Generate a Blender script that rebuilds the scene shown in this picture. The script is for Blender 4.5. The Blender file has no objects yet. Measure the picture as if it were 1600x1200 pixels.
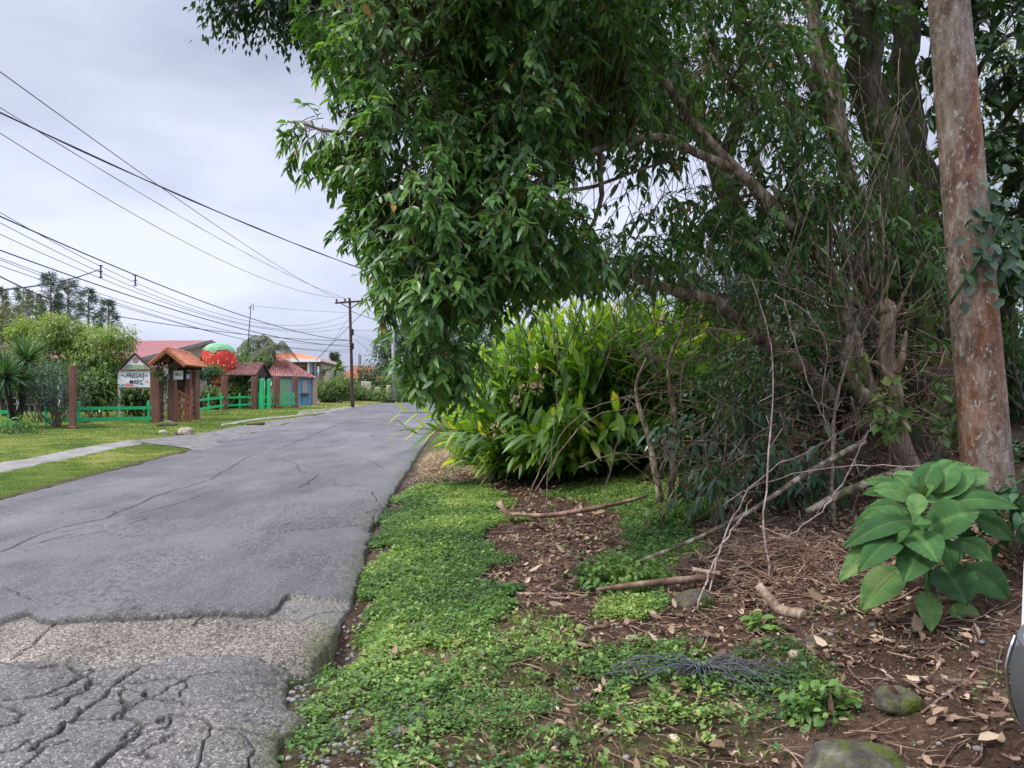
import bpy, bmesh, math, random
import numpy as np
from mathutils import Vector, Matrix
rng = np.random.default_rng(11)
random.seed(5)
scene = bpy.context.scene
C = scene.collection
CAMZ = 1.6; F = 1200.0; HY = 605.0
# ------------------------------------------------------------------ camera
cam_d = bpy.data.cameras.new('camera'); cam = bpy.data.objects.new('camera', cam_d); C.objects.link(cam)
cam_d.sensor_width = 36.0; cam_d.lens = F / 1600 * 36.0
cam_d.shift_y = (HY - 600) / 1600.0
cam_d.clip_start = 0.05; cam_d.clip_end = 3000
cam.location = (0, 0, CAMZ); cam.rotation_euler = (math.radians(90), 0, 0)
scene.camera = cam
scene.render.resolution_x = 1024; scene.render.resolution_y = 768
# ------------------------------------------------------------------ sky and sun
SUN_EL = math.radians(50); SUN_AZ = math.radians(-108)      # azimuth from +Y towards +X
world = bpy.data.worlds.new('World'); scene.world = world; world.use_nodes = True
nt = world.node_tree; nt.nodes.clear(); N = nt.nodes; Lk = nt.links
out = N.new('ShaderNodeOutputWorld'); bg = N.new('ShaderNodeBackground')
sky = N.new('ShaderNodeTexSky'); sky.sky_type = 'NISHITA'; sky.sun_disc = False
sky.sun_elevation = SUN_EL; sky.sun_rotation = SUN_AZ
tc = N.new('ShaderNodeTexCoord')
mp = N.new('ShaderNodeMapping'); mp.inputs['Scale'].default_value = (1.0, 1.0, 2.6); mp.inputs['Location'].default_value = (3.1, 0.7, 0.2)
nz = N.new('ShaderNodeTexNoise'); nz.inputs['Scale'].default_value = 1.5; nz.inputs['Detail'].default_value = 5; nz.inputs['Roughness'].default_value = .48
Lk.new(tc.outputs['Generated'], mp.inputs['Vector']); Lk.new(mp.outputs[0], nz.inputs['Vector'])
cr = N.new('ShaderNodeValToRGB')
cr.color_ramp.elements[0].position = .40; cr.color_ramp.elements[0].color = (3.75, 4.15, 5.45, 1)
cr.color_ramp.elements[1].position = .60; cr.color_ramp.elements[1].color = (6.7, 7.1, 8.8, 1)
Lk.new(nz.outputs['Fac'], cr.inputs[0])
sx = N.new('ShaderNodeSeparateXYZ'); Lk.new(tc.outputs['Generated'], sx.inputs[0])
hr = N.new('ShaderNodeValToRGB')            # cloud-deck brightness by elevation
e = hr.color_ramp.elements
e[0].position = 0.0; e[0].color = (1.0, 1.0, 1.0, 1); e[1].position = 1.0; e[1].color = (3.9, 3.9, 3.75, 1)
for p, v in ((.16, .98), (.34, .86), (.50, .90), (.66, 2.7)):
    q = e.new(p); q.color = (v, v, v, 1)
Lk.new(sx.outputs['Z'], hr.inputs[0])
mul = N.new('ShaderNodeMix'); mul.data_type = 'RGBA'; mul.blend_type = 'MULTIPLY'; mul.inputs['Factor'].default_value = 1
Lk.new(cr.outputs[0], mul.inputs['A']); Lk.new(hr.outputs[0], mul.inputs['B'])
mx = N.new('ShaderNodeMix'); mx.data_type = 'RGBA'; mx.inputs['Factor'].default_value = .93
Lk.new(sky.outputs[0], mx.inputs['A']); Lk.new(mul.outputs['Result'], mx.inputs['B'])
Lk.new(mx.outputs['Result'], bg.inputs['Color']); bg.inputs['Strength'].default_value = .1
Lk.new(bg.outputs[0], out.inputs['Surface'])
sd = bpy.data.lights.new('sun', 'SUN'); sd.energy = 2.6; sd.angle = math.radians(10); sd.color = (1, .955, .88)
sun = bpy.data.objects.new('sun', sd); C.objects.link(sun)
sdir = Vector((math.sin(SUN_AZ) * math.cos(SUN_EL), math.cos(SUN_AZ) * math.cos(SUN_EL), math.sin(SUN_EL)))
sun.rotation_euler = sdir.to_track_quat('Z', 'Y').to_euler()
scene.view_settings.view_transform = 'Standard'; scene.view_settings.look = 'None'
scene.view_settings.exposure = 0.50; scene.view_settings.gamma = 1.0

# ------------------------------------------------------------------ helpers
def A(*a): return np.array(a, float)
def Gd(px, py, z=0.0):
    Y = (CAMZ - z) * F / (py - HY); return A((px - 800) / F * Y, Y, z)
def PX(px, py, Y): return A((px - 800) / F * Y, Y, CAMZ + (HY - py) * Y / F)
def proj(x, y, z): return 800 + F * x / y, HY - F * (z - CAMZ) / y
def sst(a, b, x):
    t = np.clip((x - a) / (b - a), 0, 1); return t * t * (3 - 2 * t)
def _h(ix, iy, iz, seed):
    n = (ix.astype(np.int64) * 374761393 + iy.astype(np.int64) * 668265263 + iz.astype(np.int64) * 2147483647 + seed * 974634777) & 0xffffffff
    n = ((n ^ (n >> 13)) * 1274126177) & 0xffffffff; n = (n ^ (n >> 16)) & 0xffffffff
    return n / 4294967295.0
def vn(x, y, z=0.0, seed=0):
    x, y, z = np.broadcast_arrays(np.asarray(x, float), np.asarray(y, float), np.asarray(z, float))
    ix, iy, iz = np.floor(x), np.floor(y), np.floor(z); fx, fy, fz = x - ix, y - iy, z - iz
    fx, fy, fz = fx * fx * (3 - 2 * fx), fy * fy * (3 - 2 * fy), fz * fz * (3 - 2 * fz)
    r = 0
    for a in (0, 1):
        for b in (0, 1):
            for c in (0, 1):
                r = r + _h(ix + a, iy + b, iz + c, seed) * (fx if a else 1 - fx) * (fy if b else 1 - fy) * (fz if c else 1 - fz)
    return r
def fbm(x, y, z=0.0, seed=0, o=3):
    r = 0; a = .5; s = 1.0
    for k in range(o):
        r = r + a * vn(np.asarray(x) * s, np.asarray(y) * s, np.asarray(z) * s, seed + k * 17); a *= .5; s *= 2.03
    return r / (1 - .5 ** o)
def nrm(v): return v / np.maximum(np.linalg.norm(v, axis=-1, keepdims=True), 1e-9)

class MB:
    def __init__(s): s.V = []; s.F = []; s.R = []; s.M = []; s.n = 0; s.S = []
    def add(s, v, faces, r=0.5, mat=0, smooth=True):
        v = np.asarray(v, float).reshape(-1, 3)
        if not isinstance(faces, (list, tuple)) or (len(faces) and isinstance(faces[0], (int, np.integer))): faces = [faces]
        if isinstance(faces, list) and len(faces) and not isinstance(faces[0], np.ndarray):
            g = {}
            for f in faces: g.setdefault(len(f), []).append(f)
            faces = [np.array(q) for q in g.values()]
        for f in faces:
            s.F.append(np.asarray(f, np.int64) + s.n); s.M.append(np.full(len(f), mat)); s.S.append(np.full(len(f), smooth))
        s.V.append(v); s.R.append(np.broadcast_to(np.asarray(r, float), (len(v),)).copy()); s.n += len(v); return s
    def mesh(s, name, origin=(0, 0, 0), attrs=None):
        me = bpy.data.meshes.new(name)
        V = (np.concatenate(s.V) - np.asarray(origin)) if s.V else np.zeros((0, 3))
        me.vertices.add(len(V)); me.vertices.foreach_set('co', V.astype(np.float32).ravel())
        if s.F:
            tot = np.concatenate([np.full(len(f), f.shape[1]) for f in s.F])
            loops = np.concatenate([f.ravel() for f in s.F])
            st = np.concatenate([[0], np.cumsum(tot)[:-1]])
            me.loops.add(len(loops)); me.loops.foreach_set('vertex_index', loops.astype(np.int32))
            me.polygons.add(len(tot)); me.polygons.foreach_set('loop_start', st.astype(np.int32))
            me.polygons.foreach_set('material_index', np.concatenate(s.M).astype(np.int32))
            me.polygons.foreach_set('use_smooth', np.concatenate(s.S).astype(bool))
        at = me.attributes.new('tone_val', 'FLOAT', 'POINT'); at.data.foreach_set('value', np.concatenate(s.R).astype(np.float32))
        if attrs:
            for k, a in attrs.items():
                q = me.attributes.new(k, 'FLOAT', 'POINT'); q.data.foreach_set('value', np.asarray(a, np.float32).ravel())
        me.update(calc_edges=True); me.validate(); return me
ORI = {}
def setp(o, label=None, cat=None, group=None, kind=None):
    if label: o['label'] = label
    if cat: o['category'] = cat
    if group: o['group'] = group
    if kind: o['kind'] = kind
    return o
def empty(name, loc, label, cat, group=None):
    o = bpy.data.objects.new(name, None); C.objects.link(o); o.location = [float(v) for v in loc]
    o.empty_display_size = .2; ORI[o.name] = np.array(loc, float); return setp(o, label, cat, group)
def obj(name, mb, mat, parent=None, origin=(0, 0, 0), attrs=None, **kw):
    if parent is not None: origin = ORI[parent.name]
    me = mb.mesh(name, origin, attrs)
    for m in (mat if isinstance(mat, (list, tuple)) else [mat]): me.materials.append(m)
    o = bpy.data.objects.new(name, me); C.objects.link(o)
    if parent is not None: o.parent = parent
    else: o.location = [float(v) for v in origin]
    ORI[o.name] = np.array(origin, float); setp(o, **kw); return o
def copy_tree(o, parent=None, loc=None, rz=None, sc=None, label=None):
    c = o.copy(); C.objects.link(c); c.parent = parent; ORI[c.name] = np.array(c.location)
    if loc is not None: c.location = [float(v) for v in loc]
    if rz is not None: c.rotation_euler.z = rz
    if sc is not None: c.scale = (sc, sc, sc)
    if label: c['label'] = label
    for ch in [k for k in o.children]: copy_tree(ch, c)
    return c
BF = np.array([[0, 3, 2, 1], [4, 5, 6, 7], [0, 1, 5, 4], [1, 2, 6, 5], [2, 3, 7, 6], [3, 0, 4, 7]])
def box(mb, c, s, rz=0.0, r=.5, mat=0, bev=0.0):
    """box centred at c, size s, rotated about z"""
    h = np.array(s, float) / 2
    v = np.array([[-1, -1, -1], [1, -1, -1], [1, 1, -1], [-1, 1, -1], [-1, -1, 1], [1, -1, 1], [1, 1, 1], [-1, 1, 1]], float)
    if bev > 0:
        b = min(bev, h.min() * .5); pts = []
        for q in v:
            for ax in range(3):
                w = q * (h - b); w[ax] = q[ax] * h[ax]; pts.append(w)
        bm = bmesh.new(); [bm.verts.new(p) for p in pts]; bmesh.ops.convex_hull(bm, input=bm.verts)
        bm.verts.index_update(); v = np.array([p.co[:] for p in bm.verts]); f = [[q.index for q in k.verts] for k in bm.faces]; bm.free()
    else: v = v * h; f = BF
    ca, sa = math.cos(rz), math.sin(rz)
    v = v @ np.array([[ca, sa, 0], [-sa, ca, 0], [0, 0, 1]]) + np.array(c, float)
    return mb.add(v, f, r, mat, False)
def beam(mb, a, b, w, h, up=(0, 0, 1), r=.5, mat=0):
    a = np.array(a, float); b = np.array(b, float); d = nrm(b - a); s = np.cross(d, up); s = nrm(s) if np.linalg.norm(s) > 1e-6 else A(1, 0, 0); u = np.cross(s, d)
    v = []
    for p in (a, b):
        for i, j in ((-1, -1), (1, -1), (1, 1), (-1, 1)): v.append(p + s * i * w / 2 + u * j * h / 2)
    return mb.add(np.array(v), np.array([[0, 1, 2, 3], [7, 6, 5, 4], [0, 4, 5, 1], [1, 5, 6, 2], [2, 6, 7, 3], [3, 7, 4, 0]]), r, mat, False)
def tube(mb, pts, rad, sides=6, r=.5, mat=0, cap=True, rough=0.0, seed=0):
    P = np.array(pts, float); n = len(P); rad = np.asarray(rad, float)
    rad = np.full(n, float(rad)) if rad.ndim == 0 else np.interp(np.linspace(0, 1, n), np.linspace(0, 1, len(rad)), rad)
    T = np.zeros_like(P); T[1:-1] = P[2:] - P[:-2]; T[0] = P[1] - P[0]; T[-1] = P[-1] - P[-2]; T = nrm(T)
    ref = A(0, 0, 1) if abs(T[0][2]) < .9 else A(1, 0, 0); Ss = []; Us = []; s = nrm(np.cross(T[0], ref))
    for i in range(n):
        s = s - T[i] * np.dot(s, T[i]); s = nrm(s); Ss.append(s); Us.append(np.cross(T[i], s))
    Ss = np.array(Ss)[:, None]; Us = np.array(Us)[:, None]
    a = np.linspace(0, 2 * np.pi, sides, endpoint=False)[None, :, None]
    off = Ss * np.cos(a) + Us * np.sin(a); rr = rad[:, None, None] * np.ones((1, sides, 1))
    if rough > 0:
        q = P[:, None] + off * rad[:, None, None]
        fq = min(34, max(7, .9 / max(float(rad.max()), .01))); rr = rr * (1 + rough * 2.2 * (fbm(q[..., 0] * fq, q[..., 1] * fq, q[..., 2] * fq * .45, seed, 3)[..., None] - .5))
    V = (P[:, None] + off * rr).reshape(-1, 3)
    i = np.arange(n - 1)[:, None]; j = np.arange(sides)[None, :]; k = (j + 1) % sides
    f = np.stack([i * sides + j, i * sides + k, (i + 1) * sides + k, (i + 1) * sides + j], -1).reshape(-1, 4)
    fs = [f]
    if cap:
        fs.append(np.array([list(range(sides))[::-1]])); fs.append(np.array([[(n - 1) * sides + q for q in range(sides)]]))
    return mb.add(V, fs, r, mat)
def spl(pts, n=12):
    """catmull-rom through points (rows may carry a radius in column 4)"""
    P = np.array(pts, float)
    if len(P) == 2: t = np.linspace(0, 1, n)[:, None]; return P[0] * (1 - t) + P[1] * t
    Q = np.vstack([2 * P[0] - P[1], P, 2 * P[-1] - P[-2]]); o = []
    for i in range(1, len(Q) - 2):
        m = max(2, n // (len(P) - 1))
        for t in np.linspace(0, 1, m, endpoint=(i == len(Q) - 3)):
            a, b, c, d = Q[i - 1], Q[i], Q[i + 1], Q[i + 2]
            o.append(.5 * (2 * b + (c - a) * t + (2 * a - 5 * b + 4 * c - d) * t * t + (3 * b - a - 3 * c + d) * t ** 3))
    return np.array(o)
def grid(mb, V, r=.5, mat=0, smooth=True):
    n, m = V.shape[:2]; i = np.arange(n - 1)[:, None]; j = np.arange(m - 1)[None]
    f = np.stack([i * m + j, i * m + j + 1, (i + 1) * m + j + 1, (i + 1) * m + j], -1).reshape(-1, 4)
    return mb.add(V.reshape(-1, 3), [f], r if np.isscalar(r) else np.asarray(r).ravel(), mat, smooth)
def rooftile(mb, p0, p1, p2, p3, nw, amp=.03, rows=10, th=.05, step=.02, r=.5, mat=0):
    """solid roof patch: p0-p1 along the eave, p3-p2 along the ridge; nw waves along the eave"""
    p0, p1, p2, p3 = [np.array(p, float) for p in (p0, p1, p2, p3)]
    m = int(nw * 6) + 1; n = rows * 2 + 1
    u = np.linspace(0, 1, m)[None, :, None]; v = np.linspace(0, 1, n)[:, None, None]
    B = (p0 * (1 - u) + p1 * u) * (1 - v) + (p3 * (1 - u) + p2 * u) * v
    nn = nrm(np.cross(p1 - p0, p3 - p0));  nn = nn if nn[2] > 0 else -nn
    w = np.cos(u * nw * 2 * np.pi) * amp; sgn = np.sign(w); w = sgn * np.abs(w) ** .8 * amp ** .2
    st = (1 - (v * rows) % 1) * step
    T = B + nn * (w + st); D = B - nn * th
    grid(mb, T, r, mat, False); nT = mb.n; grid(mb, D[:, ::-1], r, mat, False)
    E = lambda a, b: mb.add(np.concatenate([a, b]), [np.array([[i, i + 1, len(a) + i + 1, len(a) + i] for i in range(len(a) - 1)])], r, mat, False)
    E(T[0], D[0]); E(T[-1], D[-1]); E(T[:, 0], D[:, 0]); E(T[:, -1], D[:, -1]); return mb
# leaves ------------------------------------------------------------
T4 = (np.array([[0, 0], [.45, -.5], [1, 0], [.45, .5]]), [np.array([[0, 1, 2], [0, 2, 3]])])
T8 = (np.array([[0, 0], [.25, -.38], [.25, 0], [.25, .38], [.62, -.42], [.62, 0], [.62, .42], [1, 0]]),
      [np.array([[0, 1, 2], [0, 2, 3], [4, 7, 5], [5, 7, 6]]), np.array([[1, 4, 5, 2], [2, 5, 6, 3]])])
T5 = (np.array([[0, 0], [.3, -.42], [.3, .42], [.68, -.38], [.68, .38], [1, 0]]), [np.array([[0, 1, 2], [3, 5, 4]]), np.array([[1, 3, 4, 2]])])
TB = (np.array([[0, -.5], [0, .5], [.55, -.42], [.55, .42], [1, 0]]), [np.array([[2, 4, 3]]), np.array([[0, 2, 3, 1]])])
def leaves(mb, P, D, U, L, W, r, tmpl=T4, droop=.0, fold=.15, mat=0):
    P = np.asarray(P, float); n = len(P)
    if n == 0: return mb
    D = nrm(np.broadcast_to(D, (n, 3))); U = np.broadcast_to(U, (n, 3)); S = np.cross(D, U)
    bad = np.linalg.norm(S, axis=1) < 1e-4; S[bad] = [1, 0, 0]; S = nrm(S); Nn = np.cross(S, D)
    ts, fs = tmpl; t = ts[:, 0][None, :, None]; s = ts[:, 1][None, :, None]
    L = np.broadcast_to(L, (n,))[:, None, None]; W = np.broadcast_to(W, (n,))[:, None, None]
    dr = np.broadcast_to(droop, (n,))[:, None, None]; fo = np.broadcast_to(fold, (n,))[:, None, None]
    V = P[:, None] + D[:, None] * t * L + S[:, None] * s * W + Nn[:, None] * np.abs(s) * W * fo
    V = V + np.array([0, 0, -1.0]) * dr * t * t * L
    k = len(ts); base = (np.arange(n) * k)[:, None, None]
    F_ = [(f[None] + base).reshape(-1, f.shape[1]) for f in fs]
    r = np.repeat(np.broadcast_to(r, (n,)), k)
    return mb.add(V.reshape(-1, 3), F_, r, mat, True)
def rdir(n): return nrm(rng.normal(size=(n, 3)))

# ------------------------------------------------------------------ materials
def ramp(nt, stops):
    c = nt.nodes.new('ShaderNodeValToRGB'); e = c.color_ramp.elements
    e[0].position = stops[0][0]; e[0].color = (*stops[0][1], 1); e[1].position = stops[-1][0]; e[1].color = (*stops[-1][1], 1)
    for p, q in stops[1:-1]: x = e.new(p); x.color = (*q, 1)
    return c
def mat_new(name):
    m = bpy.data.materials.new(name); m.use_nodes = True; nt = m.node_tree
    return m, nt, nt.nodes['Principled BSDF'], nt.nodes['Material Output']
def noise_node(nt, scale, detail=4, rough=.55, stretch=(1, 1, 1), dist=0):
    t = nt.nodes.new('ShaderNodeTexCoord'); mp = nt.nodes.new('ShaderNodeMapping'); mp.inputs['Scale'].default_value = stretch
    z = nt.nodes.new('ShaderNodeTexNoise'); z.inputs['Scale'].default_value = scale; z.inputs['Detail'].default_value = detail
    z.inputs['Roughness'].default_value = rough; z.inputs['Distortion'].default_value = dist
    nt.links.new(t.outputs['Object'], mp.inputs[0]); nt.links.new(mp.outputs[0], z.inputs['Vector']); return z
def surf(name, stops, scale=3, rough=.8, bump=.1, bscale=None, stretch=(1, 1, 1), metal=0, bd=.01, detail=5, spec=.3, stain=None):
    """mottled surface: noise -> ramp -> base colour, second noise -> bump"""
    m, nt, b, o = mat_new(name)
    z = noise_node(nt, scale, detail, .68, stretch); c = ramp(nt, [(.5 + (p - .5) * .62, q) for p, q in stops]); nt.links.new(z.outputs['Fac'], c.inputs[0]); col = c.outputs[0]
    if stain:
        z3 = noise_node(nt, stain[0], 5, .65, stretch); rr = ramp(nt, [(stain[1], (0, 0, 0)), (stain[2], (1, 1, 1))]); nt.links.new(z3.outputs['Fac'], rr.inputs[0])
        mi = nt.nodes.new('ShaderNodeMix'); mi.data_type = 'RGBA'; nt.links.new(rr.outputs[0], mi.inputs['Factor']); nt.links.new(col, mi.inputs['A']); mi.inputs['B'].default_value = (*stain[3], 1); col = mi.outputs['Result']
    nt.links.new(col, b.inputs['Base Color']); b.inputs['Roughness'].default_value = rough; b.inputs['Metallic'].default_value = metal
    b.inputs['Specular IOR Level'].default_value = spec
    if bump:
        z2 = noise_node(nt, bscale or scale * 6, 5, .65, stretch); bp = nt.nodes.new('ShaderNodeBump'); bp.inputs['Strength'].default_value = bump; bp.inputs['Distance'].default_value = bd
        nt.links.new(z2.outputs['Fac'], bp.inputs['Height']); nt.links.new(bp.outputs[0], b.inputs['Normal'])
    return m
def leafm(name, stops, rough=.45, trans=.3, tcol=(1.5, 1.6, .6), spec=.4, spots=None):
    """foliage: per-leaf tone value -> ramp, part of the light passes through"""
    m, nt, b, o = mat_new(name)
    at = nt.nodes.new('ShaderNodeAttribute'); at.attribute_name = 'tone_val'; c = ramp(nt, stops); nt.links.new(at.outputs['Fac'], c.inputs[0])
    z = noise_node(nt, 14, 3); mm = nt.nodes.new('ShaderNodeMapRange'); mm.inputs['To Min'].default_value = .7; mm.inputs['To Max'].default_value = 1.3; nt.links.new(z.outputs['Fac'], mm.inputs['Value'])
    vm = nt.nodes.new('ShaderNodeVectorMath'); vm.operation = 'SCALE'; nt.links.new(c.outputs[0], vm.inputs[0]); nt.links.new(mm.outputs[0], vm.inputs['Scale'])
    if spots:
        z5 = noise_node(nt, 38, 5, .7); r5 = ramp(nt, [(.63, (0, 0, 0)), (.68, (1, 1, 1))]); nt.links.new(z5.outputs['Fac'], r5.inputs[0]); m5 = nt.nodes.new('ShaderNodeMix'); m5.data_type = 'RGBA'
        nt.links.new(r5.outputs[0], m5.inputs['Factor']); nt.links.new(vm.outputs[0], m5.inputs['A']); m5.inputs['B'].default_value = (*spots, 1); vm2 = nt.nodes.new('ShaderNodeVectorMath'); vm2.operation = 'SCALE'; vm2.inputs['Scale'].default_value = 1; nt.links.new(m5.outputs['Result'], vm2.inputs[0]); vm = vm2
        b5 = nt.nodes.new('ShaderNodeBump'); b5.inputs['Strength'].default_value = .35; b5.inputs['Distance'].default_value = .004; z6 = noise_node(nt, 90, 4, .6); nt.links.new(z6.outputs['Fac'], b5.inputs['Height']); nt.links.new(b5.outputs[0], b.inputs['Normal'])
    nt.links.new(vm.outputs[0], b.inputs['Base Color']); b.inputs['Roughness'].default_value = rough; b.inputs['Specular IOR Level'].default_value = spec
    tr = nt.nodes.new('ShaderNodeBsdfTranslucent'); vt = nt.nodes.new('ShaderNodeVectorMath'); vt.operation = 'MULTIPLY'; vt.inputs[1].default_value = tcol
    nt.links.new(vm.outputs[0], vt.inputs[0]); nt.links.new(vt.outputs[0], tr.inputs[0])
    ms = nt.nodes.new('ShaderNodeMixShader'); ms.inputs[0].default_value = trans; nt.links.new(b.outputs[0], ms.inputs[1]); nt.links.new(tr.outputs[0], ms.inputs[2]); nt.links.new(ms.outputs[0], o.inputs['Surface'])
    return m
def plain(name, col, rough=.6, metal=0, var=.12, scale=6, bump=.05, spec=.4):
    c = np.array(col, float); return surf(name, [(.3, tuple(np.clip(c * (1 - var), 0, 1))), (.7, tuple(np.clip(c * (1 + var), 0, 1)))], scale, rough, bump, None, metal=metal, spec=spec)
M = {}
M['bark_moss'] = surf('mossy_bark', [(.3, (.045, .038, .026)), (.5, (.075, .062, .042)), (.72, (.14, .125, .10))], 7, .9, .9, 22, (1, 1, .35), bd=.03, stain=(8, .46, .60, (.042, .066, .014)))
M['bark_pale'] = surf('pale_bark', [(.3, (.08, .06, .04)), (.5, (.24, .18, .12)), (.72, (.48, .42, .33))], 13, .9, .8, 26, (1, 1, .4), bd=.02, stain=(5, .56, .66, (.09, .11, .03)))
M['bark_thin'] = surf('twig_bark', [(.3, (.09, .065, .045)), (.7, (.28, .215, .155))], 14, .85, .4)
M['dead_wood'] = surf('dead_wood', [(.3, (.10, .065, .042)), (.5, (.26, .185, .13)), (.72, (.42, .34, .26))], 14, .9, 1.0, 50, (1, 1, .22), bd=.015, detail=9)
M['brush'] = surf('brush_wood', [(.3, (.10, .055, .036)), (.55, (.23, .145, .10)), (.75, (.42, .31, .23))], 5, .85, .3)
M['cane'] = surf('pinkish_cane', [(.35, (.22, .14, .12)), (.65, (.42, .33, .30))], 12, .7, .2)
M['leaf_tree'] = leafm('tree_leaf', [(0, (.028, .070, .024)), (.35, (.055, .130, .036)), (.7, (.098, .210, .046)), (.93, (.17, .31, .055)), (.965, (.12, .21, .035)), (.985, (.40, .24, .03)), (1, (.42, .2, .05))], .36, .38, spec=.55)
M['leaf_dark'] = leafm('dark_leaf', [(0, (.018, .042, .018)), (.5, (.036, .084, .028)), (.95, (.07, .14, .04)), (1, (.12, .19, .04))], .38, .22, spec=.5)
M['leaf_fine'] = leafm('fine_leaf', [(0, (.035, .075, .022)), (.5, (.065, .14, .036)), (1, (.13, .23, .05))], .5, .3)
M['leaf_coffee'] = leafm('blue_green_leaf', [(0, (.026, .066, .030)), (.6, (.050, .118, .048)), (1, (.10, .20, .07))], .28, .2, spec=.6)
M['leaf_ginger'] = leafm('ginger_leaf', [(0, (.05, .11, .02)), (.4, (.11, .23, .032)), (.75, (.27, .42, .05)), (.95, (.50, .56, .08)), (1, (.45, .33, .08))], .36, .42, tcol=(1.7, 1.7, .5), spec=.5)
M['leaf_broad'] = leafm('soft_broad_leaf', [(0, (.030, .075, .026)), (.5, (.050, .122, .036)), (.85, (.10, .205, .06)), (1, (.18, .24, .09))], .72, .25, spec=.15, spots=(.13, .12, .05))
M['weed'] = leafm('weed_leaf', [(0, (.05, .10, .033)), (.45, (.105, .205, .052)), (.8, (.19, .31, .078)), (1, (.33, .40, .12))], .5, .35)
M['grass'] = leafm('grass_blade', [(0, (.075, .12, .03)), (.4, (.14, .205, .045)), (.75, (.24, .28, .08)), (1, (.44, .38, .19))], .6, .35)
M['straw'] = leafm('straw', [(0, (.20, .13, .07)), (.5, (.38, .27, .16)), (1, (.55, .43, .28))], .8, .15, tcol=(1, 1, 1), spec=.2)
M['litter'] = leafm('dead_leaf', [(0, (.09, .05, .035)), (.35, (.19, .12, .078)), (.7, (.37, .26, .175)), (.95, (.58, .45, .32)), (1, (.62, .45, .12))], .7, .12, tcol=(1, .9, .8), spec=.25)
M['golden'] = leafm('golden_leaf', [(0, (.075, .125, .028)), (.5, (.17, .24, .05)), (1, (.30, .36, .10))], .5, .35)
M['conifer'] = leafm('conifer_needle', [(0, (.055, .085, .065)), (.6, (.085, .13, .09)), (1, (.14, .19, .11))], .6, .2)
M['yucca'] = leafm('yucca_leaf', [(0, (.035, .08, .035)), (.6, (.07, .145, .055)), (.93, (.12, .2, .08)), (1, (.4, .3, .1))], .45, .2)
M['hedge'] = leafm('hedge_leaf', [(0, (.04, .08, .022)), (.5, (.08, .14, .03)), (.9, (.15, .21, .05)), (1, (.34, .26, .05))], .55, .3)
M['palm'] = leafm('palm_leaf', [(0, (.05, .08, .035)), (.6, (.10, .13, .06)), (1, (.22, .18, .09))], .5, .25)
M['rock'] = surf('mossy_rock', [(.3, (.05, .042, .032)), (.5, (.11, .095, .072)), (.72, (.22, .19, .155))], 9, .95, 1.2, 40, bd=.02, detail=8, stain=(7, .47, .58, (.075, .10, .012)))
M['rock_pale'] = surf('pale_rock', [(.3, (.25, .20, .14)), (.7, (.52, .44, .34))], 6, .9, .8, bd=.02)
M['gravel'] = surf('grey_gravel', [(.3, (.12, .12, .12)), (.7, (.30, .29, .28))], 20, .95, .5)
M['concrete'] = surf('concrete', [(.3, (.17, .155, .13)), (.7, (.29, .27, .23))], 4, .9, .4, 60, bd=.005, detail=8)
M['brown_wood'] = surf('brown_painted_wood', [(.3, (.13, .058, .042)), (.7, (.21, .098, .072))], 5, .75, .25, 30, (1, 1, .2))
M['dark_wood'] = surf('dark_wood', [(.3, (.035, .022, .017)), (.7, (.075, .048, .036))], 6, .8, .2)
M['door_wood'] = surf('orange_brown_wood', [(.3, (.23, .085, .035)), (.7, (.36, .15, .07))], 7, .65, .2, 30, (1, 1, .2))
M['green_paint'] = plain('bright_green_paint', (.022, .46, .155), .5, var=.16)
M['tile_orange'] = surf('orange_roof_tile', [(.3, (.46, .15, .075)), (.7, (.66, .27, .16))], 5, .85, .3)
M['tile_brown'] = surf('weathered_roof_tile', [(.3, (.10, .05, .045)), (.5, (.22, .10, .085)), (.72, (.34, .17, .15))], 4, .9, .3)
M['roof_maroon'] = surf('maroon_sheet_roof', [(.3, (.25, .085, .08)), (.7, (.33, .125, .115))], 2, .55, .1, stretch=(1, 1, 1))
M['cream'] = surf('cream_render', [(.3, (.50, .43, .33)), (.7, (.60, .53, .42))], 2, .9, .1)
M['white'] = plain('white_paint', (.74, .74, .74), .6, var=.06)
M['pink'] = plain('pinkish_render', (.55, .37, .29), .85)
M['dark'] = plain('dark_opening', (.018, .02, .024), .7, spec=.2)
M['glass'] = plain('dark_glass', (.03, .04, .05), .12, spec=.6, bump=0)
M['blue_wood'] = surf('blue_painted_boards', [(.3, (.13, .27, .42)), (.7, (.20, .36, .52))], 3, .7, .2)
M['grey_metal'] = plain('grey_metal', (.30, .31, .33), .5, .4)
M['black'] = plain('black_rubber', (.018, .018, .02), .55, bump=0)
M['wire'] = plain('black_cable', (.022, .022, .024), .6, bump=0)
M['insul'] = plain('brown_insulator', (.10, .06, .05), .4)
M['pole_wood'] = surf('weathered_pole_wood', [(.3, (.045, .034, .030)), (.7, (.11, .085, .07))], 5, .9, .4, 30, (1, 1, .15))
M['pole_conc'] = surf('grey_concrete_pole', [(.3, (.30, .29, .27)), (.7, (.44, .43, .41))], 4, .9, .2)
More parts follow.
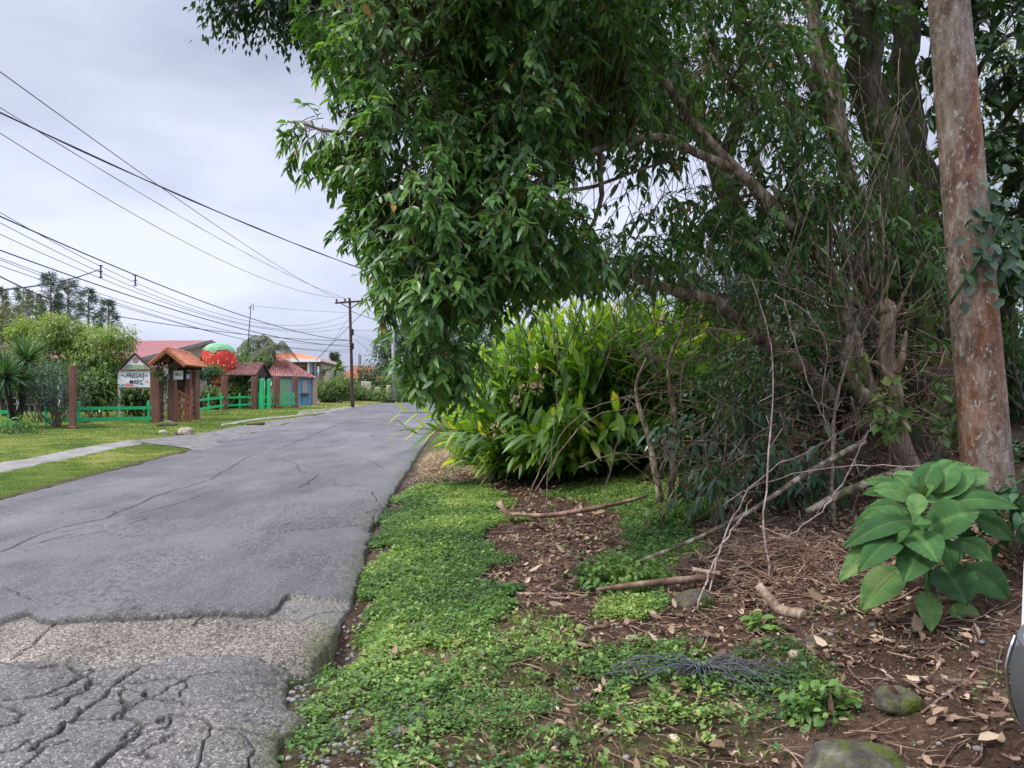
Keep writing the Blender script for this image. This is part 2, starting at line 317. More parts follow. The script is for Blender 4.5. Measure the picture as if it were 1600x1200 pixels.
# ================================================================== SETTING: ground and road
XR_Y = [-60, -5, 3.23, 3.54, 3.75, 3.91, 4.28, 4.41, 5.23, 5.82, 6.74, 8.5, 10.4, 11.6, 17.5, 30, 42.7, 71, 84, 100, 125, 3000]
XR_X = [1.0, -.45, -.94, -1.08, -1.01, -1.147, -1.245, -1.165, -1.2, -1.22, -1.32, -1.58, -1.73, -1.82, -2.2, -3.05, -3.9, -5.3, -4.8, -1, 12, 12]
XL_Y = [-60, 0, 10.7, 20.2, 30, 42, 54.9, 71, 84, 100, 125, 3000]
XL_X = [-6.0, -6.4, -7.1, -8.1, -9.3, -10.8, -12.3, -13.0, -12.6, -9.0, 3, 3]
def xr(Y): return np.interp(Y, XR_Y, XR_X)
def xl(Y): return np.interp(Y, XL_Y, XL_X)
def H(x, Y):
    x = np.asarray(x, float); Y = np.asarray(Y, float); d = x - xr(Y); dl = xl(Y) - x
    bank = np.interp(d, [0, .14, .40, 1.2, 2.5, 3.5, 5.5, 7, 12, 40, 3000], [-.07, -.06, .02, .05, .15, .29, .70, 1.0, 1.6, 2.4, 2.4])
    k = .35 + .65 * sst(2.6, 4.6, Y); k = k * (1 - .6 * sst(18, 45, Y)) * (1 - sst(150, 300, Y))
    hr = np.where(d > .4, .02 + (bank - .02) * k, bank)
    hr = hr + (fbm(x * 1.3, Y * 1.3, 0, 3, 3) - .5) * .10 * sst(.3, 1.6, d) + (fbm(x * 7, Y * 7, 0, 5, 3) - .5) * .035 * sst(.1, .5, d)
    hole = np.exp(-((Y - 4.85) / .45) ** 4) * (1 - sst(.12, .42, d)); hr = hr - .14 * hole
    mound = Gd(708, 728); hr = hr + .16 * np.exp(-(((x - mound[0]) / .75) ** 2 + ((Y - mound[1]) / 1.5) ** 2)) * sst(.1, .5, d)
    hl = .035 + .05 * sst(.3, 2, dl) + (fbm(x * .8, Y * .8, 0, 9, 3) - .5) * .05 * sst(.1, 1, dl)
    return np.where(d >= 0, hr, np.where(dl >= 0, hl, -.14))
def GH(px, py):
    z = 0.05
    for _ in range(12): g = Gd(px, py, z); z = .5 * z + .5 * float(H(g[0], g[1]))
    g = Gd(px, py, z); return g
# the one ground sheet
ys = [-60, -30, -15, -8, -4, -2, 0, 1]; y = 1.5
while y < 600: ys.append(y); y += max(.035, .0032 * y ** 1.55) if y > 2.4 else .15
ys += [700, 1000, 1500]
ys = np.array(ys)
dr = [0, .012]; d = .03
while d < 600: dr.append(d); d += .03 + .018 * d ** 1.25 if d < 60 else 40
dl = [0, .02, .06, .12]; d = .2
while d < 600: dl.append(d); d += .1 + .03 * d ** 1.2 if d < 60 else 40
dl += [900]; dr += [900]
YY = ys[:, None]; R = xr(YY); Lf = xl(YY)
X = np.concatenate([Lf - np.array(dl)[::-1][None], Lf + .03, (Lf + R) / 2, R - .03, R + np.array(dr)[None]], 1)
Yg = np.broadcast_to(YY, X.shape); Z = H(X, Yg)
Z[:, len(dl)] = -.14; Z[:, len(dl) + 1] = -.14; Z[:, len(dl) + 2] = -.14
Z[:, len(dl) - 1] = -.02
def poly_in(px, py, poly):
    poly = np.array(poly, float); ins = np.zeros(np.shape(px), bool); j = len(poly) - 1
    for i in range(len(poly)):
        xi, yi = poly[i]; xj, yj = poly[j]
        c = ((yi > py) != (yj > py)) & (px < (xj - xi) * (py - yi) / (yj - yi + 1e-12) + xi); ins ^= c; j = i
    return ins
# weed cover on the right verge, laid out in plan: polygons (photo pixels turned into ground points)
WEED = [([(560, 1010), (548, 930), (590, 850), (615, 775), (650, 752), (735, 750), (790, 790), (770, 850), (765, 930), (740, 1000), (640, 1030)], 1.0),
        ([(650, 752), (735, 750), (760, 762), (700, 770)], .9),
        ([(860, 775), (930, 745), (1010, 728), (1090, 745), (1150, 790), (1140, 850), (1060, 900), (940, 880), (985, 830), (900, 800)], .8),
        ([(910, 890), (960, 860), (1040, 870), (1045, 930), (990, 968), (930, 950)], 1.0),
        ([(470, 1060), (620, 1020), (800, 960), (980, 1010), (1250, 1060), (1330, 1130), (1300, 1200), (1290, 1290), (460, 1290)], .46),
        ([(960, 1030), (1200, 1040), (1290, 1100), (1260, 1200), (1000, 1180)], .6),
        ([(690, 700), (668, 715), (680, 690), (715, 640), (760, 640), (770, 700)], .9)]
WP = [(np.array([Gd(a, b, .08)[:2] for a, b in pl]), w) for pl, w in WEED]
def weed_density(x, Y):
    r = np.zeros(np.shape(x))
    jx = x + (fbm(x * 1.6, Y * 1.6, 0, 31, 4) - .5) * 1.0; jy = Y + (fbm(x * 1.6, Y * 1.6, 0, 37, 4) - .5) * 1.3
    for pl, w in WP: r = np.where(poly_in(jx, jy, pl), np.maximum(r, w), r)
    d = x - xr(Y); r = np.where((d > .02) & (Y > 16), np.maximum(r, .8 * (d < 3.2)), r); r = np.where((d > 0) & (Y < 2.9), .3, r)
    return r * (d > .03)
gm = np.where(X - R > 0, np.clip(weed_density(X, Yg) * 1.0 - .15, 0, 1) * .35, np.where(X < Lf, .25 + .75 * sst(.12, .5, Lf - X + (fbm(X * 5, Yg * 2, 0, 161, 3) - .5) * .4), 1.0))
mbg = MB(); grid(mbg, np.stack([X, Yg, Z], -1))
m, nt, b, o = mat_new('soil_and_turf')
z1 = noise_node(nt, 2.2, 8, .65); z2 = noise_node(nt, 38, 6, .7); c1 = ramp(nt, [(.38, (.032, .019, .012)), (.5, (.072, .043, .028)), (.62, (.15, .095, .065))])
addn = nt.nodes.new('ShaderNodeMath'); addn.operation = 'ADD'; hf = nt.nodes.new('ShaderNodeMath'); hf.operation = 'MULTIPLY_ADD'; hf.inputs[1].default_value = .5; hf.inputs[2].default_value = 0
nt.links.new(z1.outputs['Fac'], hf.inputs[0]); h2 = nt.nodes.new('ShaderNodeMath'); h2.operation = 'MULTIPLY_ADD'; h2.inputs[1].default_value = .5; nt.links.new(z2.outputs['Fac'], h2.inputs[0]); nt.links.new(hf.outputs[0], h2.inputs[2]); nt.links.new(h2.outputs[0], c1.inputs[0])
c2 = ramp(nt, [(.3, (.045, .075, .018)), (.55, (.085, .135, .028)), (.75, (.17, .20, .055))]); nt.links.new(h2.outputs[0], c2.inputs[0])
at = nt.nodes.new('ShaderNodeAttribute'); at.attribute_name = 'grassy'; mi = nt.nodes.new('ShaderNodeMix'); mi.data_type = 'RGBA'
nt.links.new(at.outputs['Fac'], mi.inputs['Factor']); nt.links.new(c1.outputs[0], mi.inputs['A']); nt.links.new(c2.outputs[0], mi.inputs['B']); nt.links.new(mi.outputs['Result'], b.inputs['Base Color'])
b.inputs['Roughness'].default_value = .95; b.inputs['Specular IOR Level'].default_value = .15
bp = nt.nodes.new('ShaderNodeBump'); bp.inputs['Strength'].default_value = 1; bp.inputs['Distance'].default_value = .03; nt.links.new(z2.outputs['Fac'], bp.inputs['Height']); nt.links.new(bp.outputs[0], b.inputs['Normal'])
M['ground'] = m
obj('ground', mbg, m, attrs={'grassy': gm}, kind='structure')
# ------------------------------------------------------------------ road
ry = [-40, -20, -8, -3, 0, 1.5, 2.2]; y = 2.5
while y < 140: ry.append(y); y += max(.0065, .00048 * y * y)
ry = np.array(ry); u = [0]; d = .004
while d < 1: u.append(d); d += (.0055 + .0034 * d * 6.2) / 6.2
u.append(1.0); u = np.array(u)
Rw = xr(ry)[:, None]; Lw = xl(ry)[:, None]
edge = (fbm(ry * 3, 1.3, 0, 41, 4) - .5) * .10 + (fbm(ry * 14, 4.3, 0, 43, 3) - .5) * .04
edgel = (fbm(ry * 1.1, 7.3, 0, 47, 4) - .5) * .5 + (fbm(ry * 6, 4.3, 0, 49, 3) - .5) * .12
fade = (1 - u)[None] ** 6
Xr = Rw + (Lw - Rw) * u[None] + edge[:, None] * fade - edgel[:, None] * (u[None] ** 12)
Yr = np.broadcast_to(ry[:, None], Xr.shape).copy()
pxr = 800 + F * Xr / np.maximum(Yr, .5); pyr = HY + F * CAMZ / np.maximum(Yr, .5)
def gpl(pts): return np.array([Gd(a, b)[:2] for a, b in pts])
def rough_line(p, step=.08, amp=.035, seed=0):
    o = [];
    for a, b in zip(p[:-1], p[1:]):
        n = max(2, int(np.linalg.norm(b - a) / step)); t = np.linspace(0, 1, n, endpoint=False)[:, None]; o.append(a * (1 - t) + b * t)
    o.append(p[-1:]); q = np.concatenate(o); s = np.arange(len(q)) * step; q[:, :2] += rng.uniform(-1, 1, (len(q), 2)) * min(step * .22, .02)
    q[:, 0] += (fbm(s * 5, seed, 0, 61, 3) - .5) * 2 * amp; q[:, 1] += (fbm(s * 5, seed + 9, 0, 67, 3) - .5) * 3 * amp; return q
CR = [  # photo pixels, width (m)
 ([(0, 870), (40, 850), (90, 828), (165, 812), (240, 780), (330, 752), (385, 718), (440, 702), (520, 668), (560, 655)], .020),
 ([(60, 852), (110, 838), (140, 840)], .02), ([(90, 846), (150, 836), (165, 832)], .02),
 ([(440, 718), (465, 728), (470, 740), (500, 744), (480, 758), (468, 764)], .018),
 ([(0, 808), (80, 805), (190, 802)], .008), ([(100, 776), (150, 766), (250, 752)], .010), ([(258, 730), (330, 712), (400, 697)], .010),
 ([(420, 838), (470, 832), (530, 828), (585, 822)], .022), ([(483, 815), (530, 814)], .02), ([(445, 824), (458, 821)], .02),
 ([(575, 803), (582, 800), (602, 795), (595, 788), (560, 786)], .022), ([(585, 822), (583, 808), (575, 803)], .012), ([(590, 786), (582, 772), (560, 770)], .012),
 ([(430, 700), (520, 690), (585, 681)], .014), ([(520, 760), (548, 764), (555, 760)], .012), ([(560, 650), (620, 640)], .02), ([(540, 682), (585, 683)], .02),
 ([(0, 1103), (50, 1095), (95, 1082), (118, 1068), (124, 1055), (112, 1044)], .028),
 ([(85, 1112), (100, 1095), (140, 1080), (147, 1072), (140, 1062)], .022), ([(55, 1172), (90, 1150), (100, 1136), (120, 1130), (170, 1125), (205, 1128), (220, 1138), (218, 1150), (185, 1170), (165, 1190), (140, 1215)], .030),
 ([(0, 1140), (25, 1135), (40, 1122), (30, 1112), (0, 1105)], .026), ([(170, 1125), (200, 1110), (230, 1095), (280, 1096), (276, 1108)], .020),
 ([(222, 1082), (232, 1092), (280, 1092)], .022), ([(270, 1122), (300, 1128), (330, 1142), (380, 1146), (430, 1148)], .022), ([(238, 1060), (285, 1062), (320, 1055), (345, 1052), (440, 1054)], .016),
 ([(285, 1062), (290, 1075), (280, 1092)], .014), ([(120, 1130), (150, 1100), (180, 1075), (210, 1052)], .022), ([(0, 1040), (60, 1046), (108, 1040)], .02),
 ([(22, 1026), (60, 1000), (90, 975)], .015), ([(468, 968), (500, 955), (545, 946)], .010), ([(303, 975), (320, 962)], .012), ([(0, 925), (30, 930), (52, 945)], .010),
 ([(100, 834), (140, 826), (200, 822), (228, 812)], .012), ([(150, 836), (205, 842), (225, 838)], .012), ([(240, 780), (290, 776), (330, 762)], .012), ([(165, 812), (210, 806), (270, 792), (320, 776)], .010), ([(620, 700), (560, 705), (500, 700), (455, 706)], .008), ([(350, 668), (450, 662), (530, 655)], .014), ([(575, 720), (600, 735), (640, 738)], .008),
 ([(40, 1200), (70, 1170), (110, 1160)], .015), ([(124, 1055), (150, 1048), (190, 1050), (240, 1045)], .016), ([(380, 1146), (400, 1170), (395, 1200), (420, 1240)], .012), ([(280, 1240), (300, 1200), (330, 1142)], .010), ([(0, 1180), (40, 1165), (55, 1172)], .014), ([(147, 1072), (180, 1075), (222, 1082)], .014), ([(218, 1150), (260, 1140), (270, 1122)], .014)]
crk = np.zeros(Xr.shape)
def dist_line(X, Y, q, reach):
    m = (X > q[:, 0].min() - reach) & (X < q[:, 0].max() + reach) & (Y > q[:, 1].min() - reach) & (Y < q[:, 1].max() + reach)
    D = np.full(X.shape, 9.0); x = X[m]; y = Y[m]; dd = np.full(x.shape, 9.0)
    for a, b in zip(q[:-1], q[1:]):
        e = b - a; l = max(e @ e, 1e-9); t = np.clip(((x - a[0]) * e[0] + (y - a[1]) * e[1]) / l, 0, 1)
        dd = np.minimum(dd, np.hypot(x - a[0] - t * e[0], y - a[1] - t * e[1]))
    D[m] = dd; return D
for i, (pl, w) in enumerate(CR):
    q = gpl(pl); q = rough_line(q, max(.06, .02 * q[:, 1].mean()), .02 + .0015 * q[:, 1].mean(), i * 3.7)
    Yb = np.maximum(Yr, 1); ww = w * (.50 if min(p_[1] for p_ in pl) > 1000 else .46) * (1 + Yb * .075) * (.5 + 1.0 * fbm(Xr * 14, Yr * 14, 0, 71 + i, 2))
    D = dist_line(Xr, Yr, q, .5); ww = ww * .85; crk = np.maximum(crk, 1 - sst(ww * .6, ww, D))
# crazed foreground: cell cracks
cs = .26; wx = Xr + (fbm(Xr * 11, Yr * 11, 0, 81, 3) - .5) * .10; wy = Yr + (fbm(Xr * 11, Yr * 11, 0, 83, 3) - .5) * .12
f1 = np.full(Xr.shape, 9.0); f2 = f1.copy(); bx, by = np.floor(wx / cs), np.floor(wy / cs)
for i in (-1, 0, 1):
    for j in (-1, 0, 1):
        cx, cy = bx + i, by + j; ox = (cx + .15 + .7 * _h(cx, cy, cx * 0, 5)) * cs; oy = (cy + .15 + .7 * _h(cx, cy, cx * 0, 6)) * cs
        dd = np.hypot(wx - ox, wy - oy); f2 = np.where(dd < f1, f1, np.minimum(f2, dd)); f1 = np.minimum(f1, dd)
zone = np.clip(np.exp(-((pxr - 190) / 100) ** 2 - ((pyr - 1085) / 38) ** 2) * 1.5 + .7 * np.exp(-((pxr - 230) / 60) ** 2 - ((pyr - 1150) / 50) ** 2), 0, 1)
cell = (1 - sst(.006, .022, (f2 - f1) * (.3 + 1.4 * fbm(Xr * 7, Yr * 7, 0, 88, 3)))) * sst(.3, .6, zone); crk = np.maximum(crk, cell * .85)
# layer boundaries
B1 = [(-400, 985), (0, 975), (45, 960), (56, 970), (84, 975), (119, 970), (185, 966), (245, 965), (325, 958), (371, 961), (420, 959), (434, 952), (439, 940), (450, 932), (504, 936), (560, 937), (2000, 937)]
B2 = [(-400, 1030), (0, 1035), (108, 1038), (150, 1041), (224, 1040), (245, 1031), (322, 1024), (402, 1028), (437, 1040), (455, 1050), (2000, 1055)]
wob = (fbm(Xr * 9, Yr * 9, 0, 91, 3) - .5) * 8 + (fbm(Xr * 40, Yr * 40, 0, 92, 2) - .5) * 6
b1 = np.interp(pxr + wob, *zip(*B1)) + wob * .5; b2 = np.interp(pxr + wob, *zip(*B2)) + wob
up1 = 1 - sst(-2.2, 2.2, pyr - b1); low = sst(-2.5, 2.5, pyr - b2); edge1 = np.exp(-((pyr - b1 - 2.2) / 2.6) ** 2) * (pxr < 455)
old = (1 - up1) * (1 - low)
patch = sst(0, 3, pyr - b1) * (1 - sst(-4, 3, pyr - 966 - (pxr - 430) * .02)) * sst(428, 438, pxr)   # smooth slip of patching
tone = sst(.5, .56, fbm(Xr * .55, Yr * .28, 0, 151, 4)) * .5 + sst(.52, .56, fbm(Xr * .9 + 5, Yr * .4, 0, 153, 4)) * -.35 + (fbm(Xr * 1.1, Yr * .12, 0, 155, 3) - .5) * .8
big = (fbm(Xr * .5, Yr * .35, 0, 95, 3) - .5) * .05
grain = (fbm(Xr * 45, Yr * 45, 0, 97, 2) - .5) * (.010 * old + .005 * low + .003) * (1 - sst(9, 14, Yr))
pit = sst(.56, .66, fbm(Xr * 32, Yr * 32, 0, 171, 3)) * sst(.42, .58, fbm(Xr * 1.6, Yr * 1.0, 0, 173, 3)) * (1 - sst(9, 13, Yr)); grain = grain - pit * .006
hump = .02 * np.exp(-((pyr - 1035) / 10) ** 2) * old
Zr = big * .6 + up1 * .030 + low * .014 * (fbm(Xr * 2.5, Yr * 2.5, 0, 99, 2)) * 2 + grain - crk * .028 * (1 - .5 * sst(8, 20, Yr)) - hump
Zr = Zr - .05 * np.exp(-u[None] * 60) * (.5 + fbm(Yr * 2, Xr, 0, 3, 2))
Zr[:, -1] = -.05; Zr[:, -2] = .0
Xr2 = np.concatenate([Xr[:, :1] + .02, Xr], 1); Yr2 = np.concatenate([Yr[:, :1], Yr], 1); Zr2 = np.concatenate([np.full((len(ry), 1), -.24), Zr], 1)
pad = lambda a: np.concatenate([a[:, :1], a], 1)
mbr = MB(); grid(mbr, np.stack([Xr2, Yr2, Zr2], -1))
mossm = np.exp(-u[None] * 6.2 * 9) * sst(.47, .58, .5 * fbm(Xr * 4, Yr * 2, 0, 101, 3) + .5 * fbm(Xr * 35, Yr * 35, 0, 102, 3)) * (Yr < 30) * .8
light = np.clip(.5 + (fbm(Xr * .9, Yr * .5, 0, 103, 4) - .5) * 1.6, 0, 1)
m, nt, b, o = mat_new('worn_asphalt')
def attr(n): a = nt.nodes.new('ShaderNodeAttribute'); a.attribute_name = n; return a.outputs['Fac']
def mixc(f, a, bcol):
    q = nt.nodes.new('ShaderNodeMix'); q.data_type = 'RGBA'; nt.links.new(f, q.inputs['Factor'])
    for s, v in (('A', a), ('B', bcol)):
        if isinstance(v, tuple): q.inputs[s].default_value = (*v, 1)
        else: nt.links.new(v, q.inputs[s])
    return q.outputs['Result']
vo = nt.nodes.new('ShaderNodeTexVoronoi'); vo.inputs['Scale'].default_value = 95; t_ = nt.nodes.new('ShaderNodeTexCoord'); nt.links.new(t_.outputs['Object'], vo.inputs['Vector'])
sep = nt.nodes.new('ShaderNodeSeparateColor'); nt.links.new(vo.outputs['Color'], sep.inputs[0])
n1 = noise_node(nt, 1.4, 8, .72, (1, .35, 1)); n2 = noise_node(nt, 150, 3, .7)
g_new = ramp(nt, [(.0, (.064, .060, .062)), (.6, (.090, .085, .086)), (.9, (.140, .133, .133)), (1, (.24, .23, .22))]); nt.links.new(sep.outputs[0], g_new.inputs[0])
g_old = ramp(nt, [(.0, (.045, .036, .028)), (.4, (.13, .105, .082)), (.75, (.235, .20, .16)), (1, (.38, .33, .27))]); nt.links.new(sep.outputs[0], g_old.inputs[0])
rr = ramp(nt, [(.34, (.66, .66, .67)), (.5, (1, 1, 1)), (.66, (1.32, 1.31, 1.30))]); nt.links.new(n1.outputs['Fac'], rr.inputs[0])
cA = mixc(attr('old'), g_new.outputs[0], g_old.outputs[0])
ml = nt.nodes.new('ShaderNodeMix'); ml.data_type = 'RGBA'; ml.blend_type = 'MULTIPLY'; ml.inputs['Factor'].default_value = 1; nt.links.new(cA, ml.inputs['A']); nt.links.new(rr.outputs[0], ml.inputs['B'])
cB = mixc(attr('pale'), ml.outputs['Result'], (.165, .158, .158)); cB = mixc(attr('dark'), cB, (.048, .045, .046)); cB = mixc(attr('edge_highlight'), cB, (.42, .34, .29)); cB = mixc(attr('moss'), cB, (.085, .095, .025)); cB = mixc(attr('crk'), cB, (.020, .017, .014))
nt.links.new(cB, b.inputs['Base Color']); b.inputs['Roughness'].default_value = .72; b.inputs['Specular IOR Level'].default_value = .42
bp = nt.nodes.new('ShaderNodeBump'); bp.inputs['Strength'].default_value = .55; bp.inputs['Distance'].default_value = .007
nt.links.new(vo.outputs['Distance'], bp.inputs['Height']); bp.invert = True
bp2 = nt.nodes.new('ShaderNodeBump'); bp2.inputs['Strength'].default_value = .5; bp2.inputs['Distance'].default_value = .006; nt.links.new(n2.outputs['Fac'], bp2.inputs['Height']); nt.links.new(bp.outputs[0], bp2.inputs['Normal']); nt.links.new(bp2.outputs[0], b.inputs['Normal'])
M['asphalt'] = m
oldA = old * .95 + low * .28
edge_highlight = np.exp(-((pyr - 1037 - wob) / 3.2) ** 2) * sst(100, 130, pxr) * (1 - sst(235, 260, pxr)) * .9 * (crk < .3)  # pale highlight line painted along the lower edge of the gravel band
obj('road', mbr, m, attrs={'edge_highlight': pad(edge_highlight), 'dark': pad(np.clip(-(light - .5) * .9 - tone * .5, 0, .5)), 'crk': pad(np.clip(crk + edge1 * .9 + pit * .45, 0, 1)), 'old': pad(np.clip(oldA, 0, 1)), 'moss': pad(mossm), 'pale': pad(np.clip(patch * .5 + ((light - .55) * .7 + tone * .55) * up1, 0, .6))}, kind='structure')
# ------------------------------------------------------------------ path, driveway, far pavement (draped strips)
def strip(name, near, far, mat, lift=.012, n=60, m=8, pix=True, wob=.06, seed=0, lipz=True, **kw):
    a = np.array([Gd(*p, .06)[:2] if pix else p for p in near]); b = np.array([Gd(*p, .06)[:2] if pix else p for p in far])
    rs = lambda q: np.stack([np.interp(np.linspace(0, 1, n), np.linspace(0, 1, len(q)), q[:, k]) for k in (0, 1)], 1)
    a, b = rs(a), rs(b); s = np.arange(n)
    a += (fbm(s * .7, seed, 0, 5, 3)[:, None] - .5) * 2 * wob; b += (fbm(s * .7, seed + 5, 0, 7, 3)[:, None] - .5) * 2 * wob
    t = np.linspace(0, 1, m)[None, :, None]; P = a[:, None] * (1 - t) + b[:, None] * t
    z = H(P[..., 0], P[..., 1]) + lift; z = np.where(z < -.05, .012, z); z[:, 0] -= .03; z[:, -1] -= .03
    mb = MB(); grid(mb, np.concatenate([P, z[..., None]], -1)); return obj(name, mb, mat, kind='structure')
M['apron'] = surf('gritty_apron', [(.3, (.085, .08, .075)), (.55, (.15, .14, .13)), (.75, (.22, .205, .185))], 5, .9, .6, 80, detail=8, bd=.01)
M['path'] = surf('path_concrete', [(.3, (.15, .14, .125)), (.7, (.25, .235, .215))], 2.5, .9, .4, 60, detail=8, bd=.005)
strip('path', [(-260, 783), (0, 741), (120, 716), (235, 693)], [(-260, 763), (0, 726), (120, 702), (195, 689)], M['path'], .02, seed=3)
strip('driveway', [(335, 704), (420, 684), (500, 665), (570, 648), (600, 642)], [(190, 691), (300, 680), (400, 661), (500, 646), (560, 639)], M['apron'], .03, wob=.15, seed=8)
strip('pavement', [(460, 652), (520, 643), (600, 634), (640, 629)], [(470, 642), (520, 637), (600, 630), (640, 626)], M['path'], .05, wob=.05, seed=9)
strip('kerb', [(345, 668), (400, 658), (445, 653), (505, 645)], [(345, 665.5), (400, 656), (445, 651.6), (505, 644)], M['concrete'], .07, m=4, wob=.02, seed=4)
mb = MB()
for j in range(90):   # drainage grit strip beside the road, stones one by one in one gravel object
    pass
# ------------------------------------------------------------------ ground cover (stuff)
def scatter(x0, x1, y0, y1, n):
    return rng.uniform(x0, x1, n), rng.uniform(y0, y1, n)
def plants_at(mb, x, Y, k, L, W, tmpl, up=.5, droop=.2, base=.5, spread=.02, hgt=.03, clump=None):
    """k leaves around every point"""
    n = len(x); xx = np.repeat(x, k) + rng.normal(0, spread, n * k); yy = np.repeat(Y, k) + rng.normal(0, spread, n * k)
    hh = rng.uniform(0, 1, n * k) * np.repeat(hgt, k) if not np.isscalar(hgt) else rng.uniform(0, hgt, n * k)
    P = np.stack([xx, yy, H(xx, yy) + hh], 1); D = rdir(n * k); D[:, 2] = np.abs(D[:, 2]) * .6 + up; 
    U = rdir(n * k) * .35 + A(0, 0, 1); s = rng.uniform(.6, 1.3, n * k) * (np.repeat(clump, k) if clump is not None else 1)
    tone = (fbm(x * 1.4, Y * 1.4, 0, 121, 3) - .5) * 1.5; rr = np.clip(np.repeat(rng.normal(base, .20, n) + tone, k) + rng.normal(0, .14, n * k), 0, 1)
    leaves(mb, P, D, U, L * s, W * s, rr, tmpl, droop, .2)
mb = MB(); mbt = MB()
# nearer = denser
for (x0, x1, y0, y1, n) in ((-1.4, 2.6, 2.6, 5.5, 66000), (-1.7, 3.2, 5.5, 9, 82000), (-2.2, 3.2, 9, 13.5, 44000)):
    x, Y = scatter(x0, x1, y0, y1, n); dn = weed_density(x, Y)
    gate = .6 * fbm(x * 2.2, Y * 2.2, 0, 111, 3) + .4 * fbm(x * 8, Y * 8, 0, 113, 3); keep = rng.uniform(0, 1, n) < (dn * .9 + .04) * sst(.60 - dn * .26, .74 - dn * .26, gate + .04)
    x, Y, g = x[keep], Y[keep], gate[keep]
    sc = .7 + .8 * fbm(x * 1.7, Y * 1.7, 0, 117, 2)
    plants_at(mb, x, Y, 3, .017 + .0012 * y1, .012 + .0009 * y1, T4, .15, .3, .30 + .5 * fbm(x * 1.1, Y * 1.1, 0, 119, 3).mean() + 0, .016, .05 + 0 * x, clump=sc)
k = 2600; x, Y = scatter(-1.4, 2.6, 2.7, 9, k); kp = rng.uniform(0, 1, k) < weed_density(x, Y) * .8; plants_at(mb, x[kp], Y[kp], 7, .05, .03, T4, .55, .35, .62, .012, .07, None)
obj('weeds', mb, M['weed'], kind='stuff', label='low green creeping weeds covering the right verge', cat='weeds')
def blades(mb, x, Y, k, L, W, base=.5, spread=.03, up=1.1):
    n = len(x); xx = np.repeat(x, k) + rng.normal(0, spread, n * k); yy = np.repeat(Y, k) + rng.normal(0, spread, n * k)
    P = np.stack([xx, yy, H(xx, yy) - .01], 1); D = rdir(n * k); D[:, 2] = np.abs(D[:, 2]) + up; s = rng.uniform(.5, 1.4, n * k)
    pat = .5 * fbm(xx * .45, yy * .45, 0, 127, 3) + .5 * fbm(xx * 2.2, yy * 2.2, 0, 128, 3)
    rr = np.clip(base + (pat - .5) * 1.9 + rng.normal(0, .15, n * k), 0, 1); leaves(mb, P, D, rdir(n * k), L * s, W * s, rr, TB, .45, 0)
mb = MB()
for (y0, y1, xm, n, L, W) in ((9, 15, 5.5, 32000, .05, .006), (15, 24, 10.5, 38000, .07, .012), (24, 40, 16, 26000, .10, .022), (40, 62, 13, 12000, .14, .04)):
    Y = rng.uniform(y0, y1, n); x = xl(Y) - rng.uniform(0.02, 1, n) ** 1.3 * xm - .14 - .3 * np.maximum(0, fbm(Y * 2, 0, 0, 163, 3) - .45)
    px_, py_ = proj(x, Y, .06 + 0 * Y)
    onpath = (py_ < np.interp(px_, [-260, 0, 120, 235, 300], [783, 741, 716, 693, 600])) & (py_ > np.interp(px_, [-260, 0, 120, 195, 300], [763, 726, 702, 689, 690]))
    ondrive = poly_in(px_, py_, [(335, 704), (420, 684), (500, 665), (570, 648), (600, 642), (560, 639), (500, 646), (400, 661), (300, 680), (190, 691), (235, 694)])
    kp = ~(onpath | ondrive) & (px_ > -420); blades(mb, x[kp], Y[kp], 4, L, W, .5, .05)
n = 9000; Y = rng.uniform(57, 90, n); x = xl(Y) - .1 - rng.uniform(0, 6, n); blades(mb, x, Y, 3, .25, .06, .85, .1)
n = 6000; Y = rng.uniform(15, 45, n); x = xr(Y) + .35 + rng.uniform(0, 3.5, n); blades(mb, x, Y, 4, .09, .018, .55, .05)
n = 11000; x, Y = scatter(-1.6, 2.6, 2.6, 13, n); kp = (weed_density(x, Y) > .3) & (fbm(x * 2, Y * 2, 0, 141, 2) > .42); blades(mb, x[kp], Y[kp], 6, .085, .006, .6, .012, .6)
obj('grass', mb, M['grass'], kind='stuff', label='short mown grass on both verges', cat='grass')
# dry grass heap area
mb = MB(); mc = Gd(708, 728); n = 15000
x = mc[0] + rng.normal(0, .48, n); Y = mc[1] + rng.normal(0, 1.1, n); kp = (x - xr(Y) > .3); x, Y = x[kp], Y[kp]; D = rdir(len(x)); D[:, 2] *= .25
leaves(mb, np.stack([x, Y, H(x, Y) + .01 + rng.uniform(0, .05, len(x))], 1), D, A(0, 0, 1), rng.uniform(.08, .25, len(x)), .012, rng.uniform(0, 1, len(x)), TB, .1, 0)
obj('dry_grass_heap', mb, M['straw'], kind='stuff', label='heap of dry cut grass beside the road edge', cat='dry grass')
# leaf litter
mb = MB()
for (x0, x1, y0, y1, n, L) in ((-.9, 3.6, 2.7, 5, 3800, .045), (-.6, 4.2, 5, 8, 6500, .05), (-.9, 5, 8, 13, 5000, .07)):
    x, Y = scatter(x0, x1, y0, y1, n); dn = weed_density(x, Y); kp = (rng.uniform(0, 1, n) > dn * .80) & (x - xr(Y) > .3) & (rng.uniform(0, 1, n) < .25 + 1.3 * sst(.4, .65, fbm(x * 1.5, Y * 1.5, 0, 131, 2)))
    x, Y = x[kp], Y[kp]; n = len(x); P = np.stack([x, Y, H(x, Y) + rng.uniform(.005, .035, n)], 1); D = rdir(n); D[:, 2] *= .3; s = np.clip(rng.lognormal(-.1, .45, n), .3, 2.6)
    leaves(mb, P, D, A(0, 0, 1) + rdir(n) * .6, L * s, L * rng.uniform(.3, .7, n) * s, np.clip(rng.beta(1.3, 1.9, n), 0, .95), T8, rng.uniform(-.4, .4, n), rng.uniform(-.8, .9, n))
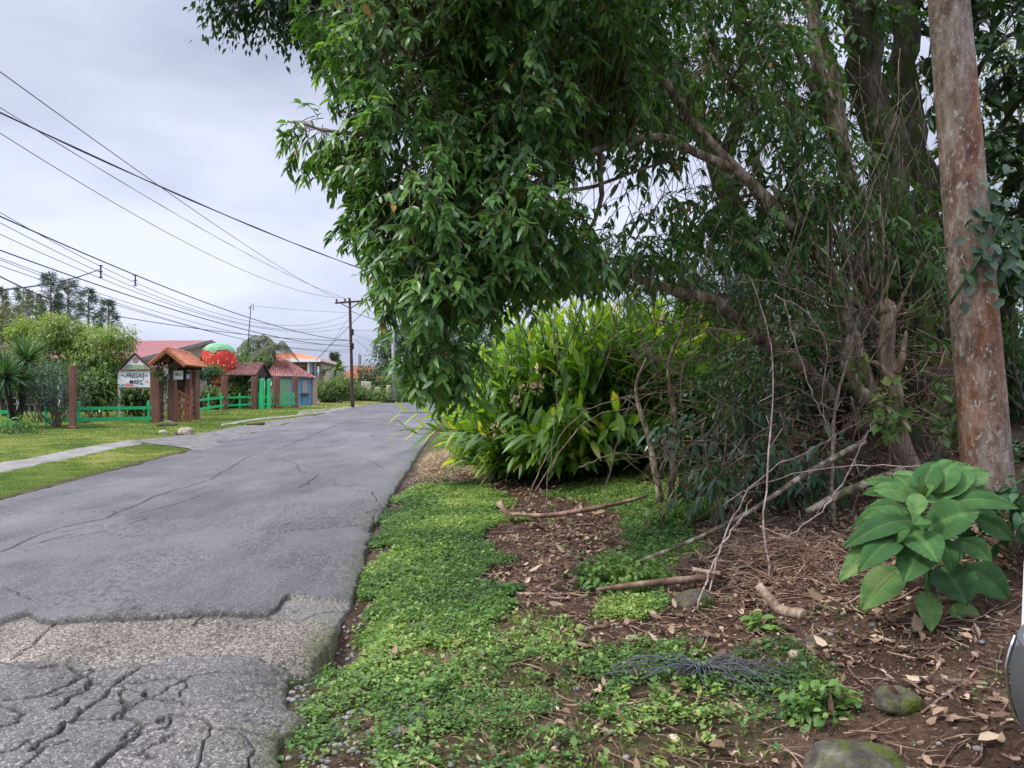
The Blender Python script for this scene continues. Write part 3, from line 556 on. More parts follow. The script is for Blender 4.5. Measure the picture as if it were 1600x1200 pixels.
for (x0, x1, y0, y1, n, L) in ((-.9, 3.6, 2.7, 5.2, 26000, .012), (-.6, 4.2, 5.2, 8.5, 26000, .018)):
    x, Y = scatter(x0, x1, y0, y1, n); dn = weed_density(x, Y); kp = (rng.uniform(0, 1, n) > dn * .55) & (x - xr(Y) > .15) & (rng.uniform(0, 1, n) < .15 + 1.5 * sst(.38, .62, fbm(x * 2.5, Y * 2.5, 0, 133, 3)))
    x, Y = x[kp], Y[kp]; n = len(x); P = np.stack([x, Y, H(x, Y) + rng.uniform(.001, .012, n)], 1); D = rdir(n); D[:, 2] *= .3; s = rng.lognormal(0, .5, n); leaves(mb, P, D, A(0, 0, 1) + rdir(n) * .7, L * s, L * .42 * s * rng.uniform(.4, 1.4, n), np.clip(rng.beta(1.6, 2.6, n), 0, .93), T4, 0, rng.uniform(-.5, .6, n))
obj('leaf_litter', mb, M['litter'], kind='stuff', label='brown dead leaves scattered over bare soil', cat='leaf litter')
mb = MB(); 
for i in range(1500):
    Y0 = rng.uniform(2.8, 8.5); x0 = rng.uniform(-.5, 3.6) 
    if weed_density(np.array(x0), np.array(Y0)) > .55 and rng.random() < .7: continue
    if x0 < xr(Y0) + .4: continue
    L = rng.uniform(.05, .28); a = rng.uniform(0, 6.28); pts = []
    for t in np.linspace(-.5, .5, 4):
        xx = x0 + math.cos(a + .25 * t) * t * L + rng.normal(0, .006); yy = Y0 + math.sin(a + .25 * t) * t * L; pts.append([xx, yy, float(H(xx, yy)) + .012 + rng.uniform(0, .012)])
    tube(mb, pts, rng.uniform(.0015, .005), 4, rng.random())
obj('fallen_twigs', mb, M['brush'], kind='stuff', label='thin dry twigs littering the soil', cat='twigs')
def stone(mb, c, s, seed=0, sub=2, r=.5, flat=1.0):
    bm = bmesh.new(); bmesh.ops.create_icosphere(bm, subdivisions=sub, radius=1); v = np.array([q.co[:] for q in bm.verts]); f = np.array([[q.index for q in k.verts] for k in bm.faces]); bm.free()
    v = v * (1 + 0.55 * (fbm(v[:, 0] * 1.3 + seed, v[:, 1] * 1.3, v[:, 2] * 1.3, seed, 3)[:, None] - .5)); v *= np.array(s); v += np.array(c); mb.add(v, [f], r); return mb
mb = MB()
for i in range(900):
    Y0 = rng.choice([rng.uniform(2.9, 5.4), rng.uniform(5, 14)]); x0 = xr(Y0) + abs(rng.normal(.22, .2)); s = rng.uniform(.005, .022)
    stone(mb, [x0, Y0, float(H(x0, Y0)) + s * .3], [s, s * rng.uniform(.7, 1.2), s * .6], i, 1)
for i in range(260):
    Y0 = rng.uniform(3, 8); x0 = rng.uniform(-.6, 3.2); s = rng.uniform(.006, .022); stone(mb, [x0, Y0, float(H(x0, Y0)) + s * .3], [s, s, s * .6], i, 1)
obj('gravel', mb, M['gravel'], kind='stuff', label='loose grey gravel along the broken asphalt edge', cat='gravel')
# ================================================================== generic plant builders
def ell_points(n, c, r, shell=.5, gate=0, seed=0, sc=1.2, zmin=None):
    """points in an ellipsoid, biased outwards; gate thins them with 3-D noise"""
    c = np.array(c, float); r = np.array(r, float); o = []; tot = 0; it = 0
    while tot < n and it < 30:
        it += 1
        d = rdir(n * 2); k = rng.uniform(0, 1, (n * 2, 1)) ** (1 / 3) ; k = shell + (1 - shell) * k if shell < 1 else k
        k = k * (1 + .28 * (fbm(d[:, :1] * 2.2 + seed, d[:, 1:2] * 2.2, d[:, 2:] * 2.2, seed, 3) - .5) * 2)
        p = c + d * k * r; g = fbm(p[:, 0] * sc, p[:, 1] * sc, p[:, 2] * sc, seed + 3, 3); ok = g > gate
        if zmin is not None: ok &= p[:, 2] > zmin
        p = p[ok]; o.append(np.concatenate([p, d[ok]], 1)); tot += len(p)
    q = np.concatenate(o)[:n]
    return q[:, :3], q[:, 3:]
import time as _t
T0_ = _t.time()
def tick(m): print('TICK', m, round(_t.time() - T0_, 1), flush=True)
def foliage(mb, ells, nclus, k, L, W, spread, tmpl=T4, gate=.42, down=.3, outw=.6, droop=.2, seed=0, base=.45, shell=.45, sc=1.2, zmin=None):
    vol = np.array([e[3] * e[4] * e[5] for e in ells]) ** .67; vol = vol / vol.sum(); cl = []
    for e, v in zip(ells, vol):
        m = max(2, int(nclus * v)); p, d = ell_points(m, e[:3], e[3:6], shell, gate, seed, sc, zmin); cl.append(p); m = len(p)
        if m == 0: continue
        n = m * k; P = np.repeat(p, k, 0) + rng.normal(0, spread, (n, 3)); D = np.repeat(d, k, 0) * outw + rdir(n) * .7; D[:, 2] -= down
        U = A(0, 0, 1) + np.repeat(d, k, 0) * .5 + rdir(n) * .5; s = rng.uniform(.6, 1.25, n)
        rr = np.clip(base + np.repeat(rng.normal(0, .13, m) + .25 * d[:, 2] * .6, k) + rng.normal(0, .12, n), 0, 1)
        leaves(mb, P, D, U, L * s, W * s, rr, tmpl, droop, .2)
    return np.concatenate(cl)
def twigs(mb, P, nodes, every=1, r0=.006, sag=.1, sides=3):
    nodes = np.array(nodes)
    for p in P[::every]:
        dd = np.linalg.norm(nodes - p, axis=1); q = nodes[int(np.argmin(dd))]
        if dd.min() < .05: continue
        mid = (p + q) / 2 + rng.normal(0, .06, 3) * dd.min() + A(0, 0, sag * dd.min()); tube(mb, spl([q, mid, p], 6), np.linspace(r0 * (.6 + dd.min()), r0 * .35, len(spl([q, mid, p], 6))), sides, cap=False)
def bush(name, c, r, label, cat, mat, nclus=400, k=6, L=.08, W=.04, tmpl=T4, group=None, stems=7, gate=.40, bark='bark_thin', base=.45, droop=.2, down=.2, lobes=5, seed=0, spread=None, shell=.35):
    c = np.array(c, float); g = float(H(c[0], c[1])); e = empty(name, (c[0], c[1], g), label, cat, group)
    ells = []
    for i in range(lobes):
        o = rng.normal(0, .42, 3) * np.array(r); o[2] = abs(o[2]) * .6 * (1 if i else 0) ; s = rng.uniform(.5, .75)
        ells.append([c[0] + o[0], c[1] + o[1], c[2] + o[2] * .8, r[0] * s, r[1] * s, r[2] * s])
    ells.append([*c, r[0] * .85, r[1] * .85, r[2] * .85])
    mb = MB(); P = foliage(mb, ells, nclus, k, L, W, spread or L * .8, tmpl, gate, down, .6, droop, seed or int(abs(c[0] * 13 + c[1])), base, shell, 2.2 / max(r[0], .3), zmin=g + .02)
    obj('foliage', mb, mat, e); mb = MB()
    for i in range(stems):
        a = rng.uniform(0, 6.28); q = P[rng.integers(len(P))]; b0 = A(c[0] + math.cos(a) * .12 * r[0], c[1] + math.sin(a) * .12 * r[1], g - .05)
        m_ = (b0 + q) / 2 + rng.normal(0, .08, 3) * r[2]; S = spl([b0, m_, q], 8); tube(mb, S, np.linspace(.022 * r[2] + .006, .005, len(S)), 5)
    obj('stems', mb, M[bark], e); return e
# ================================================================== LEFT: restaurant garden
def fence_rails(a, b, h1, h2, posts, label, group='green rail fences along the garden'):
    a = np.array([*a[:2], 0.]); b = np.array([*b[:2], 0.]); g = lambda p: float(H(p[0], p[1])); e = empty('rail_fence', (a[0], a[1], g(a)), label, 'fence', group)
    for h in (h1, h2):
        mb = MB(); beam(mb, a + A(0, 0, g(a) + h), b + A(0, 0, g(b) + h), .07, .13); obj('rail', mb, M['green_paint'], e)
    for t in posts:
        mb = MB(); p = a * (1 - t) + b * t; box(mb, (p[0] - .05, p[1], g(p) + (h2 + .28) / 2), (.09, .09, h2 + .28), bev=.01); obj('post', mb, M['green_paint'], e)
    return e
def P3(px, py, Y): return PX(px, py, Y)
fence_rails(Gd(70, 664, .1), Gd(237, 661, .1), .22, .66, (.02, .32, .98), 'bright green two rail fence left of the tiled entrance gate')
fence_rails(Gd(-90, 668, .1), Gd(22, 669, .1), .20, .62, (.05, .5, .95), 'green rail fence half hidden behind the spiky yucca at the left edge')
fence_rails(Gd(303, 652, .1), Gd(350, 641, .1), .35, .85, (.03, .45, .9), 'green two rail fence right of the tiled entrance gate, below the strawberry')
fence_rails(Gd(355, 641, .1), Gd(396, 640, .1), .35, .85, (.5, .96), 'green two rail fence between the second and third brown pillars')
fence_rails(Gd(404, 640, .1), Gd(431, 639, .1), .35, .85, (.05, .95), 'short green fence beside the tall green gate posts')
fence_rails(Gd(435, 639, .1), Gd(461, 638, .1), .35, .85, (.1, .5, .95), 'green two rail fence in front of the blue kiosk')
# lone brown post
p = Gd(114, 670, .1); mb = MB(); box(mb, (p[0], p[1], 1.2), (.19, .19, 2.4), bev=.015); box(mb, (p[0], p[1], .12), (.26, .26, .16), bev=.03)
obj('wooden_post', mb, M['brown_wood'], origin=(p[0], p[1], .05), label='lone brown wooden post standing on the lawn in front of the green fence', cat='post')
# pillars
for px, lab in ((351, 'brown pillar directly below the giant strawberry'), (397.5, 'brown pillar under the weathered tile roof'), (432.5, 'brown pillar left of the green kiosk door'), (461, 'brown pillar at the front corner of the blue kiosk')):
    p = Gd(px, {351: 641, 397.5: 640, 432.5: 639, 461: 637.8}[px], .1); mb = MB(); h = 2.3
    box(mb, (p[0], p[1], h / 2), (.34, .34, h), bev=.02); box(mb, (p[0], p[1], .2), (.40, .40, .3), bev=.02)
    obj('brown_pillar', mb, M['brown_wood'], origin=(p[0], p[1], .05), label=lab, cat='pillar', group='brown pillars along the garden fence')
p = Gd(322, 640, .1); mb = MB(); box(mb, (p[0] - .6, p[1], 1.05), (.28, .28, 2.1), bev=.02)
obj('brown_pillar', mb, M['brown_wood'], origin=(p[0] - .6, p[1], .05), label='brown pillar left of the strawberry, set back behind the green fence', cat='pillar', group='brown pillars along the garden fence')
# entrance gate with tiled roof -------------------------------------------------
G0 = Gd(243, 660, .1)[:2]; ux = nrm(A(-.13, 1)); uy = A(-ux[1], ux[0])      # ux along the ridge (away from the camera), uy to the left of it
e = empty('entrance_gate', (G0[0] + .7, G0[1] + 1, .08), 'wooden entrance gate with brown pillars and a small orange tiled roof', 'gate')
def gp(a, b, z): q = G0 + ux * a - uy * b * .8; return A(q[0], q[1], z)
for (a, b, h, w) in ((0.1, .02, 2.45, .40), (.25, .78, 2.5, .28), (2.8, .95, 2.35, .44), (2.7, 0.1, 2.4, .26), (1.5, 1.15, 2.3, .22)):
    mb = MB(); q = gp(a, b, 0); box(mb, (q[0], q[1], h / 2), (w, w, h), bev=.02); box(mb, (q[0], q[1], .5), (w + .03, w + .03, 1.0), bev=.01); obj('pillar', mb, M['brown_wood'], e)
def lattice(name, a0, b0, a1, b1, z0, z1, n, mt, w=.04):
    mb = MB()
    for i in range(n + 1):
        t = i / n
        for s in (0, 1):
            for k in (-.5, 0, .5):
                p_ = gp(a0 + (a1 - a0) * s, b0 + (b1 - b0) * s, 0); q_ = gp(a0 + (a1 - a0) * (1 - s), b0 + (b1 - b0) * (1 - s), 0)
            za = z0 + (z1 - z0) * t; zb = min(z1, za + (z1 - z0) / n * 1.6)
            beam(mb, A(p_[0], p_[1], za), A(q_[0], q_[1], zb), w, w * .5)
    for s in (0, 1):
        p_ = gp(a0 + (a1 - a0) * s, b0 + (b1 - b0) * s, 0); beam(mb, A(p_[0], p_[1], z0), A(p_[0], p_[1], z1), .05, .05)
    return obj(name, mb, mt, e)
lattice('lattice_panel', .05, .24, .2, .60, .1, 2.0, 7, M['dead_wood'], .035)
lattice('lattice_panel', 1.6, 1.2, 2.6, 1.0, .1, 1.5, 5, M['dead_wood'], .035)
for lf, (a0, b0, a1, b1, zt0, zt1) in enumerate(((.2, .62, .3, .92, 1.15, 1.42), (.3, .98, .7, 1.52, 1.45, 1.15))):
    mb = MB(); p_ = gp(a0, b0, 0); q_ = gp(a1, b1, 0)
    for (u0, z0, u1, z1) in ((0, .12, 0, zt0), (1, .12, 1, zt1), (0, .16, 1, .16), (0, zt0, 1, zt1), (0, .95, 1, .93)):
        a_ = p_ * (1 - u0) + q_ * u0; b_ = p_ * (1 - u1) + q_ * u1; beam(mb, A(a_[0], a_[1], z0), A(b_[0], b_[1], z1), .05, .11)
    v = p_ * (1 - .5) + q_ * .5; beam(mb, A(v[0], v[1], 1.1), A(v[0], v[1], 1.1) + A(.001, 0, .14), .03, abs(b1 - b0) * .9)
    for t in np.linspace(0, .7, 4):
        for s in (0, 1):
            u0, u1 = (t, t + .32) if s == 0 else (t + .32, t); a_ = p_ * (1 - u0) + q_ * u0; b_ = p_ * (1 - u1) + q_ * u1; beam(mb, A(a_[0], a_[1], .18), A(b_[0], b_[1], .9), .025, .035)
    obj('door_leaf', mb, M['door_wood'], e)
zr, ze = 3.22, 2.58
rd = obj('roof', (lambda mb: (rooftile(mb, gp(-.55, 1.72, ze - .02), gp(3.1, 1.65, ze - .04), gp(2.7, .92, zr - .12), gp(-.45, .76, zr), 16, .035, 6, .05),
     rooftile(mb, gp(-.55, -.12, ze), gp(3.1, .1, ze), gp(2.7, .86, zr - .12), gp(-.45, .7, zr), 16, .035, 6, .05), mb)[2])(MB()), M['tile_orange'], e)
mb = MB(); q = [gp(-.45, .73, zr + .04), gp(2.7, .89, zr - .08)]; tube(mb, spl(q, 14), .07, 8, rough=.2); obj('ridge_tiles', mb, M['tile_orange'], rd)
mb = MB(); beam(mb, gp(-.5, .73, zr - .09), gp(-.58, 1.7, ze - .09), .06, .12); beam(mb, gp(-.5, .73, zr - .09), gp(-.58, -.12, ze - .09), .06, .12); obj('barge_board', mb, M['door_wood'], rd)
mb = MB()
beam(mb, gp(-.2, -.0, 2.5), gp(-.2, 1.55, 2.5), .12, .14); beam(mb, gp(2.6, .1, 2.45), gp(2.6, 1.5, 2.45), .12, .14); beam(mb, gp(-.3, .2, 2.6), gp(2.9, .25, 2.54), .1, .12); beam(mb, gp(-.3, 1.35, 2.56), gp(3.0, 1.35, 2.48), .1, .12)
for a in (-.1, 1.2, 2.5): beam(mb, gp(a, .8, 2.5), gp(a, .8, zr - .22), .09, .09); beam(mb, gp(a, .0, 2.52), gp(a, .8, zr - .22), .06, .08); beam(mb, gp(a, 1.6, 2.52), gp(a, .8, zr - .22), .06, .08)
obj('roof_frame', mb, M['dark_wood'], e)
mb = MB(); beam(mb, gp(1.4, .35, 1.9), gp(1.5, 1.1, 1.9), .04, 1.2); obj('back_board', mb, M['dark_wood'], e)
LET = {}
def text(name, s, c, h, mat, parent, right, up=(0, 0, 1), shear=0, bold=.0, wid=None, thick=.004):
    cu = bpy.data.curves.new('txt', 'FONT'); cu.body = s; cu.size = 1; cu.extrude = .01; cu.offset = bold; cu.shear = shear; cu.align_x = 'CENTER'; cu.align_y = 'CENTER'
    to = bpy.data.objects.new('txt', cu); C.objects.link(to); bpy.context.view_layer.update()
    me = bpy.data.meshes.new_from_object(to.evaluated_get(bpy.context.evaluated_depsgraph_get())); bpy.data.objects.remove(to)
    v = np.array([q.co[:] for q in me.vertices]); fs = [list(p_.vertices) for p_ in me.polygons]; sc = h / (np.ptp(v[:, 1])); sx_ = sc if wid is None else wid / np.ptp(v[:, 0])
    v[:, 0] -= (v[:, 0].max() + v[:, 0].min()) / 2; v[:, 1] -= (v[:, 1].max() + v[:, 1].min()) / 2
    R_ = nrm(A(*right)); U_ = nrm(A(*up)); N_ = np.cross(R_, U_); w = np.array(c) + v[:, :1] * sx_ * R_ + v[:, 1:2] * sc * U_ + np.clip(v[:, 2:3] * 100, -1, 1) * thick * N_
    mb = MB(); mb.add(w, fs, .5, 0, False); return obj(name, mb, mat, parent)
M['red_ink'] = plain('red_lettering', (.42, .06, .04), .6, bump=0); M['navy_ink'] = plain('dark_blue_lettering', (.035, .04, .085), .6, bump=0)
# small sign plate hanging in the gate
pc = gp(.1, 1.12, 2.12); rt = nrm(A(*(gp(0, 1, 0) - gp(0, 0, 0)))); nn_ = np.cross(rt, A(0, 0, 1))
es = empty('hanging_plate', pc + A(0, 0, -.2), 'small white square plate with red characters hanging above the swing door', 'sign')
mb = MB(); beam(mb, pc - rt * .19, pc + rt * .19, .03, .38); obj('plate', mb, M['white'], es)
for k in (-.14, .14): mb = MB(); beam(mb, pc + rt * k + A(0, 0, .19), pc + rt * k + A(0, 0, .34), .012, .012); obj('hanger', mb, M['dark_wood'], es)
text('lettering', '1011', pc + nn_ * .022 + A(0, 0, .02), .14, M['red_ink'], es, rt, bold=.03, wid=.27)
# lantern light blue tags each side
for k, lab in ((-.42, 'small pale blue tag left of the white plate in the gate'), (.40, 'small pale blue tag right of the white plate in the gate')):
    mb = MB(); q = pc + rt * k - A(0, 0, .06); beam(mb, q - rt * .06, q + rt * .06, .02, .2); obj('wall_tag', mb, plain('pale_blue', (.25, .42, .5), .5), origin=q, label=lab, cat='tag')
# hanging basket
q = gp(-.32, .42, 2.0); eb = empty('hanging_basket', q, 'hanging basket of green leaves and pale pink flowers on the gate pillar', 'plant')
mb = MB(); stone(mb, q, (.16, .16, .13), 3, 2); obj('basket', mb, M['dark_wood'], eb)
mb = MB(); foliage(mb, [[*(q + A(0, 0, .05)), .2, .2, .22], [*(q + A(-.15, 0, .3)), .24, .15, .16]], 90, 5, .09, .045, .05, gate=.3); obj('foliage', mb, M['hedge'], eb)
mb = MB(); P_, d_ = ell_points(60, q + A(-.1, -.05, .5), (.38, .2, .14), .3); leaves(mb, P_, rdir(60), rdir(60), .09, .08, 0.5, T5, .1, .2); obj('blossom', mb, plain('pale_pink_petals', (.62, .40, .34), .6, bump=0), eb)
# gable sign -----------------------------------------------------------------
YS = 35.6
e = empty('gable_sign', PX(211, 658, YS), 'gable shaped sign on thin posts reading FRESAS MARY', 'sign')
mb = MB(); a, b_ = PX(186.5, 605, YS), PX(235.5, 605, YS); c_ = PX(235.5, 579.5, YS)
box(mb, ((a[0] + b_[0]) / 2, YS, (a[2] + c_[2]) / 2), (b_[0] - a[0], .05, c_[2] - a[2])); brd = obj('board', mb, M['white'], e)
mb = MB(); ap = PX(211, 555, YS); l_ = PX(190, 577.3, YS); r_ = PX(233, 576.8, YS)
v = np.array([l_, r_, ap]); v = np.concatenate([v + A(0, -.025, 0), v + A(0, .025, 0)]); mb.add(v, [[0, 1, 2], [5, 4, 3], [0, 3, 4, 1], [1, 4, 5, 2], [2, 5, 3, 0]], .5, 0, False); gb = obj('gable_board', mb, M['white'], e)
mb = MB(); l2 = PX(191, 576.9, YS); r2 = PX(232, 576.4, YS); l3 = PX(197, 570, YS); r3 = PX(226, 570, YS); v = np.array([l2, r2, r3, l3]); v = np.concatenate([v + A(0, -.032, 0), v + A(0, -.027, 0)])
mb.add(v, [[0, 1, 2, 3], [7, 6, 5, 4], [0, 4, 5, 1], [2, 6, 7, 3], [1, 5, 6, 2], [3, 7, 4, 0]], .5, 0, False); obj('green_band', mb, surf('painted_green_band', [(.35, (.16, .28, .13)), (.65, (.40, .45, .28))], 9, .7, 0), gb)
mb = MB(); cc = PX(212.5, 563, YS); t = np.linspace(0, 2 * np.pi, 20, endpoint=False)
for (rad, y0, mt) in ((.125, -.034, 0), (.07, -.040, 1)):
    v = np.array([[cc[0] + math.cos(a) * rad, YS + y0, cc[2] + math.sin(a) * rad] for a in t] + [[cc[0] + math.cos(a) * rad, YS - .02, cc[2] + math.sin(a) * rad] for a in t]); mb.add(v, [list(range(20))] + [[i, (i + 1) % 20, 20 + (i + 1) % 20, 20 + i] for i in range(20)], .5, mt, False)
obj('round_emblem', mb, [plain('faded_red', (.42, .12, .10), .6), plain('faded_pink', (.62, .34, .26), .6)], gb)
for (x0, y0, x1, y1, nm) in ((186, 658, 186, 578, 'post'), (235.8, 658, 235.8, 577, 'post')):
    mb = MB(); beam(mb, PX(x0, y0, YS + .05), PX(x1, y1, YS + .05), .08, .08, up=(0, 1, 0)); obj(nm, mb, M['white' if x0 < 200 else 'brown_wood'], e)
mb = MB(); beam(mb, PX(178, 584, YS - .03), PX(211, 552.5, YS - .03), .12, .07); beam(mb, PX(211, 552.5, YS - .03), PX(237, 576, YS - .03), .12, .07); obj('barge_board', mb, M['dark_wood'], e)
mb = MB(); beam(mb, PX(188, 578.3, YS - .03), PX(236, 578, YS - .03), .1, .06); obj('crossbar', mb, M['brown_wood'], e); mb = MB(); beam(mb, PX(186, 606.2, YS - .02), PX(237, 606.2, YS - .02), .1, .05); obj('crossbar', mb, M['brown_wood'], e)
text('lettering', 'FRESAS', PX(211.5, 586.5, YS) + A(0, -.035, 0), .20, M['navy_ink'], brd, (1, 0, 0), shear=.2, bold=.008, wid=.86)
text('lettering', 'MARY', PX(213, 596.5, YS) + A(0, -.035, 0), .20, M['navy_ink'], brd, (1, 0, 0), shear=.2, bold=.008, wid=.62)
for (x0, y0, s, col, nm) in ((199, 601, .12, (.60, .30, .24), 'painted_fruit'), (206, 602.5, .10, (.62, .22, .18), 'painted_fruit'), (230, 596, .11, (.66, .42, .38), 'painted_fruit'), (222, 600, .10, (.18, .42, .46), 'painted_leaf'), (192, 586.5, .08, (.18, .22, .40), 'painted_leaf'), (196, 588, .06, (.30, .32, .50), 'painted_leaf'), (229, 587, .08, (.20, .24, .38), 'painted_leaf'), (192, 602, .09, (.15, .35, .50), 'painted_leaf'), (213, 603, .09, (.5, .6, .66), 'painted_leaf'), (225, 592.5, .04, (.1, .12, .25), 'painted_leaf')):
    mb = MB(); cc = PX(x0, y0, YS); v = np.array([[cc[0] + math.cos(a) * s * (1 + .2 * math.sin(3 * a + x0)), YS + q_, cc[2] + math.sin(a) * s * .6] for q_ in (-.031, -.02) for a in t]); mb.add(v, [list(range(20))] + [[i, (i + 1) % 20, 20 + (i + 1) % 20, 20 + i] for i in range(20)], .5, 0, False); obj(nm, mb, plain('paint', col, .7, bump=0), brd)
# main building ----------------------------------------------------------------
e = empty('restaurant_building', (-25, 49, .05), 'single storey building with a broad maroon sheet roof and cream gable', 'building')
ex, rx_, fx = -20.0, -19.7, -19.4
mb = MB(); rooftile(mb, (-38, 46.8, 3.38), (-22.5, 46.8, 3.40), (-22.4, 57, 5.08), (-38, 57.4, 5.02), 60, .02, 1, .06, 0); rooftile(mb, (-22.4, 67.2, 3.38), (-38, 67.2, 3.38), (-38, 57.4, 5.02), (-22.4, 57, 5.08), 60, .02, 1, .06, 0); rf = obj('roof', mb, M['roof_maroon'], e)
mb = MB(); beam(mb, (-22.43, 46.7, 3.33), (-22.33, 57, 5.0), .05, .24); beam(mb, (-22.33, 57, 5.0), (-22.3, 67.3, 3.3), .05, .24); obj('barge_board', mb, plain('grey_trim', (.24, .21, .20), .6), rf)
mb = MB(); v = np.array([[-23, 48, 0], [-23, 66, 0], [-23, 66, 3.45], [-23, 57, 4.9], [-23, 48, 3.45], [-23.2, 48, 0], [-23.2, 66, 0], [-23.2, 66, 3.45], [-23.2, 57, 4.9], [-23.2, 48, 3.45]])
mb.add(v, [[0, 1, 2, 3, 4], [9, 8, 7, 6, 5], [0, 4, 9, 5], [1, 6, 7, 2], [2, 7, 8, 3], [3, 8, 9, 4]], .5, 0, False); obj('gable_wall', mb, M['cream'], e)
mb = MB(); box(mb, (-30, 51, 1.6), (13.5, .2, 3.3)); obj('wall', mb, plain('shaded_interior_wall', (.035, .042, .075), .8), e)  # shade of the veranda interior put into the wall as a dark colour
for x in (-23.1, -25.4, -27.9, -30.4, -32.9):
    mb = MB(); box(mb, (x, 47.4, 1.7), (.22, .22, 3.3), bev=.01); obj('veranda_post', mb, M['white'], e)
mb = MB(); box(mb, (-29, 47.3, .95), (12, .06, .08)); box(mb, (-29, 47.3, .55), (12, .05, .06)); [box(mb, (x, 47.3, .5), (.05, .04, .95)) for x in np.arange(-35, -23.2, .35)]; obj('railing', mb, plain('grey_wood', (.26, .22, .19), .8), e)
for y in (50, 53.5, 58, 62):
    mb = MB(); box(mb, (-22.97, y + .4, 1.75), (.06, 1.5, 1.25)); w_ = obj('window', mb, M['white'], e); mb = MB(); box(mb, (-22.93, y + .05, 1.75), (.05, .62, 1.1)); box(mb, (-22.93, y + .75, 1.75), (.05, .62, 1.1)); obj('pane', mb, M['glass'], w_)
# strawberry ----------------------------------------------------------------------
SC = PX(341.5, 570, 54); e = empty('giant_strawberry', (SC[0], SC[1], .08), 'giant red strawberry figure with green cap and pale seeds above the fence', 'strawberry figure')
th = np.linspace(0, np.pi, 44)[:, None]; ph = np.linspace(0, 2 * np.pi, 65)[None]
zz = np.cos(th) * 1.50; rad = 1.27 * np.clip(np.sin(th), 0, 1) ** .75 * (1 + .10 * np.cos(th)) ; rad = rad * np.where(zz < 0, (1 - .42 * np.clip(-zz / 1.50, 0, 1) ** 1.3), 1)
bodyV = np.stack([SC[0] + rad * np.cos(ph), SC[1] + rad * .55 * np.sin(ph), SC[2] + zz + 0 * ph], -1)
mb = MB(); grid(mb, bodyV); fb = obj('fruit', mb, surf('red_painted_shell', [(.3, (.50, .030, .022)), (.7, (.66, .060, .045))], 3, .5, .1), e)
k = 16; lim = (th[:k] / th[k - 1]); zc = (.95 + .10 * np.sin(ph * 4.5) + .05 * np.sin(ph * 11 + 1)); cap = bodyV[:k].copy()
thc = lim * zc * .95; zz2 = np.cos(thc) * 1.54; rad2 = 1.305 * np.sin(thc) ** .75 * (1 + .1 * np.cos(thc)); cap = np.stack([SC[0] + rad2 * np.cos(ph), SC[1] + rad2 * .56 * np.sin(ph), SC[2] + zz2], -1)
mb = MB(); grid(mb, cap); obj('cap', mb, surf('green_painted_cap', [(.3, (.12, .30, .15)), (.7, (.22, .42, .23))], 3, .6, .1), e)
mb = MB()
seedm = plain('pale_yellow', (.72, .50, .25), .6, bump=0)
for i in range(98):
    a = rng.uniform(3.7, 6.6) % 6.2831; q = rng.uniform(1.02, 2.7); i0 = int(q / np.pi * 43); j0 = int(a / 6.2832 * 64); p_ = bodyV[i0, j0]; mb = MB(); stone(mb, p_, (.045, .03, .06), i, 1); obj('seed', mb, seedm, fb)
mb = MB(); tube(mb, [[SC[0] - .5, SC[1], .0], [SC[0] - .45, SC[1], SC[2] - .9]], .09, 8); tube(mb, [[SC[0] + .5, SC[1], .0], [SC[0] + .45, SC[1], SC[2] - .9]], .09, 8); obj('support', mb, M['brown_wood'], e)
# second tile roof shelter -----------------------------------------------------------
pc = Gd(392, 640, .1); e = empty('tiled_shelter', (pc[0], pc[1], .08), 'small open shelter with weathered brown roof tiles between the palms', 'shelter')
X0 = lambda px, Y: (px - 800) / F * Y
yA, yB = 53, 57; za = 2.45; zb = 3.35
rf = MB(); rooftile(rf, (X0(352, yA), yA, za), (X0(399, yA), yA, za), (X0(412, 55), 55, zb), (X0(372, 55), 55, zb), 14, .04, 4, .06); rooftile(rf, (X0(424, yB), yB, za), (X0(385, yB), yB, za), (X0(372, 55), 55, zb), (X0(412, 55), 55, zb), 14, .04, 4, .06); rf = obj('roof', rf, M['tile_brown'], e)
mb = MB(); beam(mb, (X0(400, yA), yA - .05, za - .1), (X0(412.5, 55), 55, zb - .08), .06, .15); beam(mb, (X0(412.5, 55), 55, zb - .08), (X0(424, yB), yB, za - .1), .06, .15); obj('barge_board', mb, M['dark_wood'], rf)
mb = MB(); v = np.array([[X0(399, yA), yA + .2, za - .1], [X0(422, yB), yB - .1, za - .1], [X0(411, 55), 55, zb - .12]]); v = np.concatenate([v, v + A(-.12, .02, 0)]); mb.add(v, [[0, 1, 2], [5, 4, 3], [0, 3, 4, 1], [1, 4, 5, 2], [2, 5, 3, 0]], .5, 0, False); obj('gable', mb, M['dark_wood'], e)
for (x, y) in ((X0(356, 54), 54), (X0(420, 57), 56.6), (X0(385, 57), 57)):
    mb = MB(); box(mb, (x, y, 1.25), (.22, .22, 2.5)); obj('post', mb, M['dark_wood'], e)
for px, lab in ((409.5, 'thick bright green gate post left of the opening'), (420, 'thinner bright green gate post right of the opening')):
    p = Gd(px, 640.3, .1); mb = MB(); box(mb, (p[0], p[1], 1.05), (.28 if px < 415 else .2, .2, 2.2), bev=.02); obj('gate_post', mb, M['green_paint'], origin=(p[0], p[1], .05), label=lab, cat='post', group='green gate posts')
# green lattice seat/trolley inside the garden
p = Gd(388, 637, .1); mb = MB()
for dx in (-.45, 0, .45): box(mb, (p[0] + dx, p[1], .85), (.05, .05, 1.7))
for z in (.5, .9, 1.3, 1.65): box(mb, (p[0], p[1] - .03, z), (1.0, .04, .05))
tube(mb, [[p[0], p[1], 1.6], [p[0], p[1], 2.1], [p[0] + .25, p[1], 2.2]], .03, 6)
obj('garden_trellis', mb, plain('light_green_paint', (.12, .42, .22), .5), origin=(p[0], p[1], .05), label='light green metal trellis in the garden behind the fence', cat='trellis')
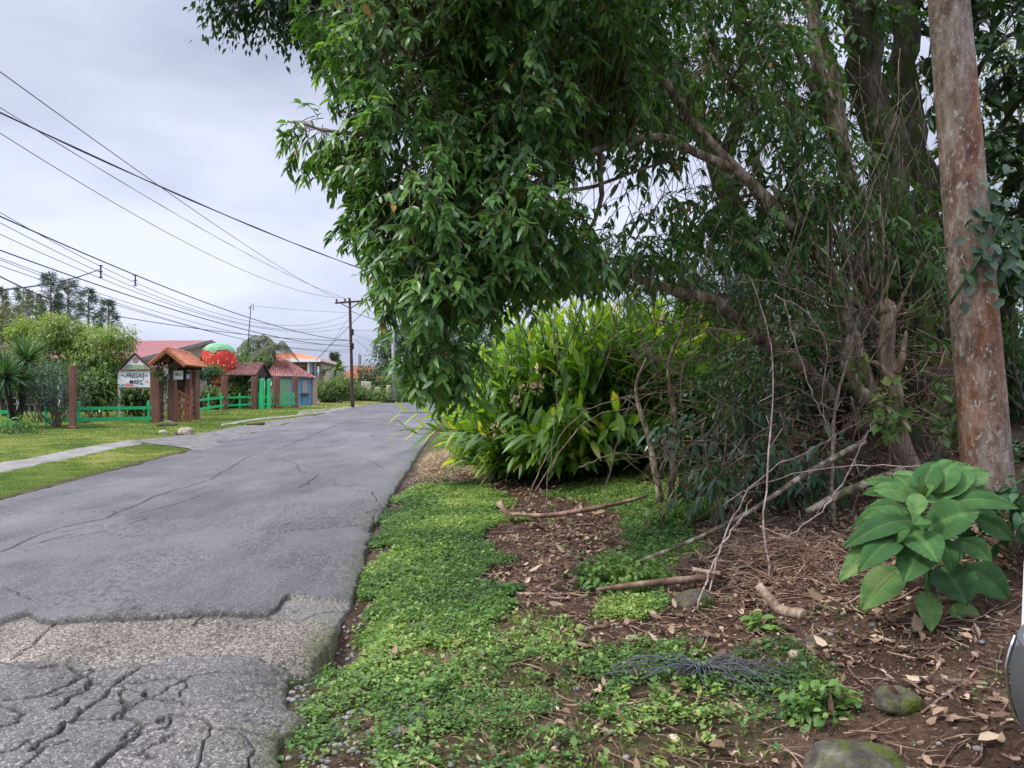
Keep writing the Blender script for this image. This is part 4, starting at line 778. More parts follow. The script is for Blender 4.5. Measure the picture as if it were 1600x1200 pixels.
# blue kiosk ------------------------------------------------------------------------
p0 = Gd(433, 638.5, .1); p1 = Gd(489, 637.5, .1); e = empty('blue_kiosk', (p0[0], p0[1], .08), 'blue boarded kiosk with a sagging red tiled roof and a serving hatch', 'kiosk')
a = A(X0(433, 57.5), 57.5); b2 = A(X0(465, 59.0), 59.0); c2_ = A(X0(489, 60.5), 60.5); d2 = A(X0(425, 63), 63)
def wall(name, q0, q1, z0, z1, mt, th=.12, par=None):
    mb = MB(); beam(mb, (q0[0], q0[1], (z0 + z1) / 2), (q1[0], q1[1], (z0 + z1) / 2), th, z1 - z0); return obj(name, mb, mt, par or e)
wall('side_wall', a, b2, 0, 2.45, M['blue_wood']); fw = wall('front_wall', b2, c2_, 0, 2.4, M['blue_wood']); wall('back_wall', d2, c2_ + A(-.3, 2.2), 0, 2.3, M['blue_wood'])
f = lambda q0, q1, t: q0 * (1 - t) + q1 * t
nA = A(.045, -.12)
wall('door', f(a, b2, .08) + nA, f(a, b2, .62) + nA, .02, 2.2, plain('faded_green_door', (.20, .36, .20), .7), .06)
wall('hatch', f(b2, c2_, .28) + nA, f(b2, c2_, .62) + nA, 1.15, 2.15, surf('grey_louvre', [(.3, (.22, .22, .21)), (.7, (.48, .48, .46))], 12, .6, 0, stretch=(.05, .05, 5)), .06, fw)
wall('counter', f(b2, c2_, .22) + nA * 1.5, f(b2, c2_, .72) + nA * 1.5, 1.02, 1.12, M['brown_wood'], .3, fw); wall('lower_panel', f(b2, c2_, .28) + nA, f(b2, c2_, .66) + nA, .08, .95, plain('teal_panel', (.13, .28, .34), .7), .05, fw)
wall('corner_post', c2_ - A(.02, .1), c2_ + A(.32, 0), 0, 2.4, M['pink'], .3)
mb = MB(); apx = A(X0(430, 61), 61, 4.0); zl = 2.42
R0, R1, R2, R3 = A(X0(417, 56.6), 56.6, zl), A(X0(463, 58.4), 58.4, zl + .02), A(X0(493, 60.2), 60.2, zl - .08), A(X0(417, 64.5), 64.5, zl)
ap2 = A(X0(438, 61), 61, 4.0)
rooftile(mb, R0, R1, ap2, apx, 12, .05, 5, .06); rooftile(mb, R1, R2, ap2 + A(.01, 0, 0), ap2, 8, .05, 5, .06); rooftile(mb, R2, R3, apx, ap2, 12, .05, 3, .06); obj('roof', mb, surf('faded_red_tile', [(.3, (.24, .085, .075)), (.5, (.38, .16, .14)), (.7, (.52, .30, .25))], 5, .85, .3), e)
# house behind with orange roof --------------------------------------------------------
def win(par, q0, q1, z0, z1, fm='white', t=.06):
    w_ = wall('window', q0, q1, z0, z1, M[fm], t, par); w2 = wall('pane', f(q0, q1, .08) + nA * .4, f(q0, q1, .92) + nA * .4, z0 + .1, z1 - .1, M['glass'], t, w_); return w_
e = empty('two_storey_house', (X0(470, 78), 78, .08), 'two storey cream house with orange tiled roof and a railed balcony', 'house')
YH = 76; z2 = lambda py, Y: CAMZ + (HY - py) * Y / F
hA, hB, hC = A(X0(418, YH + 1), YH + 1), A(X0(494, YH), YH), A(X0(536, 92), 92)
wall('front_wall', hA + A(0, 1.8), hB + A(-.8, 1.8), 0, 4.3, plain('pink_brown_render', (.34, .22, .19), .85), .2); sw = wall('side_wall', hB + A(0, 1.6), hC, 0, 4.2, M['cream'], .2)
wall('lower_wall', hA, hB, 0, 1.75, plain('dull_mauve_render', (.30, .20, .18), .85), .2)
wall('balcony_slab', hA, hB + A(.2, 0), 1.75, 1.95, M['white'], .5)
mb = MB()
beam(mb, (hA[0], hA[1] - .3, 3.0), (hB[0], hB[1] - .3, 3.0), .05, .06); [beam(mb, (x, YH - .25, 1.95), (x, YH - .25, 3.0), .03, .03) for x in np.arange(hA[0], hB[0], .22)]; obj('balcony_railing', mb, M['black'], e)
for px in (430, 482.5, 487, 492.5): mb = MB(); box(mb, (X0(px, YH), YH, 3.1), (.22, .22, 2.3)); obj('balcony_post', mb, M['white' if px < 485 else 'grey_metal'], e)
for x in (.25, .55, .8): win(e, f(hA, hB, x) + A(0, 1.6), f(hA, hB, x + .14) + A(0, 1.6), 2.3, 3.8)
win(sw, hB + A(.15, 1.9), hB + A(.15, 1.9) + (hC - hB) * .1, 2.2, 3.6)
z_e = 4.25; mb = MB(); beam(mb, (hA[0] - .5, hA[1] - .6, z_e), (hB[0] + .6, hB[1] - .6, z_e), .15, .32); fr = (hB[0] + .6, hB[1] - .6, z_e); beam(mb, fr, (hC[0] + .5, hC[1], 4.05), .15, .18); obj('fascia', mb, M['white'], e)
mb = MB(); bk = A(X0(425, 90), 90)
ra, rb_ = A(X0(448, 83), 83, z2(550, 83)), A(X0(468, 83), 83, z2(553, 83))
rooftile(mb, (hA[0] - .5, hA[1] - .5, z_e + .16), (hB[0] + .6, hB[1] - .6, z_e + .16), rb_, ra, 26, .05, 5, .08); rooftile(mb, (hB[0] + .6, hB[1] - .6, z_e + .16), (hC[0] + .5, hC[1], 4.1), rb_ + A(.1, 6, -.2), rb_, 24, .05, 5, .08); rooftile(mb, (bk[0] - 6, bk[1], z_e), (hA[0] - .5, hA[1] - .5, z_e + .1), ra, ra + A(-.1, 3, 0), 16, .05, 5, .08)
rooftile(mb, (hC[0] + .5, hC[1], 4.1), (bk[0] - 6, bk[1], 4.2), ra + A(-.1, 3, 0), rb_ + A(.1, 6, -.2), 16, .05, 4, .08); obj('roof', mb, M['tile_orange'], e)
# low house further on
e = empty('low_house', (X0(560, 100), 100, .08), 'low house with a bright orange tiled roof behind the garden wall', 'house')
wall('wall', A(X0(540, 98), 98), A(X0(618, 98), 98), 0, 2.9, M['cream'], .2); mb = MB(); rooftile(mb, (X0(533, 96), 96, 2.7), (X0(622, 96), 96, 2.6), (X0(606, 104), 104, 4.3), (X0(552, 104), 104, 4.5), 40, .05, 6, .08); rooftile(mb, (X0(622, 112), 112, 2.6), (X0(533, 112), 112, 2.7), (X0(552, 104), 104, 4.5), (X0(606, 104), 104, 4.3), 40, .05, 4, .08); obj('roof', mb, plain('orange_tile', (.52, .20, .10), .8), e)
for x in (548, 566, 590): win(e, A(X0(x, 97.8), 97.8), A(X0(x + 7, 97.8), 97.8), 1.0, 2.2)
e = empty('small_shed', (X0(515, 95), 95, .08), 'small pink roofed outbuilding right of the two storey house', 'building'); wall('wall', A(X0(508, 94), 94), A(X0(533, 94), 94), 0, 3.0, M['cream'], .2); mb = MB(); rooftile(mb, (X0(505, 93), 93, 3.0), (X0(540, 93), 93, 2.9), (X0(536, 97), 97, 3.8), (X0(506, 97), 97, 4.0), 16, .05, 4, .08); rooftile(mb, (X0(540, 101), 101, 2.9), (X0(505, 101), 101, 3.0), (X0(506, 97), 97, 4.0), (X0(536, 97), 97, 3.8), 16, .05, 4, .08); obj('roof', mb, M['tile_brown'], e)
# garden wall in front of the low house, with square piers
e = empty('garden_wall', (X0(555, 84), 84, .08), 'low weathered garden wall with pale piers behind the wooden pole', 'wall')
mb = MB(); beam(mb, (X0(535, 82), 82, .7), (X0(690, 90), 90, .7), .2, 1.3); obj('panel', mb, surf('stained_wall', [(.35, (.20, .18, .15)), (.65, (.42, .38, .32))], 1.5, .9, .3), e)
for x, h in ((553, 1.9), (572, 2.2), (590, 1.6), (608, 1.8), (640, 1.7)):
    mb = MB(); box(mb, (X0(x, 82), 82, h / 2), (1.0 if x < 580 else .5, .5, h), bev=.04); obj('pier', mb, M['cream'], e)
# gravel heap
p = A(X0(510, 72) - 1.5, 64, 0); mb = MB(); u_ = np.linspace(0, 1, 12)[:, None]; a_ = np.linspace(0, 2 * np.pi, 30)[None]; r_ = u_ * (1 + .2 * np.sin(a_ * 3)); V = np.stack([p[0] + 1.5 + r_ * 1.7 * np.cos(a_), p[1] + 8 + r_ * 1.5 * np.sin(a_), .05 + .75 * (1 - u_) ** .9 + .1 * fbm(r_ * 4 * np.cos(a_), r_ * 4 * np.sin(a_), 0, 1, 3)], -1); grid(mb, V)
obj('gravel_heap', mb, M['gravel'], origin=(p[0] + 1.5, p[1] + 8, .05), label='grey gravel heap beside the blue kiosk', cat='gravel heap')
# rocks near the gate
for (px, py, s, mt, lab) in ((290, 680, (.24, .18, .17), 'rock_pale', 'beige boulder on the ground in front of the entrance gate'), (254, 678, (.14, .12, .09), 'rock_pale', 'small whitish stone left of the beige boulder'), (262, 667, (.36, .26, .16), 'rock', 'dark mossy rock at the foot of the gate pillar'), (277, 680, (.12, .12, .08), 'rock', 'small dark stone beside the beige boulder'), (131, 662, (.24, .18, .14), 'rock', 'grey rock beside the lone brown post'), (400, 664, (.4, .2, .09), 'rock', 'flat dark stone at the lawn kerb')):
    p = Gd(px, py, .08); mb = MB(); stone(mb, (p[0], p[1], .08 + s[2] * .5), s, px, 3); obj('rock', mb, M[mt], origin=(p[0], p[1], .06), label=lab, cat='rock')
# ---- garden planting
def yucca(px, py, Y, heads, lab):
    b0 = Gd(px, py, .1); e = empty('yucca', (b0[0], b0[1], .08), lab, 'yucca')
    for (hx, hy, dY, rL, n) in heads:
        c = PX(hx, hy, b0[1] + dY); mb = MB(); D = rdir(n); D[:, 2] = D[:, 2] * .8 + .15; leaves(mb, np.repeat(c[None], n, 0) + D * .1, D, A(0, 0, 1) + rdir(n) * .2, rL * rng.uniform(.7, 1.1, n), .075, np.clip(rng.normal(.5, .2, n) - .15 * (D[:, 2] < -.2) + .55 * ((D[:, 2] < -.5) & (rng.random(n) < .25)), 0, 1), TB, .15, .15); obj('leaf_head', mb, M['yucca'], e)
        mb = MB(); S = spl([A(b0[0] + rng.normal(0, .1), b0[1], 0), (A(*b0[:2], 0) + c) / 2 + A(.1, 0, -.3), c], 8); tube(mb, S, np.linspace(.13, .08, len(S)), 8, rough=.2); obj('trunk', mb, M['dark_wood'], e)
yucca(20, 668, 27, [(42, 562, 1, 1.35, 190), (8, 588, -1, 1.15, 170), (-22, 560, 0, 1.3, 170), (35, 598, .5, 1.0, 140)], 'dark green spiky yucca with several heads at the left edge')
bush('wispy_shrub', (*PX(88, 612, 28.5)[:2], 1.5), (.85, .7, 1.25), 'dark wispy shrub between the yucca and the lone brown post', 'shrub', M['conifer'], 420, 7, .16, .035, stems=16, gate=.46, base=.3)
bush('low_bush', (*PX(30, 655, 25)[:2], .35), (.7, .5, .4), 'low leafy plant at the foot of the yucca', 'shrub', M['weed'], 120, 6, .1, .05, base=.3)
def tree(name, base, trunk_pts, ells, label, cat, mat, nclus, k, L, W, gate=.42, bark='bark_thin', group=None, r0=.2, down=.1, tmpl=T4, droop=.2, base_r=.5, shell=.4, spread=None, sc=.6, outw=.6):
    e = empty(name, (base[0], base[1], float(H(base[0], base[1]))), label, cat, group)
    mb = MB(); S = spl([np.array([base[0], base[1], float(H(base[0], base[1])) - .1])] + [np.array(q, float) for q in trunk_pts], 14); tube(mb, S, np.linspace(r0, r0 * .4, len(S)), 8, rough=.15)
    for el in ells[::max(1, len(ells) // 6)]:
        q = S[int(len(S) * .6)]; tube(mb, spl([q, (q + np.array(el[:3])) / 2 + A(0, 0, .1), np.array(el[:3])], 6), np.linspace(r0 * .45, r0 * .1, len(spl([q, q, q], 6))), 6)
    obj('trunk', mb, M[bark], e); mb = MB(); foliage(mb, ells, nclus, k, L, W, spread or L, tmpl, gate, down, outw, droop, int(abs(base[0] * 7)), base_r, shell, sc); obj('crown', mb, mat, e); return e
def E3(px, py, Y, rx, ry, rz): return [*PX(px, py, Y), rx, ry, rz]
tree('golden_tree', PX(110, 650, 38), [PX(112, 600, 38), PX(110, 560, 38)], [E3(70, 522, 38, 1.7, 1.5, .85), E3(120, 530, 38.5, 1.8, 1.5, .7), E3(165, 540, 38, 1.35, 1.3, .9), E3(45, 535, 38, 1.1, 1.2, .9), E3(150, 565, 37.5, 1.1, 1.1, .6), E3(95, 515, 38, .9, 1, .7), E3(188, 528, 37.6, .7, .8, .45)], 'rounded golden green tree in the restaurant garden', 'tree', M['golden'], 2000, 7, .17, .075, gate=.44, sc=1.3, r0=.25, down=.5, shell=.55, outw=.7)
for (px, py, Y, r, lab, mt) in ((143, 585, 37, (1.0, .8, .95), 'dark leafy plants under the golden tree', 'leaf_dark'), (155, 608, 34.8, (.75, .5, .7), 'large leaved plant behind the green fence', 'hedge'), (212, 622, 36.8, (.85, .5, .65), 'yellow green bush under the gable sign', 'hedge'), (60, 590, 33, (1.4, 1, 1.2), 'mid green shrub behind the yucca', 'leaf_fine')):
    big = mt == 'hedge'; bush('garden_plant', PX(px, py, Y), r, lab, 'plant', M[mt], 260, 6, .26 if big else .18, .12 if big else .06, base=.45, droop=.35)
bush('vine_canopy', PX(319, 581, 46), (.95, .8, .34), 'dark green creeper spreading from the gate roof in front of the strawberry', 'vine', M['leaf_fine'], 420, 7, .16, .08, stems=5, base=.3, gate=.3)
bush('dark_creeper', PX(300, 582, 40.5), (.75, .6, .5), 'dark creeper hanging under the gate roof', 'vine', M['leaf_dark'], 160, 7, .14, .07, stems=3, gate=.3)
for (px, py, Y, r, lab, mt) in ((368, 618, 54, (.6, .5, .8), 'young banana like plant between the brown pillars', 'hedge'), (332, 622, 51, (.8, .4, .45), 'yellowish plant below the strawberry', 'hedge'), (381, 582, 57, (.9, .8, 1.3), 'dark climbing plant beside the strawberry', 'leaf_fine'), (402, 557, 62, (1.3, 1, 1.2), 'bright green leafy tree behind the tiled shelter', 'weed'), (424, 575, 61, (1.0, .8, .8), 'green plant behind the palm trunk', 'leaf_fine'), (375, 606, 58, (1.3, .6, .9), 'dark foliage behind the trellis', 'leaf_dark')):
    bush('garden_plant', PX(px, py, Y), r, lab, 'plant', M[mt], 230, 6, .3, .12, base=.5, droop=.3)
def palm(px, py, Y, hx, hy, nf, L, lab, seed):
    b0 = Gd(px, py, .08); b0[1] = Y; b0[0] = X0(px, Y); c = PX(hx, hy, Y); e = empty('palm_tree', (b0[0], b0[1], .06), lab, 'palm', 'palms in the garden')
    mb = MB(); S = spl([A(b0[0], b0[1], -.1), (b0 + c) / 2 + A(.1, 0, 0), c], 14); tube(mb, S, np.linspace(.2, .13, len(S)), 10, rough=.12); obj('trunk', mb, M['bark_pale'], e)
    mf = MB()
    for i in range(nf):
        a = i * 2.399 + seed; el = rng.uniform(.3, 1.15); d = A(math.cos(a) * math.cos(el), math.sin(a) * math.cos(el), math.sin(el)); Lf = L * rng.uniform(.8, 1.1); t = np.linspace(0, 1, 22)[:, None]
        R_ = c + d * t * Lf + A(0, 0, -1) * (t ** 2.1) * Lf * rng.uniform(.65, 1.0); T_ = nrm(np.gradient(R_, axis=0)); s = nrm(np.cross(T_, A(0, 0, 1)))
        tube(mf, R_, np.linspace(.03, .006, 22), 4, r=.8)
        for sg in (-1, 1):
            for o in (0, .5):
                Q = R_[2:] + (R_[2:] - R_[1:-1]) * o; D = nrm(s[2:] * sg + T_[2:] * .55 + A(0, 0, -.35)); n = len(Q); leaves(mf, Q, D, A(0, 0, 1) + rdir(n) * .4, .55 * np.sin(np.linspace(.5, 2.9, n)) + .08, .02, np.clip(rng.normal(.5, .2, n), 0, 1), TB, .55, .1)
    obj('fronds', mf, M['palm'], e)
palm(427, 630, 59, 428, 548, 17, 2.6, 'palm with a slim pale trunk beside the kiosk roof', 0); palm(404, 628, 62, 404, 535, 15, 2.3, 'palm behind the tiled shelter, left of the other palm', 1.3)
bush('hedge_bush', PX(516, 612, 70), (1.75, 1.3, 1.35), 'large round yellow green bush in front of the cream house', 'bush', M['hedge'], 700, 6, .22, .11, base=.55, gate=.3)
bush('flowering_shrub', PX(538, 606, 76), (1.5, 1.2, 1.5), 'green shrub behind the wooden pole', 'shrub', M['leaf_fine'], 300, 6, .25, .1, base=.5)
for (px, py, Y, r, mt, lab) in ((565, 618, 80, (2.0, 1, .8), 'leaf_fine', 'green shrub at the garden wall right of the wooden pole'), (598, 622, 78, (2.2, 1, .9), 'hedge', 'tall grass like shrub by the concrete pole'), (588, 592, 86, (1.8, 1.3, 1.5), 'leaf_dark', 'dark clipped tree in tiers behind the garden wall'), (625, 600, 84, (1.8, 1.3, 1.1), 'hedge', 'yellow green bush right of the concrete pole'), (640, 612, 82, (2.2, 1, 1.0), 'leaf_fine', 'dense hedge beyond the concrete pole'), (672, 612, 86, (2.4, 1, 1.3), 'hedge', 'bush where the road disappears'), (700, 606, 92, (3.0, 1.5, 2), 'leaf_fine', 'green bush at the road bend'), (730, 598, 96, (3.5, 2, 3), 'leaf_fine', 'tall bush beyond the road bend')):
    bush('roadside_shrub', PX(px, py, Y), r, lab, 'shrub', M[mt], 330, 6, .3, .13, base=.5, group='shrubs along the far side of the road', gate=.34)
p = PX(640, 598, 85); bush('red_shrub', p, (1.0, .8, .7), 'dull red leaved shrub by the concrete pole', 'shrub', leafm('red_leaf', [(0, (.10, .03, .03)), (1, (.22, .08, .06))]), 120, 6, .22, .1)
def banana(px, py, Y, n, L, lab):
    c = PX(px, py, Y); e = empty('banana_plant', (c[0], c[1], .05), lab, 'banana plant'); mb = MB(); tube(mb, [[c[0], c[1], 0], c], [.2, .12], 8); obj('stem', mb, M['hedge'], e); mb = MB(); D = rdir(n); D[:, 2] = np.abs(D[:, 2]) * .8 + .25; leaves(mb, np.repeat(c[None], n, 0), D, A(0, 0, 1) + rdir(n) * .2, L * rng.uniform(.7, 1.1, n), L * .24, .6, T8, .55, .15); obj('leaves', mb, M['hedge'], e)
banana(524, 580, 78, 14, 2.4, 'banana plant with broad arching leaves beside the wooden pole')
# trees in the distance
def conifer(px, ptop, Y, w, lab, dens=1.0):
    x = X0(px, Y); ztop = z2(ptop, Y); e = empty('conifer', (x, Y, .05), lab, 'conifer', 'tall conifers on the left horizon'); mb = MB(); tube(mb, [[x, Y, 0], [x + .1, Y, ztop]], [.28, .04], 6); obj('trunk', mb, M['bark_pale'], e); mb = MB(); z = 2.0
    while z < ztop - .1:
        t = (z - 2) / (ztop - 2); R_ = w * (1 - t * .75) * (.65 + .5 * rng.random()); nb = 9
        for i in range(nb):
            a = rng.uniform(0, 6.28); el = rng.uniform(.1, .6); n = int(26 * dens); s = rng.uniform(.15, 1, n) ** .7 * R_; d = A(math.cos(a), math.sin(a), math.tan(el))
            P_ = A(x, Y, z) + d * s[:, None] + rng.normal(0, .10, (n, 3)); D = np.tile(d, (n, 1)) + rdir(n) * .8; leaves(mb, P_, D, rdir(n), rng.uniform(.3, .6, n), .06, np.clip(rng.normal(.5, .2, n), 0, 1), T4, .1, .2)
        z += rng.uniform(.35, .6)
    obj('crown', mb, M['conifer'], e)
for (px, pt, Y, w, lab) in ((3, 452, 78, 1.4, 'thin conifer cut by the left edge of the picture'), (35, 452, 82, 2.3, 'broad conifer above the yucca'), (55, 458, 84, 2.0, 'lower conifer in the middle of the row'), (78, 430, 80, 2.4, 'tallest narrow conifer above the golden tree'), (105, 434, 82, 2.6, 'dense conifer right of the tallest one'), (137, 455, 80, 2.4, 'spreading conifer second from the right end of the row'), (168, 470, 78, 1.7, 'rightmost conifer of the row, with a small crown')): conifer(px, pt, Y, w, lab)
c = PX(241, 0, 1); x = X0(521, 110); e_ = conifer(523, 553, 110, 1.3, 'narrow dark cypress above the small outbuilding roof', 1.6)
tree('roadside_tree', A(X0(628, 100), 100), [PX(630, 590, 100), PX(632, 560, 100)], [E3(635, 545, 100, 3.4, 3, 3.2), E3(615, 560, 100, 2.6, 2.2, 2.6), E3(660, 565, 100, 3.6, 3, 3.2), E3(645, 525, 100, 2.3, 2, 2.2), E3(625, 580, 99, 2.6, 2, 2), E3(690, 560, 104, 4, 3, 4)], 'large dark tree behind the concrete pole', 'tree', M['leaf_dark'], 2400, 7, .42, .2, r0=.4, gate=.32)
tree('roadside_tree', A(X0(735, 112), 112), [PX(735, 560, 112)], [E3(735, 560, 112, 5, 4, 5), E3(700, 580, 112, 4, 3, 3.5), E3(770, 560, 112, 5, 4, 6)], 'dark tree beyond the road bend, behind the leaning branches', 'tree', M['leaf_dark'], 1600, 7, .5, .24, r0=.4, gate=.32)
bush('pale_shrub', PX(2, 520, 40), (1.4, 1.2, 2.2), 'pale brownish tree cut by the left edge above the yucca', 'tree', M['palm'], 420, 7, .2, .07, base=.7)
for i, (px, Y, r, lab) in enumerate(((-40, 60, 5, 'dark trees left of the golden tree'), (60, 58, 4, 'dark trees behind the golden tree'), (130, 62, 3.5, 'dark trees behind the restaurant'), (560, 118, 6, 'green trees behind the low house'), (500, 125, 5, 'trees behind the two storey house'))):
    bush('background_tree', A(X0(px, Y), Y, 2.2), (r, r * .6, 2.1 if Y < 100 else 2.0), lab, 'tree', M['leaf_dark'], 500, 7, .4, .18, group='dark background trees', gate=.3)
# ================================================================== poles and wires
e = empty('wooden_utility_pole', (X0(550.5, 60), 60, .05), 'dark wooden utility pole with a crossarm beside the road', 'utility pole')
mb = MB(); tube(mb, spl([PX(551, 637.5, 60), PX(549, 560, 60), PX(546.5, 468, 60)], 10), np.linspace(.15, .10, 9), 10, rough=.04); obj('pole', mb, M['pole_wood'], e)
mb = MB(); beam(mb, PX(523.5, 473.5, 59.8), PX(569, 470.3, 60), .12, .14); ca = obj('crossarm', mb, M['pole_wood'], e)
mb = MB(); beam(mb, PX(533, 474, 59.75), PX(546.5, 482, 59.8), .05, .07); beam(mb, PX(561, 472.5, 59.75), PX(548, 482, 59.8), .05, .07); obj('brace', mb, M['pole_wood'], ca)
INS = [(526, 470), (539, 469.5), (546, 467.5), (566, 467.5)]
for (x, y) in INS: mb = MB(); c = PX(x, y, 59.9); tube(mb, [c - A(0, 0, .12), c - A(0, 0, .02), c, c + A(0, 0, .05), c + A(0, 0, .1), c + A(0, 0, .14)], [.03, .06, .1, .07, .09, .03], 8); obj('insulator', mb, M['insul'], ca)
for (y, w, h) in ((519, .22, .5), (541, .24, .5)): mb = MB(); c = PX(550.5, y, 59.8); box(mb, c, (w, .2, h), bev=.05); obj('junction_box', mb, M['black'], e)
e = empty('concrete_utility_pole', (X0(616, 66), 66, .05), 'pale concrete utility pole beside the road, partly behind leaves', 'utility pole')
mb = MB(); tube(mb, [PX(616.5, 625, 66), PX(613, 500, 66)], [.17, .11], 10); obj('pole', mb, M['pole_conc'], e)
e = empty('service_mast', (X0(562, 92), 92, .05), 'thin double service mast above the orange roof', 'mast')
for x in (561, 563.5): mb = MB(); tube(mb, [PX(x, 625, 92), PX(x, 553 if x < 562 else 555, 92)], .07, 6); obj('mast', mb, M['pole_wood'], e)
mb = MB(); tube(mb, [PX(387, 545, 58), PX(392, 478, 57.5)], .035, 5); tube(mb, [PX(389, 482, 57.5), PX(396, 474, 57.5), PX(396, 484, 57.5)], .03, 5); obj('antenna_mast', mb, M['wire'], origin=PX(387, 545, 58), label='thin crooked antenna rod above the palms', cat='antenna')
def wire(A_, M_, B_, r, lab, wob=0):
    """A_,B_: (px,py,depth) ends; M_: pixel the hanging wire passes"""
    a, b = PX(*A_), PX(*B_); sx_ = (M_[0] - 800) / F; dx, dy = b[0] - a[0], b[1] - a[1]; t = (sx_ * a[1] - a[0]) / (dx - sx_ * dy); Ym = a[1] + dy * t; zm = CAMZ + (HY - M_[1]) * Ym / F
    lin = a[2] + (b[2] - a[2]) * t; k = (zm - lin) / (t * (1 - t)); k = min(k, 0) if abs(k) < 30 else 0; T = np.linspace(0 if A_[0] > 20 else -.12, 1, 48); P_ = a + (b - a) * T[:, None]; P_[:, 2] += k * T * (1 - T)
    mb = MB(); tube(mb, P_, r * (1 + wob * np.sin(np.arange(48) * 1.9)), 5, cap=False); obj('overhead_cable', mb, M['wire'], origin=a, label=lab, cat='cable', group='overhead cables')
PO = 60
WL = [((0, 112, 15), (248, 290), (526, 466, PO), .011, 'highest thin cable in the sky, running to the crossarm'),
 ((0, 168, 18.5), (240, 314), (539, 466, PO), .011, 'thin cable crossing just below the thick twisted cable'),
 ((0, 208, 20), (240, 352), (546, 466, PO), .011, 'third thin cable to the crossarm'),
 ((0, 176, 12), (256, 294), (843, 482, 40), .016, 'thick twisted black cable running into the leaves'),
 ((0, 338, 20), (212, 430), (549, 532, PO), .020, 'thick dark cable meeting the pole below the crossarm'),
 ((0, 332, 22), (155, 415), (549, 489, PO), .010, 'thin cable carrying the two spacers, upper strand'),
 ((0, 348, 22), (155, 425), (549, 500, PO), .010, 'thin cable carrying the two spacers, middle strand'),
 ((0, 366, 22), (155, 434), (549, 509, PO), .010, 'thin cable carrying the two spacers, lower strand'),
 ((0, 391, 22), (120, 434), (549, 541, PO), .020, 'dark cable passing above the conifers'),
 ((0, 403, 23), (200, 473), (549, 537, PO), .010, 'thin cable below the dark one over the conifers'),
 ((0, 406, 24), (240, 492), (549, 546, PO), .010, 'faint cable just above the restaurant roof'),
 ((0, 415, 25), (200, 482), (549, 550, PO), .012, 'lowest thin cable above the restaurant roof'),
 ((0, 432, 24), (90, 472), (160, 492, 33), .022, 'dark cable dipping in front of the conifers'),
 ((182, 494, 35), (270, 508), (549, 532, PO), .018, 'dark cable from the garden tree towards the pole'),
 ((0, 453, 18), (60, 446), (155, 421, 30), .020, 'drop cable rising from the left edge to the first spacer'),
 ((493, 563, 74), (530, 520), (577, 478, 58), .022, 'diagonal stay cable crossing the wooden pole'),
 ((549, 487, PO), (590, 500), (640, 512, 50), .012, 'short cable leaving the wooden pole to the right'),
 ((549, 486, PO), (600, 505), (660, 520, 60), .012, 'second cable leaving the wooden pole to the right'),
 ((549, 516, PO), (575, 517), (613, 516, 66), .012, 'level cable between the wooden and concrete poles'),
 ((549, 522, PO), (580, 532), (640, 544, 80), .012, 'sloping cable right of the wooden pole'),
 ((554, 530, PO), (575, 545), (600, 555, 85), .012, 'lower sloping cable right of the wooden pole'),
 ((563, 555, 92), (590, 550), (613, 530, 66), .014, 'cable from the service mast to the concrete pole'),
 ((488, 572, 76), (515, 540), (545, 497, PO), .010, 'thin stay behind the diagonal cable'),
 ((396, 478, 57), (480, 485), (549, 489, PO), .010, 'thin level cable from the antenna rod to the pole')]
e = empty('distant_utility_pole', (X0(843, 40), 40, .3), 'pale utility pole glimpsed behind the ginger clump', 'utility pole')
mb = MB(); tube(mb, [PX(846, 640, 40), PX(843, 470, 40)], [.16, .11], 10); obj('pole', mb, M['pole_conc'], e)
mb = MB(); beam(mb, PX(838, 482, 39.9), PX(848, 481, 39.9), .1, .1); obj('bracket', mb, M['insul'], e)
for w in WL: wire(*w, wob=.3 if 'twisted' in w[4] else 0)
for (px, y0, y1, Y, lab) in ((157.5, 414, 434.5, 30, 'left cable spacer bar in the sky'), (211.5, 429, 447, 34, 'right cable spacer bar in the sky')):
    mb = MB(); beam(mb, PX(px, y0, Y), PX(px, y1, Y), .045, .045, up=(0, 1, 0))
    for q in (y0 + 1, (y0 + y1) / 2, y1 - 1): beam(mb, PX(px - 3.5, q, Y), PX(px + 3, q, Y), .04, .03)
    obj('cable_spacer', mb, M['wire'], origin=PX(px, y1, Y), label=lab, cat='cable spacer', group='cable spacers')
# ================================================================== RIGHT: big overhanging tree
def limb(mb, pts, r0, r1, sides=10, n=18, rough=.12, seed=0):
    P_ = [PX(*p) if len(p) == 3 and abs(p[0]) > 20 else np.array(p, float) for p in pts]; S = spl(P_, n); m = len(S)
    wig = (np.stack([fbm(np.arange(m) * .5, seed + k * 7.1, 0, 3, 2) for k in range(3)], 1) - .5) * r0 * 1.2; S[1:-1] += wig[1:-1]; tube(mb, S, np.linspace(r0, r1, m), sides, rough=rough, seed=seed); return S
tb = PX(1440, 700, 9); tb[2] = float(H(tb[0], tb[1]))
T = empty('overhanging_tree', tb, 'large spreading tree with mossy trunks whose leafy branches hang over the road', 'tree')
nodes = []
def Lb(name, pts, r0, r1, mat, base=False, **k):
    mb = MB(); P_ = [list(p) for p in pts]
    S = limb(mb, [tuple(p) for p in P_], r0, r1, **k); nodes.extend(S); obj(name, mb, M[mat], T); return S
Lb('trunk', [(1450, 745, 9), (1435, 560, 9), (1405, 330, 9), (1362, 130, 9), (1315, -60, 9), (1250, -330, 8.6)], .27, .15, 'bark_moss', sides=18, n=40, rough=.2, seed=1)
Lb('trunk', [(1470, 735, 9.6), (1462, 520, 9.6), (1440, 300, 9.6), (1410, 60, 9.6), (1400, -120, 9.5), (1420, -380, 9.4)], .22, .12, 'bark_moss', sides=16, n=40, rough=.2, seed=2)
